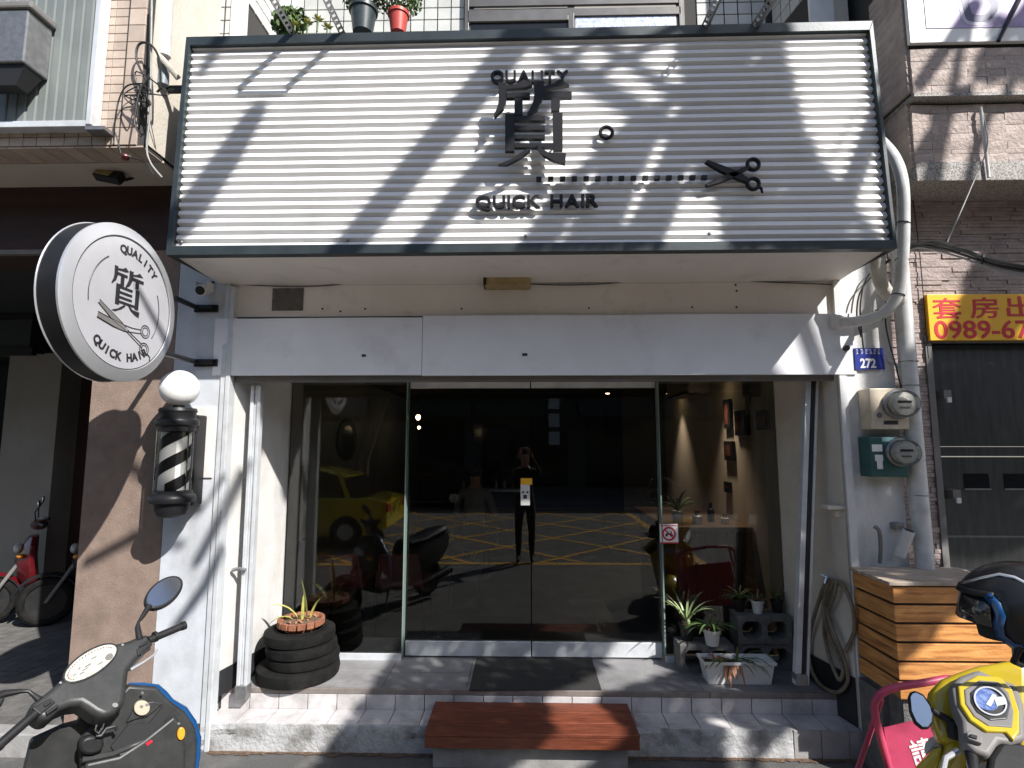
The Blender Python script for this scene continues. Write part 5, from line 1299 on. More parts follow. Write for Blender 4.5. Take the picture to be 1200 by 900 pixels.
for k in range(12):
    blade((tx0+rp.uniform(.14,.24),-.44,zt2-.02),(rp.uniform(-.6,.5),-.6,rp.uniform(-.2,.3)),rp.uniform(.10,.17),.016,2.4,M['dryleaf'],tr,'dry_leaf')
for k in range(16):
    blade((tx0+rp.uniform(.04,.16),-.40+rp.uniform(-.05,.05),zt2-.03),(rp.uniform(-1,1),rp.uniform(-.5,.5),.6),rp.uniform(.04,.08),.02,1.5,M['dryleaf'],tr,'dry_leaf')
def smallpot(px, py, Y, r, h, m_, nm, label):
    q = P(px,py,Y=Y); t = thing(nm, label, 'flowerpot', (q.x,Y,q.z))
    obj('pot', MB().lathe([(r*.70,q.z),(r*.93,q.z+h*.84),(r*1.05,q.z+h*.84),(r*1.08,q.z+h),(r*.95,q.z+h),(r*.88,q.z+h*.86)],(q.x,Y,0),(0,0,1),26), m_, t, smooth=True)
    obj('soil', MB().lathe([(r*.88,q.z+h*.8),(r*.86,q.z+h*.88)],(q.x,Y,0),(0,0,1),16), M['soil'], t)
    return t, q.x, Y, q.z+h
zB1 = ZF+.19; zB2 = ZF+.382
def onz(px, Y): return P(px,740,Y=Y).x
def placepot(px, Y, z0_, r, h, m_, nm, label):
    x = onz(px, Y); t = thing(nm, label, 'flowerpot', (x,Y,z0_))
    obj('pot', MB().lathe([(r*.70,z0_),(r*.93,z0_+h*.84),(r*1.05,z0_+h*.84),(r*1.08,z0_+h),(r*.95,z0_+h),(r*.88,z0_+h*.86)],(x,Y,0),(0,0,1),26), m_, t, smooth=True)
    obj('soil', MB().lathe([(r*.88,z0_+h*.8),(r*.86,z0_+h*.88)],(x,Y,0),(0,0,1),16), M['soil'], t)
    return t, x, Y, z0_+h
t, x, y, zp = placepot(805,-.14,zB1,.058,.12,M['black'],'black_pot','black pot of white edged strappy leaves on the left block')
obj('bulb_tag', MB().ell((x,y-.045,zp+.02),.014,.012,.022,10,8), M['paleleaf'], t)
for k in range(15):
    a_ = k*2.4; blade((x,y,zp-.01),(math.cos(a_)*.55,math.sin(a_)*.45-.1,1.0),rp.uniform(.22,.33),.017,rp.uniform(.9,1.8),M['paleleaf'],t,'leaf')
t, x, y, zp = placepot(834,-.25,ZF+.192,.062,.11,M['whiteplastic'],'white_pot','round white pot with drooping dark foliage above the trough')
for k in range(16):
    a_ = k*2.4; blade((x,y,zp-.01),(math.cos(a_),math.sin(a_)*.6,.8),rp.uniform(.16,.28),.016,rp.uniform(1.4,2.4),M['leaf'],t,'leaf')
for k in range(9):
    a_ = k*2.4+1; blade((x,y,zp-.01),(math.cos(a_),math.sin(a_)*.6,.7),rp.uniform(.07,.12),.018,rp.uniform(1,2),M['dryleaf'],t,'dry_leaf')
t, x, y, zp = placepot(889,-.13,zB2,.046,.095,M['whiteplastic'],'small_white_pot','smallest white pot with straggly stems on the upper block')
for k in range(12):
    a_ = k*2.4; blade((x,y,zp-.01),(math.cos(a_),math.sin(a_)*.6,.7),rp.uniform(.08,.16),.012,rp.uniform(1,2),M['dryleaf' if k%3 else 'leaf'],t,'leaf')
t, x, y, zp = placepot(912,-.10,zB2,.045,.085,M['black'],'small_black_pot','small black pot of fine grass at the right end of the upper block')
for k in range(40):
    a_ = k*2.4; blade((x,y,zp-.01),(math.cos(a_)*.5,math.sin(a_)*.5,1),rp.uniform(.07,.13),.006,rp.uniform(.6,1.6),M['leaf'],t,'grass_blade',4)
t, x, y, zp = placepot(868,-.08,zB2,.045,.085,M['black'],'dark_leafy_pot','dark pot of loose green stems behind the smallest white pot')
for k in range(26):
    a_ = k*2.4; blade((x,y,zp-.01),(math.cos(a_),math.sin(a_)*.6,.9),rp.uniform(.12,.22),.012,rp.uniform(1,2.2),M['leaf'],t,'leaf',5)
# tap, hose
class WallPlane:
    n = Vector((-(YG-YF), -(XR-GR), 0)).normalized()
    def __call__(s_, px, py, d=.03):
        v = RM @ Vector(((px-600)/FPX, -(py-450)/FPX, -1)); O_ = Vector((XR,YF+.02,0))+s_.n*d
        return CAM + v*((O_-CAM).dot(s_.n)/v.dot(s_.n))
TW_ = WallPlane(); tq = TW_(969,677,.05)
print('tap', tq, TW_(945,700), TW_(1003,760))
tp2 = thing('garden_tap', 'small metal tap on the right side wall with the hose looped over it', 'tap', tq)
obj('body', MB().tube([TW_(969,677,-.01),tq,TW_(966,684,.07)],.013,10), M['chrome'], tp2, smooth=True)
obj('lever', MB().tube([TW_(970,677,.05),TW_(962,673,.07)],.006,8), M['chrome'], tp2, smooth=True)
hs_ = [(967,684),(961,700),(954,722),(949,745),(948,768),(953,790),(966,806),(982,811),(993,800),(992,782),(985,760),(976,738),(969,718),(969,700),(975,686),(980,682),(977,700),(968,722),(966,740),(970,762),(976,782),(984,797),(988,785),(982,768),(972,745),(966,722),(966,700),(970,686),(977,680),(988,686),(996,702),(1001,722),(1001,740),(994,757),(990,764)]
wire('garden_hose', 'old brown garden hose coiled in long loops hanging from the tap', [TW_(a_,b_,.035+.012*math.sin(i*1.3)) for i,(a_,b_) in enumerate(hs_)], .0125, M['hose'], 'hose', None, 10, 6)
q = TW_(975,600,.05)
t = thing('wall_bracket', 'small beige bracket sticking out of the right side wall', 'bracket', q)
obj('shelf', MB().box(q.x-.05,q.x+.10,q.y-.05,q.y+.05,q.z+.02,q.z+.045), M['cream'], t, bevel=.004)
obj('block', MB().box(q.x+.01,q.x+.10,q.y-.03,q.y+.03,q.z-.03,q.z+.02), M['cream'], t, bevel=.004)
# cables at top left
for k, (pts, lab, r_) in enumerate((
  ([(178,-5),(177,60),(176,130),(172,170),(176,190),(190,208)],'pale cable dropping down the tiled corner at top left',.006),
  ([(172,95),(160,70),(163,52),(176,52),(186,68),(188,100),(184,108)],'big black cable loop around the grey pipe end',.007),
  ([(172,98),(150,100),(140,115),(135,140),(133,170)],'black cable curving down the beige tiles',.005),
  ([(176,90),(165,105),(160,125),(158,145),(165,160)],'black cable hanging in the middle of the tangle',.005),
  ([(142,182),(150,184),(170,190),(180,205)],'thin cable running from the red insulator',.004),
  ([(135,155),(142,180)],'short thin cable above the red insulator',.004))):
    wire('hanging_cable', lab, [P(a_,b_,Y=YT-.05-.015*k) for a_,b_ in pts], r_, M['greycable' if k == 0 else 'cable'], 'cable', 'tangled cables at top left')
rn = random.Random(9); pts = []
for i in range(34): pts.append(P(166+rn.gauss(0,9),112+rn.gauss(0,12),Y=YT-.05+rn.uniform(-.05,.03)))
wire('cable_tangle', 'dense tangle of thin black wires on the tiles beside the grey pipe', pts, .0042, M['cable'], 'wires')
q = P(147,184,Y=YT-.06); t = thing('insulator', 'small red insulator joining thin cables under the tiles', 'insulator', q)
obj('body', MB().lathe([(.012,-.02),(.02,-.01),(.02,.01),(.012,.02)],q,(1,0,.2),12), M['red'], t, smooth=True)
obj('nut', MB().lathe([(.008,-.03),(.008,.03)],q,(1,0,.2),8), M['steel'], t)
a, b = P(196,-10,Y=YT+.1), P(193,66,Y=YT+.1)
t = thing('grey_pipe', 'upright grey white pipe above the cable tangle at top left', 'pipe', b)
obj('pipe', MB().tube([b,a+Vector((0,0,.3))],.035,16), M['pvc'], t, smooth=True)
obj('coupling', MB().tube([P(192,75,Y=YT+.1),P(191,100,Y=YT+.1)],.034,16), mat('blue_grey_coupling',(.18,.21,.24),(.14,.16,.18),.5,scale=12), t, smooth=True)
wire('branch_pipe', 'brown taped branch pipe leaning to the sign from the grey coupling', [P(184,64,Y=YT+.08),P(193,72,Y=YT+.05),P(209,92,Y=YT+.1)], .02, M['pvctape'], 'pipe')
obj('bracket', MB().box(*(lambda p:(p.x-.02,p.x+.16,YT+.12,YT+.15,p.z-.02,p.z+.02))(P(196,101,Y=YT+.1))), M['black'], t)

# ================================================================ INTERIOR THINGS SEEN THROUGH THE GLASS
XW = RX1
def wallpic(px0, py0, px1, py1, lab):
    a_, b_ = P(px0,py0,X=XW-.02), P(px1,py1,X=XW-.02)
    y0_, y1_ = min(a_.y,b_.y), max(a_.y,b_.y)
    t = thing('framed_picture', lab, 'picture', (XW-.02,(y0_+y1_)/2,b_.z), 'framed pictures on the beige wall')
    obj('frame', MB().box(XW-.03,XW-.001,y0_,y1_,b_.z,a_.z), M['black'], t, bevel=.004)
    obj('print', MB().box(XW-.033,XW-.0295,y0_+.04,y1_-.04,b_.z+.04,a_.z-.04), M['picture'], t)
    return t
wallpic(848,469,857,502,'tall narrow framed picture, leftmost on the beige wall')
wallpic(861,482,877,510,'widest framed picture in the middle of the beige wall')
wallpic(886,482,901,503,'framed picture nearest the doorway on the beige wall')
wallpic(849,517,860,540,'framed picture below the narrow one on the beige wall')
wallpic(849,564,856,578,'smallest framed picture low on the beige wall')
cy0, cy1 = .45, 1.9
cn = thing('reception_counter', 'dark wooden reception counter along the right side of the salon', 'counter', (1.5,1.0,ZF))
zc1 = P(850,607,Y=1.0).z
obj('panel', MB().box(1.30,RX1-.005,cy0,cy1,ZF,zc1-.04), M['counterwood'], cn)
for k in range(7): obj('groove_board', MB().box(1.30+k*.09,1.30+k*.09+.08,cy0-.012,cy0-.001,ZF+.02,zc1-.05), M['counterwood'], cn)
obj('top', MB().box(1.24,RX1-.005,cy0-.04,cy1+.04,zc1-.038,zc1), M['countertop'], cn, bevel=.004)
q = P(815,452,X=XW-.02)
t = thing('air_conditioner', 'wall mounted air conditioner high on the beige wall', 'air conditioner', q)
obj('case', MB().box(XW-.24,XW-.002,q.y-.45,q.y+.45,q.z-.12,q.z+.16), M['intwall'], t, bevel=.03)
obj('vent', MB().box(XW-.245,XW-.1,q.y-.4,q.y+.4,q.z-.125,q.z-.10), M['blackprint'], t)
q = P(882,462,X=XW-.06)
t = thing('wall_fan', 'grey fan bracket high on the beige wall by the doorway', 'fan', q)
obj('bracket', MB().box(XW-.12,XW-.001,q.y-.07,q.y+.07,q.z-.02,q.z+.12), M['greytrim'], t, bevel=.01)
obj('arm', MB().tube([(XW-.1,q.y-.02,q.z),(XW-.16,q.y-.10,q.z-.18)],[.03,.01],8), M['greytrim'], t)
# plant vine and things on the counter
t = thing('counter_plant', 'small trailing plant in a pale cup on the counter', 'plant', (1.35,.6,zc1))
obj('cup', MB().lathe([(.04,zc1),(.055,zc1+.11)],(1.38,.62,0),(0,0,1),16), M['whiteplastic'], t, smooth=True)
for k in range(9): blade((1.38,.62,zc1+.1),(math.cos(k*2.4),math.sin(k*2.4)*.4,1.2),rp.uniform(.15,.32),.03,1.5,M['leaf'],t)
for k,(x,y,r_,h,mm,lab) in enumerate(((1.55,.60,.045,.10,'silver','round metal tin on the counter'),(1.72,.75,.03,.16,'black','black bottle on the counter'),(1.80,.62,.035,.07,'whiteplastic','white cup on the counter'),(1.46,.9,.03,.18,'lamp','amber bottle on the counter'))):
    t = thing('counter_item', lab, 'container', (x,y,zc1)); obj('body', MB().lathe([(r_,zc1),(r_,zc1+h*.7),(r_*.5,zc1+h*.8),(r_*.5,zc1+h)],(x,y,0),(0,0,1),16), M[mm], t, smooth=True)
    obj('lid', MB().lathe([(r_*.55,zc1+h),(r_*.55,zc1+h+.012)],(x,y,0),(0,0,1),12), M['black'], t)
# decorated post beside the counter, pendant lamp, downlights
def lamp_bulb(px, py, Y, r_, label, drop=True, power=6):
    q = P(px,py,Y=Y); t = thing('pendant_lamp', label, 'lamp', q)
    obj('bulb', MB().ell(q,r_,r_,r_*1.2,14,10), M['bulb'], t, smooth=True, angle=80)
    obj('socket', MB().lathe([(r_*.6,0),(r_*.6,.05)],(q.x,q.y,q.z+r_),(0,0,1),12), M['black'], t)
    obj('cord', MB().tube([(q.x,q.y,q.z+r_+.05),(q.x,q.y,RZ1)],.004,6), M['cable'], t)
    return q
lamp_bulb(490,489,1.3,.024,'bare warm bulb hanging behind the left door')
lamp_bulb(491,501,3.0,.018,'smaller warm bulb hanging deeper in the salon, under the first one')
q = P(712,461,Y=2.0); t = thing('ceiling_spot', 'small lit ceiling spotlight behind the right door', 'lamp', (q.x,2.0,RZ1))
obj('can', MB().lathe([(.04,0),(.04,.06)],(q.x,2.0,q.z),(0,0,1),14), M['black'], t); obj('lens', MB().lathe([(.02,-.004),(.025,-.001)],(q.x,2.0,q.z),(0,0,1),14), M['bulb'], t)
for k, (py_y, lab) in enumerate(((2.45,'warm wall washer lamp at the far end of the beige wall'),(.85,'warm wall washer lamp over the pictures of the beige wall'))):
    t = thing('wall_washer', lab, 'lamp', (XW-.16,py_y,RZ1))
    obj('can', MB().lathe([(.035,0),(.035,.08)],(XW-.16,py_y,RZ1-.08),(0,0,1),14), M['black'], t)
    obj('lens', MB().lathe([(.02,-.003),(.028,-.001)],(XW-.16,py_y,RZ1-.08),(0,0,1),14), M['bulb'], t)
    ld = bpy.data.lights.new('wall_washer_light','SPOT'); ld.energy = 26 if k == 0 else 32; ld.color = (1,.76,.55); ld.spot_size = R(75); ld.spot_blend = .9; ld.shadow_soft_size = .03
    lo = bpy.data.objects.new('wall_washer_light', ld); COL.objects.link(lo); lo.parent = t; lo.location = Vector((0,0,-.10)); lo.rotation_euler = (0,R(6),0)
# waiting chairs behind the left pane
for k, (px, lab) in enumerate(((398,'left maroon waiting chair behind the fixed pane'),(468,'right maroon waiting chair behind the left pane, nearer the door'))):
    Y = .45; x = P(px,670,Y=Y).x; zt3 = P(px,648,Y=Y).z; w = .22
    t = thing('waiting_chair', lab, 'chair', (x,Y,ZF), 'maroon waiting chairs')
    obj('backrest', MB().hexa([(x-w,Y,ZF+.40),(x+w,Y,ZF+.40),(x+w,Y+.04,ZF+.40),(x-w,Y+.04,ZF+.40),(x-w*.8,Y-.05,zt3),(x+w*.8,Y-.05,zt3),(x+w*.8,Y-.01,zt3),(x-w*.8,Y-.01,zt3)]), M['maroon'], t, bevel=.02, seg=3)
    obj('seat', MB().box(x-w,x+w,Y+.02,Y+.45,ZF+.38,ZF+.44), M['maroon'], t, bevel=.02, seg=3)
    for sx in (-1,1):
        for sy in (.03,.42): obj('leg', MB().tube([(x+sx*(w-.03),Y+sy,ZF+.38),(x+sx*(w-.0),Y+sy,ZF)],.012,8), M['black'], t)
t = thing('salon_stool', 'low steel framed stool with a pale top behind the left door', 'stool', (-.15,1.0,ZF))
m0 = P(545,640,Y=1.2)
for sx in (-.16,.16):
    for sy in (0,.3): obj('leg', MB().tube([(m0.x+sx,1.1+sy,ZF),(m0.x+sx*.85,1.1+sy,ZF+.42)],.008,6), M['steel'], t)
obj('seat', MB().box(m0.x-.16,m0.x+.16,1.08,1.42,ZF+.42,ZF+.45), M['greytrim'], t, bevel=.01)
# oval mirrors on the left wall, cabinets
for k,(px,py,w,h,lab) in enumerate(((407,515,.07,.20,'narrow black framed oval mirror on the left wall'),)):
    q = P(px,py,X=RX0+.02)
    t = thing('oval_mirror', lab, 'mirror', q)
    obj('frame', MB().ring([[Vector((RX0+x_,q.y+math.cos(a_)*.30*s_,q.z+math.sin(a_)*.22*s_)) for a_ in [2*math.pi*i/32 for i in range(32)]] for x_, s_ in ((.002,1),(.03,1),(.03,.7),(.02,.7))]), M['blackprint'], t)
    obj('mirror', MB().prism([Vector((RX0+.021,q.y+math.cos(a_)*.21,q.z+math.sin(a_)*.155)) for a_ in [2*math.pi*i/32 for i in range(32)]],(.002,0,0)), M['chrome'], t)
t = thing('styling_station', 'dark styling station with a tall mirror at the back of the salon', 'cabinet', (-.5,4.9,ZF))
obj('cabinet', MB().box(-1.2,.1,4.75,5.19,ZF,ZF+.8), M['counterwood'], t); obj('mirror', MB().box(-.9,-.2,5.15,5.19,ZF+.95,ZF+2.0), M['darkpane'], t)
obj('shelf', MB().box(-1.1,0,4.9,5.19,ZF+.84,ZF+.88), M['silver'], t)
for k in range(8):
    lab = ['leftmost silver hair product bottle on the station shelf','white bottle right of the leftmost silver one on the station shelf','amber bottle in the left half of the station shelf','black bottle in the left half of the station shelf','silver bottle in the middle of the station shelf','white bottle in the right half of the station shelf','amber bottle in the right half of the station shelf','rightmost black bottle on the station shelf'][k]
    x = -1.05+k*.14; tt_ = thing('bottle', lab, 'bottle', (x,5.0,ZF+.88), 'hair product bottles on the station shelf')
    obj('body', MB().lathe([(.025,ZF+.88),(.025,ZF+.98),(.01,ZF+1.0),(.01,ZF+1.04)],(x,5.0,0),(0,0,1),10), M[('silver','whiteplastic','lamp','black')[k%4]], tt_, smooth=True)

# ================================================================ SCOOTERS
def frame_of(F, lean=0):
    F = Vector(F).normalized(); U = Vector((0,0,1)); L = U.cross(F).normalized()
    U2 = (U + L*lean).normalized(); L2 = (L - U2*L.dot(U2)).normalized(); return F, L2, U2
def scooter_body(t, O, F, paint, seatm, zbar):
    """wheels, fork, shell, floorboard, seat and tail below a handlebar centred on O"""
    F, L, U = frame_of(F)
    g0 = Vector((O[0], O[1], 0))
    Mx = Matrix(((F.x,L.x,0,g0.x),(F.y,L.y,0,g0.y),(0,0,1,0),(0,0,0,1)))
    def wheel(x, r_):
        w = obj('wheel', MB(Mx).torus((x,0,r_),(0,1,0),r_-.045,.045,30,10), M['rubber'], t, smooth=True)
        obj('rim', MB(Mx).lathe([(.10,-.02),(r_-.085,-.03),(r_-.075,-.03),(r_-.075,.03),(r_-.085,.03),(.10,.02)],(x,0,r_),(0,1,0),20), M['black'], w, smooth=True)
    wheel(.34, .24); wheel(-.92, .24)
    for s_ in (-1,1): obj('fork', MB(Mx).tube([(.12,s_*.07,.62),(.34,s_*.075,.24)],.018,8), M['greytrim'], t)
    m = MB(Mx); fr = []
    for i in range(9):
        a = R(20+130*i/8); fr.append([Vector((.34+math.cos(a)*.285,y_,.24+math.sin(a)*.285-(abs(y_)>.05)*.02)) for y_ in (-.065,-.03,.03,.065)]+[Vector((.34+math.cos(a)*.27,y_,.24+math.sin(a)*.27-.01)) for y_ in (.06,-.06)])
    m.ring(fr); obj('front_fender', m, paint, t, smooth=True)
    # front shell and leg shield
    m = MB(Mx); rs_ = []
    for z_, xf, xb_, w in ((.30,.06,-.06,.16),(.45,.14,-.02,.19),(.62,.17,.0,.22),(.78,.12,.0,.20),(zbar-.12,.08,.0,.10)):
        rs_.append([Vector((xb_,-w,z_)),Vector((xb_+.04,-w-.01,z_)),Vector((xf-.03,-w*.6,z_)),Vector((xf,0,z_)),Vector((xf-.03,w*.6,z_)),Vector((xb_+.04,w+.01,z_)),Vector((xb_,w,z_)),Vector((xb_-.01,0,z_))])
    m.ring(rs_); obj('front_shell', m, paint, t, smooth=True, bevel=.008)
    obj('headlight', MB(Mx).ell((.15,0,.74),.04,.09,.05,16,8), M['dial'], t, smooth=True)
    for s_ in (-1,1): obj('turn_signal', MB(Mx).ell((.12,s_*.15,.68),.03,.045,.022,12,8), M['orange'], t, smooth=True)
    obj('floorboard', MB(Mx).box(-.45,.0,-.17,.17,.27,.33), M['black'], t, bevel=.015)
    m = MB(Mx); rs_ = []
    for x_, zl_, zh_, w in ((-.40,.33,.60,.10),(-.50,.32,.68,.15),(-.80,.36,.72,.17),(-1.10,.45,.76,.13),(-1.28,.58,.78,.06)):
        rs_.append([Vector((x_,-w*.8,zl_)),Vector((x_,-w,(zl_+zh_)/2)),Vector((x_,-w*.7,zh_)),Vector((x_,w*.7,zh_)),Vector((x_,w,(zl_+zh_)/2)),Vector((x_,w*.8,zl_))])
    m.ring(rs_); obj('rear_body', m, paint, t, smooth=True, bevel=.01)
    m = MB(Mx); rs_ = []
    for x_, zl_, zh_, w in ((-.42,.62,.68,.08),(-.50,.69,.77,.13),(-.75,.72,.78,.15),(-.95,.75,.83,.14),(-1.2,.78,.85,.10)):
        rs_.append([Vector((x_,-w,zl_)),Vector((x_,-w,(zl_+zh_)/2)),Vector((x_,-w*.6,zh_)),Vector((x_,w*.6,zh_)),Vector((x_,w,(zl_+zh_)/2)),Vector((x_,w,zl_))])
    m.ring(rs_); obj('seat', m, seatm, t, smooth=True, bevel=.012)
    obj('taillight', MB(Mx).ell((-1.28,0,.68),.03,.07,.03,14,8), M['red'], t, smooth=True)
    obj('exhaust', MB(Mx).tube([(-.55,-.16,.22),(-.75,-.19,.24),(-1.15,-.2,.32)],[.025,.05,.055],12), M['black'], t, smooth=True)
    obj('engine', MB(Mx).box(-.92,-.5,.05,.15,.16,.34), M['greytrim'], t, bevel=.02)
    obj('stand', MB(Mx).tube([(-.45,.12,.28),(-.5,.25,.015)],.012,8), M['black'], t)
    return Mx
class Trace:
    """a plane through a point; positions of the photograph are dropped on it to get real outlines there"""
    def __init__(s, O, n): s.O = Vector(O); s.n = Vector(n).normalized()
    def __call__(s, px, py, d=0):
        v = RM @ Vector(((px-600)/FPX, -(py-450)/FPX, -1)); O = s.O + s.n*d
        return CAM + v*((O-CAM).dot(s.n)/v.dot(s.n))
    def slab(s, pts, th, d=0): return MB().prism([s(x,y,d) for x,y in pts], -s.n*th)
    def disc(s, cx, cy, ax_, bx, ang, th, d=0, n=28, k=1.0):
        a_ = R(ang); pts = []
        for i in range(n):
            q = 2*math.pi*i/n; u, v = math.cos(q)*ax_*k, math.sin(q)*bx*k
            pts.append((cx+u*math.cos(a_)-v*math.sin(a_), cy+u*math.sin(a_)+v*math.cos(a_)))
        return s.slab(pts, th, d)
# ---- left scooter, dark grey with blue edge
def z5(x, y): return (x/4, 675+y/4)
O = Vector((-1.765,-2.15,1.025)); Lh = Vector((-.27,-.64,-.17)).normalized(); Uh = (Vector((0,0,1))-Lh*Lh.z).normalized(); Fh = Lh.cross(Uh)
sl_ = thing('scooter', 'dark grey scooter with blue trim parked at the front left corner', 'scooter', (O.x,O.y,0))
Fb = Vector((-.55,.83,0))
scooter_body(sl_, O+Vector((-.02,.06,0)), Fb, M['greyplastic'], M['black'], .93)
T1 = Trace(O, -Fh*.72+Uh*.69)
cw = [(135,600),(150,640),(200,678),(235,662),(280,622),(330,602),(375,597),(400,612),(440,640),(490,663),(540,640),(588,588),(598,520),(606,440),(640,392),(700,332),(722,300),(700,264),(660,276),(600,300),(540,314),(480,332),(400,377),(330,432),(270,500),(200,556)]
obj('handlebar_cowl', T1.slab([z5(*p) for p in cw], .10), M['greyplastic'], sl_, smooth=True, bevel=.022, seg=4, angle=60)
obj('gauge_bezel', T1.disc(*z5(425,408),37.5,15,-32.5,.02,.004), M['black'], sl_, bevel=.002)
gd = obj('gauge_dial', T1.disc(*z5(425,408),35,12.8,-32.5,.012,.008), M['dial'], sl_)
ra = random.Random(4)
for (x, y, w, h) in ((350,462,14,5),(385,455,22,6),(372,430,10,8),(412,420,26,7),(440,385,24,4),(470,410,24,5),(400,440,30,4),(335,468,10,3)):
    obj('gauge_mark', T1.slab([z5(x-w/2,y+h*.5),z5(x+w/2,y-w*.45),z5(x+w/2,y+h-w*.45),z5(x-w/2,y+h*1.5)], .001, .0095), M['greytrim'], gd)
for i in range(26):
    t_ = i/25*math.pi*1.1+.2; a_ = R(-32.5); u, v = math.cos(t_)*31, -math.sin(t_)*10.6; c0 = z5(425,408)
    x_, y_ = c0[0]+u*math.cos(a_)-v*math.sin(a_), c0[1]+u*math.sin(a_)+v*math.cos(a_)
    obj('gauge_mark', T1.slab([(x_-.5,y_-.4),(x_+.5,y_-.4),(x_+.5,y_+.9),(x_-.5,y_+.9)], .001, .0095), M['black' if i%3 else 'redprint'], gd)
obj('fuel_gauge', T1.disc(*z5(512,378),5,3.4,-32,.002,.010), M['greytrim'], gd)
obj('gauge_glass', T1.disc(*z5(425,408),35,12.8,-32.5,.001,.014), M['tube'], sl_)
def seg(t_, a, b, r_, nm, m_, parent, n=14, rr=None): return obj(nm, MB().tube([t_(*z5(*a)), t_(*z5(*b))], rr or r_, n), m_, parent, smooth=True)
g1 = seg(T1,(695,302),(862,232),.0165,'grip',M['black'],sl_); obj('grip_end', MB().tube([T1(*z5(850,237)),T1(*z5(868,230))],.0195,14), M['black'], g1, smooth=True)
g1 = seg(T1,(165,645),(-12,800),.0165,'grip',M['black'],sl_); obj('grip_end', MB().tube([T1(*z5(0,788)),T1(*z5(-16,803))],.0195,14), M['black'], g1, smooth=True)
obj('grip_collar', MB().tube([T1(*z5(722,287)),T1(*z5(734,282))],.023,14), M['black'], g1, smooth=True)
for pts in ([(640,345),(700,295),(716,320),(650,372)],[(150,618),(235,570),(262,590),(190,650)]): 
    hb = obj('switch_housing', T1.slab([z5(*p) for p in pts], .02, .006), M['black'], sl_, bevel=.004)
for pts in ([(655,322),(690,300),(695,312),(660,332)],[(658,362),(705,330),(708,342),(662,372)],[(205,600),(238,582),(244,592),(212,612)],[(215,635),(270,600),(275,612),(222,650)]):
    obj('switch', T1.slab([z5(*p) for p in pts], .012, .014), M['black'], sl_, bevel=.003)
obj('brake_lever', MB().tube([T1(*z5(*p),-.03) for p in ((610,440),(670,405),(722,370),(733,345))],[.007,.006,.005,.006],8), M['silver'], sl_, smooth=True)
for (x, y, r_) in ((540,605,3.4),(284,500,1.6),(575,322,1.6)): obj('screw', T1.disc(*z5(x,y),r_,r_*.8,0,.004,.004), M['steel'], sl_)
mr = obj('mirror_housing', T1.disc(*z5(770,74),26,14.5,-37,.03,.0), M['black'], sl_, smooth=True, bevel=.008, seg=3)
obj('mirror_glass', T1.disc(*z5(768,74),23,12,-37,.002,.002), M['chrome'], mr)
obj('mirror_stem', MB().tube([T1(*z5(*p),-.005) for p in ((700,140),(668,190),(648,218),(645,240),(655,300))],[.014,.010,.006,.011,.014],10), M['black'], sl_, smooth=True)
obj('mirror_stem', MB().tube([T1(*z5(*p),-.005) for p in ((-40,575),(20,552),(100,540),(135,540),(160,560),(185,580))],[.018,.014,.008,.006,.008,.012],10), M['black'], sl_, smooth=True)
obj('mirror_housing', T1.disc(*z5(-75,590),26,14,-20,.03,.0), M['black'], sl_, bevel=.008)
# leg shield seen from the rider's side
T2 = Trace(O+Fb.normalized()*.03, -Fb.normalized()*.95+Vector((.25,0,.12)))
sh = obj('leg_shield', T2.slab([z5(*p) for p in [(500,620),(605,512),(735,522),(795,585),(870,640),(918,715),(926,800),(915,960),(380,960),(372,830),(372,780),(400,740)]], .05), M['greyplastic'], sl_, smooth=True, bevel=.012, seg=3)
obj('blue_edge', MB().tube([T2(*z5(*p),-.035) for p in ((602,510),(670,512),(735,522),(768,552),(800,590),(862,628),(905,690),(928,760),(924,850),(905,960))],[.009,.011,.013,.014,.014,.015,.015,.014,.013,.012],10), M['blue'], sl_, smooth=True)
obj('pocket', T2.slab([z5(*p) for p in [(520,800),(600,700),(640,690),(700,690),(765,610),(800,645),(740,720),(668,770),(610,810),(540,828)]], .012, .010), M['blackprint'], sl_)
obj('pocket_lip', MB().tube([T2(*z5(*p),.02) for p in ((385,862),(450,850),(530,835),(600,805),(640,785),(672,768),(640,812),(560,838))],[.012,.012,.011,.010,.009,.006,.008,.008],10), M['greyplastic'], sl_, smooth=True)
obj('lower_panel', T2.slab([z5(*p) for p in [(672,772),(820,655),(852,700),(868,760),(872,960),(390,960),(400,880),(560,845)]], .03, .03), M['greyplastic'], sl_, smooth=True, bevel=.012, seg=3)
pp_ = obj('fuel_cap', T2.disc(*z5(666,620),9.4,8.6,-20,.02,.026), M['creamcap'], sl_, bevel=.003)
obj('cap_screw', T2.disc(*z5(664,612),2,1.6,0,.003,.028), M['greytrim'], pp_); obj('cap_slot', T2.disc(*z5(690,604),2,1.5,0,.003,.028), M['greytrim'], pp_)
obj('cap_seat', T2.slab([z5(*p) for p in [(592,690),(640,600),(720,588),(765,596),(730,630),(690,660),(640,670)]], .02, .012), M['greyplastic'], sl_, bevel=.004)
obj('reflector', T2.disc(*z5(850,740),4.5,7.6,8,.012,.042), M['orange'], sl_, smooth=True, bevel=.003)
lk = obj('lock_housing', T2.disc(*z5(430,795),15,11,-15,.04,.05), M['black'], sl_, smooth=True, bevel=.01)
obj('key', MB().tube([T2(*z5(*p),.075) for p in ((455,690),(490,680),(480,712),(462,738),(448,722),(455,690))],.004,6), M['chrome'], lk, smooth=True)
obj('hook', MB().tube([T2(*z5(*p),.06) for p in ((450,750),(475,748),(500,715),(540,705),(548,722))],.007,8), M['black'], lk, smooth=True)
obj('column', T2.slab([z5(*p) for p in [(380,600),(370,700),(395,745),(440,740),(520,660),(470,620)]], .08, -.02), M['black'], sl_, smooth=True, bevel=.012)
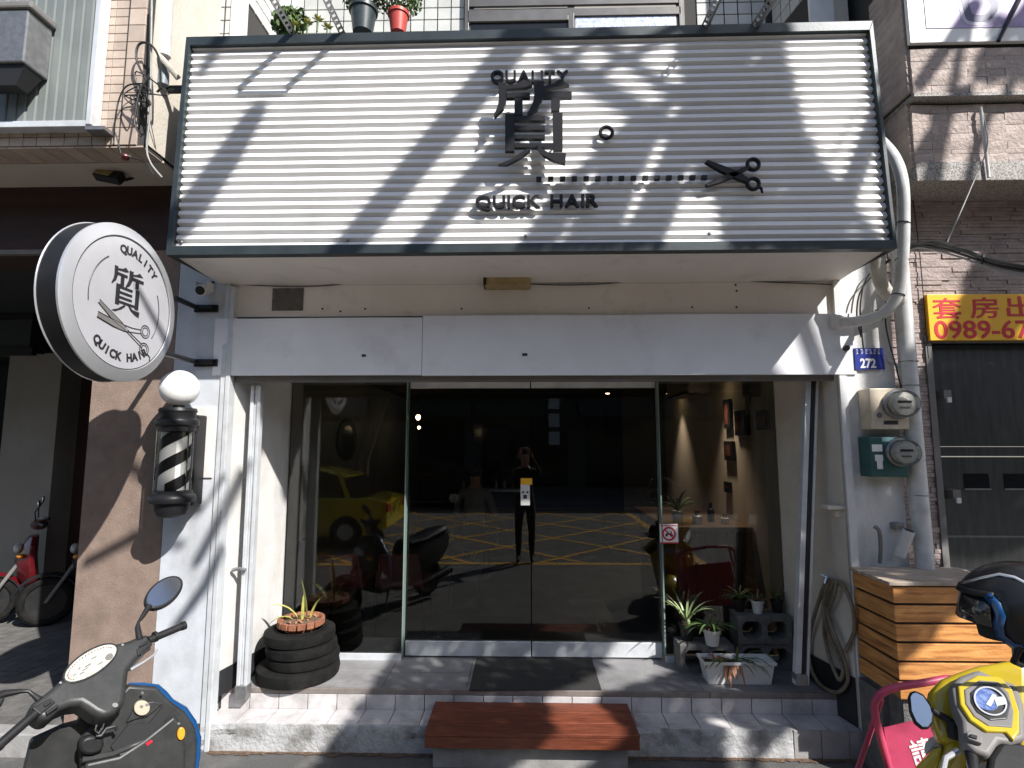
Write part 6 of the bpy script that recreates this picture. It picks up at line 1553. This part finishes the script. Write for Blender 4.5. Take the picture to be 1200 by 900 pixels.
obj('red_tag', T2.slab([z5(*p) for p in [(682,785),(712,768),(716,778),(690,796)]], .002, .034), M['redprint'], sl_)
for (x, y) in ((668,548),(838,692)): obj('screw', T2.disc(*z5(x,y),1.8,1.6,0,.004,.034), M['steel'], sl_)

# ---- right scooter, yellow
def z8(x, y): return (1010+x/3.461, 640+y/3.461)
O2 = P(1158,822,Z=1.0); print('yellow', O2)
Fy = Vector((-.35,.94,0)).normalized(); Ly = Vector((0,0,1)).cross(Fy)
sy_ = thing('scooter', 'yellow scooter with a round blue dash parked at the front right corner', 'scooter', (O2.x,O2.y,0))
scooter_body(sy_, (O2.x,O2.y+.04), Fy, M['yellow'], M['black'], .98)
V2 = (CAM-O2).normalized()
T3 = Trace(O2, -Fy*.55+Vector((0,0,.75))-Vector((.25,0,0)))
T4 = Trace(O2+Fy*.07, -Fy*.7+Vector((-.5,0,.4)))
obj('yellow_cowl', T4.slab([z8(*p) for p in [(272,650),(285,585),(330,535),(400,508),(480,482),(600,462),(690,470),(690,820),(480,850),(400,800),(330,815),(300,740)]], .10), M['yellow'], sy_, smooth=True, bevel=.03, seg=4)
obj('grey_cowl', T3.slab([z8(*p) for p in [(362,560),(395,525),(470,498),(560,508),(625,545),(660,640),(668,780),(610,800),(560,790),(520,850),(455,830),(412,790),(404,700),(375,640)]], .06, .01), M['greytrim'], sy_, smooth=True, bevel=.014, seg=3)
yr = [(390,565),(468,522),(560,528),(612,582),(640,670),(640,752),(616,788),(585,752),(505,750),(440,705),(398,640)]
obj('yellow_ring', T3.slab([z8(*p) for p in yr], .03, .022), M['yellow'], sy_, smooth=True, bevel=.006, seg=3)
obj('dash_panel', T3.slab([z8(*p) for p in [(415,580),(475,542),(555,548),(598,595),(618,670),(612,735),(512,728),(455,690),(420,638)]], .02, .026), M['greytrim'], sy_, bevel=.005)
obj('dash_window', T3.slab([z8(*p) for p in [(440,592),(478,558),(545,556),(584,596),(604,640),(590,700),(520,706),(466,672),(442,632)]], .012, .030), M['greyplastic'], sy_, bevel=.004)
dz = obj('lcd_dial', T3.disc(*z8(505,620),16.5,11.8,32,.004,.0335), M['lcd'], sy_)
m = MB(); 
for i in range(30):
    q0 = 2*math.pi*i/30; q1 = 2*math.pi*(i+1)/30; a_ = R(32)
    def pt(q, k):
        u, v = math.cos(q)*21*k, math.sin(q)*15.5*k; c0 = z8(522,628); return T3(c0[0]+u*math.cos(a_)-v*math.sin(a_), c0[1]+u*math.sin(a_)+v*math.cos(a_), .036)
    m.add([pt(q0,1),pt(q1,1),pt(q1,.90),pt(q0,.90)],[(0,1,2,3)])
obj('dial_ring', m, M['silver'], dz); 
obj('dial_bar', T3.slab([z8(*p) for p in [(505,640),(530,600),(545,605),(522,650)]], .002, .0365), M['whiteprint'], dz)
obj('lcd_readout', T3.slab([z8(*p) for p in [(535,612),(575,610),(585,640),(548,648)]], .002, .0362), mat('pale_lcd',(.45,.55,.50),rough=.3), dz)
mk = obj('mirror_housing', T4.slab([z8(*p) for p in [(190,612),(198,592),(216,585),(250,600),(280,640),(292,680),(290,716),(272,740),(246,742),(216,718),(196,670)]], .03, .05), M['black'], sy_, smooth=True, bevel=.006, seg=3)
obj('mirror_glass', T4.slab([z8(*p) for p in [(198,612),(206,598),(220,594),(248,608),(274,646),(285,684),(282,712),(268,732),(246,732),(222,710),(203,668)]], .002, .052), M['chrome'], mk)
obj('mirror_stem', MB().tube([T4(*z8(*p),.04) for p in ((284,665),(310,682),(345,700),(368,732))],[.010,.012,.014,.016],10), M['black'], sy_, smooth=True)
obj('stem_base', MB().lathe([(.022,-.03),(.024,0),(.014,.03)],T4(*z8(374,742),.03),(0,0,1),16), M['black'], sy_, smooth=True)
obj('switch_housing', T3.slab([z8(*p) for p in [(425,752),(440,744),(492,770),(488,800),(430,778)]], .02, .03), M['greytrim'], sy_, bevel=.004)
obj('switch', T3.slab([z8(*p) for p in [(440,760),(470,768),(468,782),(438,772)]], .01, .036), M['black'], sy_, bevel=.002)
obj('grip', MB().tube([T3(*z8(440,815),-.03),T3(*z8(448,870),-.02),T3(*z8(455,960),-.0)],[.020,.018,.018],14), M['black'], sy_, smooth=True)
obj('brake_lever', MB().tube([T3(*z8(390,830),-.05),T3(*z8(340,860),-.05),T3(*z8(325,930),-.04)],[.010,.009,.009],8), M['silver'], sy_, smooth=True)
obj('lower_cowl', T4.slab([z8(*p) for p in [(300,815),(400,800),(470,840),(560,800),(690,800),(690,980),(200,980),(225,900)]], .09, -.03), M['black'], sy_, smooth=True, bevel=.02)
obj('side_fairing', T4.slab([z8(*p) for p in [(296,820),(330,812),(318,870),(285,980),(190,980),(225,895)]], .06, .01), M['yellow'], sy_, smooth=True, bevel=.02, seg=3)
obj('column_cover', T3.slab([z8(*p) for p in [(520,850),(560,790),(640,790),(690,820),(690,980),(500,980)]], .05, .0), M['black'], sy_, smooth=True, bevel=.015)
# ---- helmet on the right scooter's mirror
HC = P(1199,716,Y=-4.45+1.96); print('helmet', HC)
hm = thing('helmet', 'black open face motorcycle helmet with blue stripes perched on the yellow scooter', 'helmet', HC)
Hx = Matrix.Translation(HC) @ Matrix.Rotation(R(-38),4,'Z') @ Matrix.Rotation(R(-8),4,'Y')
m = MB(); nu, nv = 32, 16; rings = []
def hpnt(a, e, k=1.0):
    rx = .162*(1+.04*math.cos(a)); return Hx @ Vector((-math.cos(a)*math.cos(e)*rx*k, -math.sin(a)*math.cos(e)*.132*k, math.sin(e)*(.15 if e > 0 else .16)*k))
for j in range(nv+1):
    e = R(-38)+(R(90)-R(-38))*j/nv; rings.append([hpnt(2*math.pi*i/nu, min(e,R(89.9))) for i in range(nu)])
fs = []; vs = [p for r_ in rings for p in r_]
for j in range(nv):
    for i in range(nu):
        a = (i+.5)/nu*360; a = a-360 if a > 180 else a; e = -38+128*(j+.5)/nv
        if abs(a) < 62 and e < 24: continue       # face opening, towards -x
        fs.append((j*nu+i, j*nu+(i+1)%nu, (j+1)*nu+(i+1)%nu, (j+1)*nu+i))
m.add(vs, fs); sh_ = obj('shell', m, mat('gloss_black_shell',(.016,.016,.018),rough=.35,coat=.1,spec=.3), hm, smooth=True, angle=80)
md = sh_.modifiers.new('thickness','SOLIDIFY'); md.thickness = .012; md.offset = 1
def hband(path, w, m_, nm, k=1.105):
    m = MB(); vs = []
    for i, (a, e) in enumerate(path):
        b = path[min(i+1,len(path)-1)]; a0_ = path[max(i-1,0)]; da, de = b[0]-a0_[0], b[1]-a0_[1]; l = math.hypot(da,de); na, ne = -de/l, da/l
        vs += [hpnt(R(a+na*w/2),R(e+ne*w/2),k), hpnt(R(a-na*w/2),R(e-ne*w/2),k)]
    m.add(vs, [(2*i,2*i+1,2*i+3,2*i+2) for i in range(len(path)-1)])
    o = obj(nm, m, m_, hm, smooth=True); md = o.modifiers.new('thickness','SOLIDIFY'); md.thickness = .002; return o
hband([(-66+132*i/20+0,26+3*math.sin(math.pi*i/20)) for i in range(21)], 7, M['black'], 'visor_rim', 1.10)
hband([(60,26),(68,16),(70,4),(66,-6),(64,-18),(72,-28),(80,-30)], 9, M['blue'], 'blue_stripe')
hband([(84,-30),(96,-30),(106,-24),(120,-4)], 6, M['blue'], 'blue_stripe')
hband([(20,36),(45,46),(70,54),(90,50),(108,36),(120,18)], 4, M['silver'], 'silver_stripe')
hband([(-66,24),(-67,10),(-66,-4),(-64,-18),(-74,-26),(-95,-20),(-118,-4)], 9, M['blue'], 'blue_stripe')
m = MB(); pk = [(-60,25),(-40,27),(-20,28),(0,28),(20,28),(40,27),(60,25)]
m.add([hpnt(R(a),R(e),1.02) for a, e in pk]+[hpnt(R(a),R(e-34),1.10) for a, e in pk], [(i,i+1,i+8,i+7) for i in range(6)])
vz = obj('visor', m, mat('smoked_visor',(.02,.02,.022),rough=.08,coat=.8), hm, smooth=True); md = vz.modifiers.new('thickness','SOLIDIFY'); md.thickness = .003
obj('liner', MB().ring([[Hx @ Vector((math.cos(2*math.pi*i/24)*.135*k, math.sin(2*math.pi*i/24)*.108*k, z_)) for i in range(24)] for k, z_ in ((1,-.08),(1,.02),(.7,.09))]), mat('black_foam',(.02,.02,.02),rough=.95), hm, smooth=True)
obj('chin_strap', MB().tube([Hx @ Vector(p) for p in ((-.03,-.12,-.08),(-.06,-.09,-.14),(-.04,-.02,-.17),(-.03,.06,-.14),(-.02,.11,-.08))],.009,8), M['black'], hm, smooth=True)
obj('rivet', MB().ell(hpnt(R(72),R(-20),1.02),.007,.007,.007,10,6), M['silver'], hm, smooth=True)
obj('mirror_stalk', MB().tube([HC+Vector((.02,.02,-.02)), O2+Vector((.26,.02,.02))],.01,8), M['black'], sy_, smooth=True)
# ---- pink folding stand
YK2 = -1.72
pk = thing('folding_stand', 'magenta metal folding notice stand with white characters behind the yellow scooter', 'sign stand', (P(1060,880,Y=YK2).x,YK2,0))
pth = [P(*z8(*p),Y=YK2) for p in ((128,960),(110,900),(85,810),(62,720),(50,665),(52,632),(72,602),(105,582),(150,570),(240,556),(340,538))]
e_ = pth[-1]; pth += [e_+Vector((.22,0,.0)), e_+Vector((.27,0,-.05)), e_+Vector((.28,0,-.2)), Vector((e_.x+.34,YK2,.02))]; pth[0] = Vector((pth[0].x+.05,YK2,.02))
obj('frame_tube', MB().tube(pth,.0165,12), M['pink'], pk, smooth=True)
obj('back_leg', MB().tube([pth[5]+Vector((.05,.03,0)), Vector((pth[5].x+.05,YK2+.42,.02))],.012,8), M['pink'], pk)
obj('back_leg', MB().tube([e_+Vector((.2,.03,0)), Vector((e_.x+.25,YK2+.42,.02))],.012,8), M['pink'], pk)
pl_ = obj('panel', MB().prism([P(*z8(90,738),Y=YK2),P(*z8(200,712),Y=YK2),P(*z8(300,694),Y=YK2)+Vector((.28,0,.02)),Vector((e_.x+.30,YK2,.25)),Vector((P(*z8(130,960),Y=YK2).x,YK2,.25))],(0,.006,0)), M['pink'], pk)
pc0 = P(1080,881,Y=YK2-.003); me = fit_text('請', .095, .115, .0006, .012, M['whiteprint'])
place_mesh('character', me, Matrix.Translation(Vector((pc0.x,YK2-.002,pc0.z))) @ FRONT @ Matrix.Rotation(R(14),4,'Z'), pk)

# ---- scooters in the arcade and one mirrored in front of the taxi
def full_scooter(O, F, paint, label, group=None):
    t = thing('scooter', label, 'scooter', (O[0],O[1],O[2]), group)
    z0_ = O[2]; F_, L_, U_ = frame_of(F)
    n0 = set(ORG)
    scooter_body(t, (O[0],O[1]), F, paint, M['black'], .98)
    Mx = Matrix(((F_.x,L_.x,0,O[0]),(F_.y,L_.y,0,O[1]),(0,0,1,0),(0,0,0,1)))
    m = MB(Mx); rs_ = []
    for y_, r1_, r2_, dz_ in ((-.20,.03,.025,.02),(-.10,.055,.045,0),(0,.075,.06,-.01),(.10,.055,.045,0),(.20,.03,.025,.02)):
        rs_.append([Vector((math.cos(a)*r1_,y_,.98+dz_+math.sin(a)*r2_)) for a in [2*math.pi*i/12 for i in range(12)]])
    m.ring(rs_); obj('handlebar_cowl', m, paint, t, smooth=True)
    obj('gauge', MB(Mx).ell((-.03,0,1.03),.045,.08,.02,16,8), M['dial'], t, smooth=True)
    for s_ in (-1,1):
        obj('grip', MB(Mx).tube([(0,s_*.2,1.0),(-.06,s_*.34,.99)],.017,10), M['black'], t, smooth=True)
        st_ = obj('mirror_stem', MB(Mx).tube([(.02,s_*.17,1.0),(.03,s_*.24,1.12),(.0,s_*.30,1.18)],.006,8), M['black'], t, smooth=True)
        obj('mirror', MB(Mx).ell((.0,s_*.32,1.21),.015,.06,.04,16,8), M['chrome'], st_, smooth=True)
    for ch_ in t.children: ch_.location.z = 0; 
    t.location.z = z0_
    # parts were built from the road up: lift with the thing
    for ch_ in t.children:
        for v in ch_.data.vertices: v.co.z += z0_
        for g_ in ch_.children:
            for v in g_.data.vertices: v.co.z += z0_
    t.location.z = 0; t.location.z = z0_
    for ch_ in t.children:
        ch_.location.z = 0
    return t
full_scooter((-5.15,1.35,.13), (-.75,-.6,0), M['red'], 'dark red scooter parked in the shade of the left arcade, further from the brown pillar', 'scooters parked in the left arcade')
full_scooter((-4.55,1.35,.13), (-.8,-.55,0), M['black'], 'black scooter in the left arcade just behind the brown pillar', 'scooters parked in the left arcade')

# ================================================================ TAXI BEHIND THE VIEWER (mirrored in the left pane)
TXO = -.45
tx = thing('parked_car', 'yellow taxi at the roadside behind the viewer, mirrored in the left pane', 'car', (-4.2,-5.6,0))
def loftx(secs): 
    m = MB(); m.ring([[Vector((x,-5.6+y*s_,z)) for s_, y, z in [(-1,w,z0_),(-1,w+.02,(z0_+z1_)/2),(-1,w*.93,z1_),(1,w*.93,z1_),(1,w+.02,(z0_+z1_)/2),(1,w,z0_)]] for x, w, z0_, z1_ in secs]); return m
obj('body', loftx([(-6.4,.70,.35,.62),(-6.2,.82,.24,.78),(-5.2,.86,.22,.88),(-3.2,.87,.22,.93),(-2.3,.84,.24,.93),(-2.0,.74,.36,.86)]), M['taxi'], tx, smooth=True, bevel=.04, seg=3)
obj('cabin', loftx([(-5.3,.72,.86,.90),(-4.75,.66,.88,1.36),(-4.2,.64,.90,1.45),(-3.4,.64,.90,1.44),(-2.8,.68,.90,1.28),(-2.45,.72,.88,.95)]), M['darkpane'], tx, smooth=True)
obj('roof', loftx([(-4.75,.60,1.35,1.39),(-4.2,.60,1.43,1.48),(-3.4,.60,1.42,1.47),(-2.85,.60,1.28,1.33)]), M['taxi'], tx, smooth=True, bevel=.015)
for x in (-5.05,-3.95,-2.75): obj('window_pillar', MB().prism([(x-.05,-4.86,.90),(x+.05,-4.86,.90),(x+(.45 if x < -5 else 0 if x < -3 else -.25)+.04,-4.97,1.42),(x+(.45 if x < -5 else 0 if x < -3 else -.25)-.04,-4.97,1.42)],(0,-.02,0)), M['taxi'], tx)
for x in (-5.6,-2.75):
    for y, sx in ((-4.76,1),(-6.44,-1)):
        w = obj('wheel', MB().torus((x,y,.31),(0,1,0),.22,.09,28,8), M['rubber'], tx, smooth=True)
        obj('hubcap', MB().lathe([(.19,-.05),(.19,.05),(.06,.06)],(x,y,.31),(0,sx,0),20), M['silver'], w, smooth=True)
obj('door_mirror', MB().ell((-4.85,-4.62,.98),.06,.10,.07,14,8), M['taxi'], tx, smooth=True)
for y in (-4.95,-6.25): obj('tail_light', MB().box(-2.02,-1.99,y-.12,y+.12,.66,.82), M['redprint'], tx, bevel=.01)
obj('roof_sign', MB().box(-3.95,-3.65,-5.75,-5.45,1.48,1.60), M['yellowsign'], tx, bevel=.02)

tx.location = tx.location+Vector((-.6,-1.3,0))
dk = copy_tree(tx, 'dark car with red tail lights far across the street, mirrored beside the standing person', (-4.2+.6,-5.6-7.6,0))
for ch_ in list(dk.children):
    if ch_.name.startswith('roof_sign'): bpy.data.objects.remove(ch_); continue
    if ch_.data.materials[0] == M['taxi']:
        ch_.data = ch_.data.copy(); ch_.data.materials[0] = M['black']
# ================================================================ PEOPLE (skin-modifier bodies)
def person(name_label, joints, edges, mats, part_of, cat='person', loc=None):
    me = bpy.data.meshes.new('body'); names = list(joints); idx = {n: i for i, n in enumerate(names)}
    me.from_pydata([joints[n][0] for n in names], [(idx[a], idx[b]) for a, b in edges], [])
    o = bpy.data.objects.new('tmp', me); COL.objects.link(o)
    sk = o.modifiers.new('skin','SKIN'); sk.use_smooth_shade = True
    lay = me.skin_vertices[0] if me.skin_vertices else None
    for i, n in enumerate(names):
        r_ = joints[n][1]; me.skin_vertices[0].data[i].radius = r_ if isinstance(r_, tuple) else (r_, r_)
        me.skin_vertices[0].data[i].use_root = (n == 'pelvis')
    ss = o.modifiers.new('sub','SUBSURF'); ss.levels = 2; ss.render_levels = 2
    bpy.context.view_layer.update()
    m2 = bpy.data.meshes.new_from_object(o.evaluated_get(bpy.context.evaluated_depsgraph_get()))
    bpy.data.objects.remove(o)
    m2.materials.clear()
    for mm in mats: m2.materials.append(mm)
    for p in m2.polygons: p.material_index = part_of(p.center); p.use_smooth = True
    return m2
def stick(O, face, pose):
    """joint table in metres: x right of the figure, y forward"""
    f = Vector(face).normalized(); r_ = Vector((f.y,-f.x,0)); O = Vector(O)
    return {k: (O+r_*v[0][0]+f*v[0][1]+Vector((0,0,v[0][2])), v[1]) for k, v in pose.items()}
base_pose = {
 'pelvis':((0,0,.98),(.155,.11)),'waist':((0,.0,1.12),(.13,.10)),'chest':((0,0,1.30),(.165,.12)),'neck0':((0,0,1.46),(.07,.07)),'neck':((0,.01,1.52),.052),
 'head0':((0,.02,1.60),(.075,.085)),'head':((0,.02,1.70),(.078,.095)),'crown':((0,.01,1.76),(.05,.06)),
 'hipL':((-.09,0,.92),.10),'kneeL':((-.11,.02,.50),.062),'calfL':((-.11,-.01,.33),.060),'ankL':((-.11,0,.09),.04),'toeL':((-.12,.15,.035),(.04,.03)),
 'hipR':((.09,0,.92),.10),'kneeR':((.11,.02,.50),.062),'calfR':((.11,-.01,.33),.060),'ankR':((.11,0,.09),.04),'toeR':((.12,.15,.035),(.04,.03)),
 'shL':((-.18,0,1.42),.06),'elL':((-.24,.12,1.20),.042),'wrL':((-.10,.26,1.52),.028),'haL':((-.08,.28,1.60),(.034,.018)),
 'shR':((.18,0,1.42),.06),'elR':((.24,.12,1.20),.042),'wrR':((.10,.26,1.52),.028),'haR':((.08,.28,1.60),(.034,.018))}
base_edges = [('pelvis','waist'),('waist','chest'),('chest','neck0'),('neck0','neck'),('neck','head0'),('head0','head'),('head','crown'),
 ('pelvis','hipL'),('hipL','kneeL'),('kneeL','calfL'),('calfL','ankL'),('ankL','toeL'),('pelvis','hipR'),('hipR','kneeR'),('kneeR','calfR'),('calfR','ankR'),('ankR','toeR'),
 ('neck0','shL'),('shL','elL'),('elL','wrL'),('wrL','haL'),('neck0','shR'),('shR','elR'),('elR','wrR'),('wrR','haR')]
def add_fingers(pose, edges, side, hand, wr):
    h = Vector(pose[hand][0]); w = Vector(pose[wr][0]); d = (h-w).normalized(); s_ = 1 if side == 'R' else -1
    for k in range(4):
        a = h+d*.02+Vector((s_*(.026-.017*k),0,0)); b = a+d*(.035+.008*(1 if k in (1,2) else 0))+Vector((-s_*.01,.012,0)); c_ = b+d*.014+Vector((-s_*.018,-.006,0))
        n1, n2 = f'f{side}{k}a', f'f{side}{k}b'
        pose[n1] = (tuple(b),.009); pose[n2] = (tuple(c_),.008); edges += [(hand,n1),(n1,n2)]
    pose[f'f{side}t'] = (tuple(h-d*.03+Vector((-s_*.045,.01,.01))),.010); edges.append((hand,f'f{side}t'))
po = dict(base_pose); ed = list(base_edges)
for k in ('wrL','wrR','haL','haR'): pass
po['wrL'] = ((-.11,.30,1.66),.028); po['haL'] = ((-.085,.315,1.74),(.034,.018)); po['wrR'] = ((.11,.30,1.66),.028); po['haR'] = ((.085,.315,1.74),(.034,.018)); po['elL'] = ((-.27,.16,1.38),.042); po['elR'] = ((.27,.16,1.38),.042)
po = {k: ((v[0][0],v[0][1],v[0][2]*1.04), v[1]) for k, v in po.items()}
add_fingers(po, ed, 'L', 'haL', 'wrL'); add_fingers(po, ed, 'R', 'haR', 'wrR')
OP = (0,-4.86,0); jp = stick(OP, (0,1,0), po)
def cloth(z_sh, z_tr, hips):
    return None
me = person('', jp, ed, [M['darkcloth'],M['skin'],M['darkcloth'],M['black']], lambda c: 3 if c.z < .09 else 1 if (c.z > 1.54 and abs(c.x) < .12 and c.y < -4.70) or c.z > 1.72 else 0, None)
ph = thing('person', 'person in dark clothes holding up a phone behind the camera, mirrored in the doors', 'person', OP)
b = bpy.data.objects.new('body', me); COL.objects.link(b); b.parent = ph; b.location = -Vector(OP)
hc = Vector((0,-4.85,1.78))
obj('hair', MB().ell(hc+Vector((0,-.015,.02)),.092,.108,.10,20,12), M['hair'], ph, smooth=True)
for s_ in (-1,1):
    obj('eye', MB().ell(hc+Vector((s_*.032,.105,-.02)),.012,.008,.008,10,6), M['whiteprint'], ph, smooth=True); obj('ear', MB().ell(hc+Vector((s_*.088,.01,-.03)),.012,.02,.032,10,6), M['skin'], ph, smooth=True)
obj('nose', MB().ell(hc+Vector((0,.118,-.045)),.014,.018,.022,10,6), M['skin'], ph, smooth=True); obj('mouth', MB().ell(hc+Vector((0,.108,-.085)),.024,.008,.006,10,6), M['redprint'], ph, smooth=True)
tag(obj('phone', MB().box(-.08,.08,-4.485,-4.476,1.90,1.985), M['black'], bevel=.006), 'black phone held up in both hands by the mirrored person', 'phone')
# customer in a grey shirt, seated with the back to the door
q = P(556,590,Y=2.6); OS = (q.x,2.6,ZF)
po = dict(base_pose)
for n_, (x, y, z_) in {'pelvis':(0,0,.56),'waist':(0,.0,.70),'chest':(0,.02,.90),'neck0':(0,.04,1.06),'neck':(0,.06,1.12),'head0':(0,.10,1.19),'head':(0,.12,1.28),'crown':(0,.11,1.34),
   'hipL':(-.10,.06,.52),'kneeL':(-.13,.44,.52),'calfL':(-.13,.44,.33),'ankL':(-.13,.42,.09),'toeL':(-.13,.56,.035),'hipR':(.10,.06,.52),'kneeR':(.13,.44,.52),'calfR':(.13,.44,.33),'ankR':(.13,.42,.09),'toeR':(.13,.56,.035),
   'shL':(-.18,.03,1.00),'elL':(-.25,.08,.76),'wrL':(-.18,.28,.66),'haL':(-.14,.35,.64),'shR':(.18,.03,1.00),'elR':(.25,.08,.76),'wrR':(.18,.28,.66),'haR':(.14,.35,.64)}.items():
    po[n_] = ((x,y,z_), base_pose[n_][1])
ed = list(base_edges); add_fingers(po, ed, 'L', 'haL', 'wrL'); add_fingers(po, ed, 'R', 'haR', 'wrR')
jp = stick(OS, (0,1,0), po)
me = person('', jp, ed, [M['greyshirt'],M['skin'],M['darkcloth'],M['black']], lambda c: 3 if c.z < ZF+.09 else 2 if c.z < ZF+.66 and not (c.y > 2.75 and abs(c.x-OS[0]) > .2 and False) else 1 if c.z > ZF+1.10 or (c.z < ZF+.80 and abs(c.x-OS[0]) > .16) else 0, None)
ps_ = thing('person', 'person in a grey t-shirt sitting with their back to the glass doors', 'person', OS)
b = bpy.data.objects.new('body', me); COL.objects.link(b); b.parent = ps_; b.location = -Vector(OS)
obj('hair', MB().ell((OS[0],OS[1]+.10,ZF+1.30),.09,.10,.10,20,12), M['hair'], ps_, smooth=True)
ch_ = thing('salon_chair', 'dark salon chair under the person in the grey shirt', 'chair', OS)
obj('seat', MB().box(OS[0]-.27,OS[0]+.27,OS[1]-.22,OS[1]+.3,ZF+.36,ZF+.46), M['maroon'], ch_, bevel=.03, seg=3)
for s_ in (-1,1): obj('armrest', MB().box(OS[0]+s_*.30-.03,OS[0]+s_*.30+.03,OS[1]-.1,OS[1]+.3,ZF+.55,ZF+.60), M['black'], ch_, bevel=.01)
for s_ in (-1,1): obj('arm_post', MB().box(OS[0]+s_*.29-.015,OS[0]+s_*.29+.015,OS[1]+.0,OS[1]+.03,ZF+.40,ZF+.55), M['steel'], ch_)
obj('column', MB().lathe([(.22,ZF),(.2,ZF+.03),(.04,ZF+.05),(.04,ZF+.36)],(OS[0],OS[1],0),(0,0,1),20), M['steel'], ch_, smooth=True)
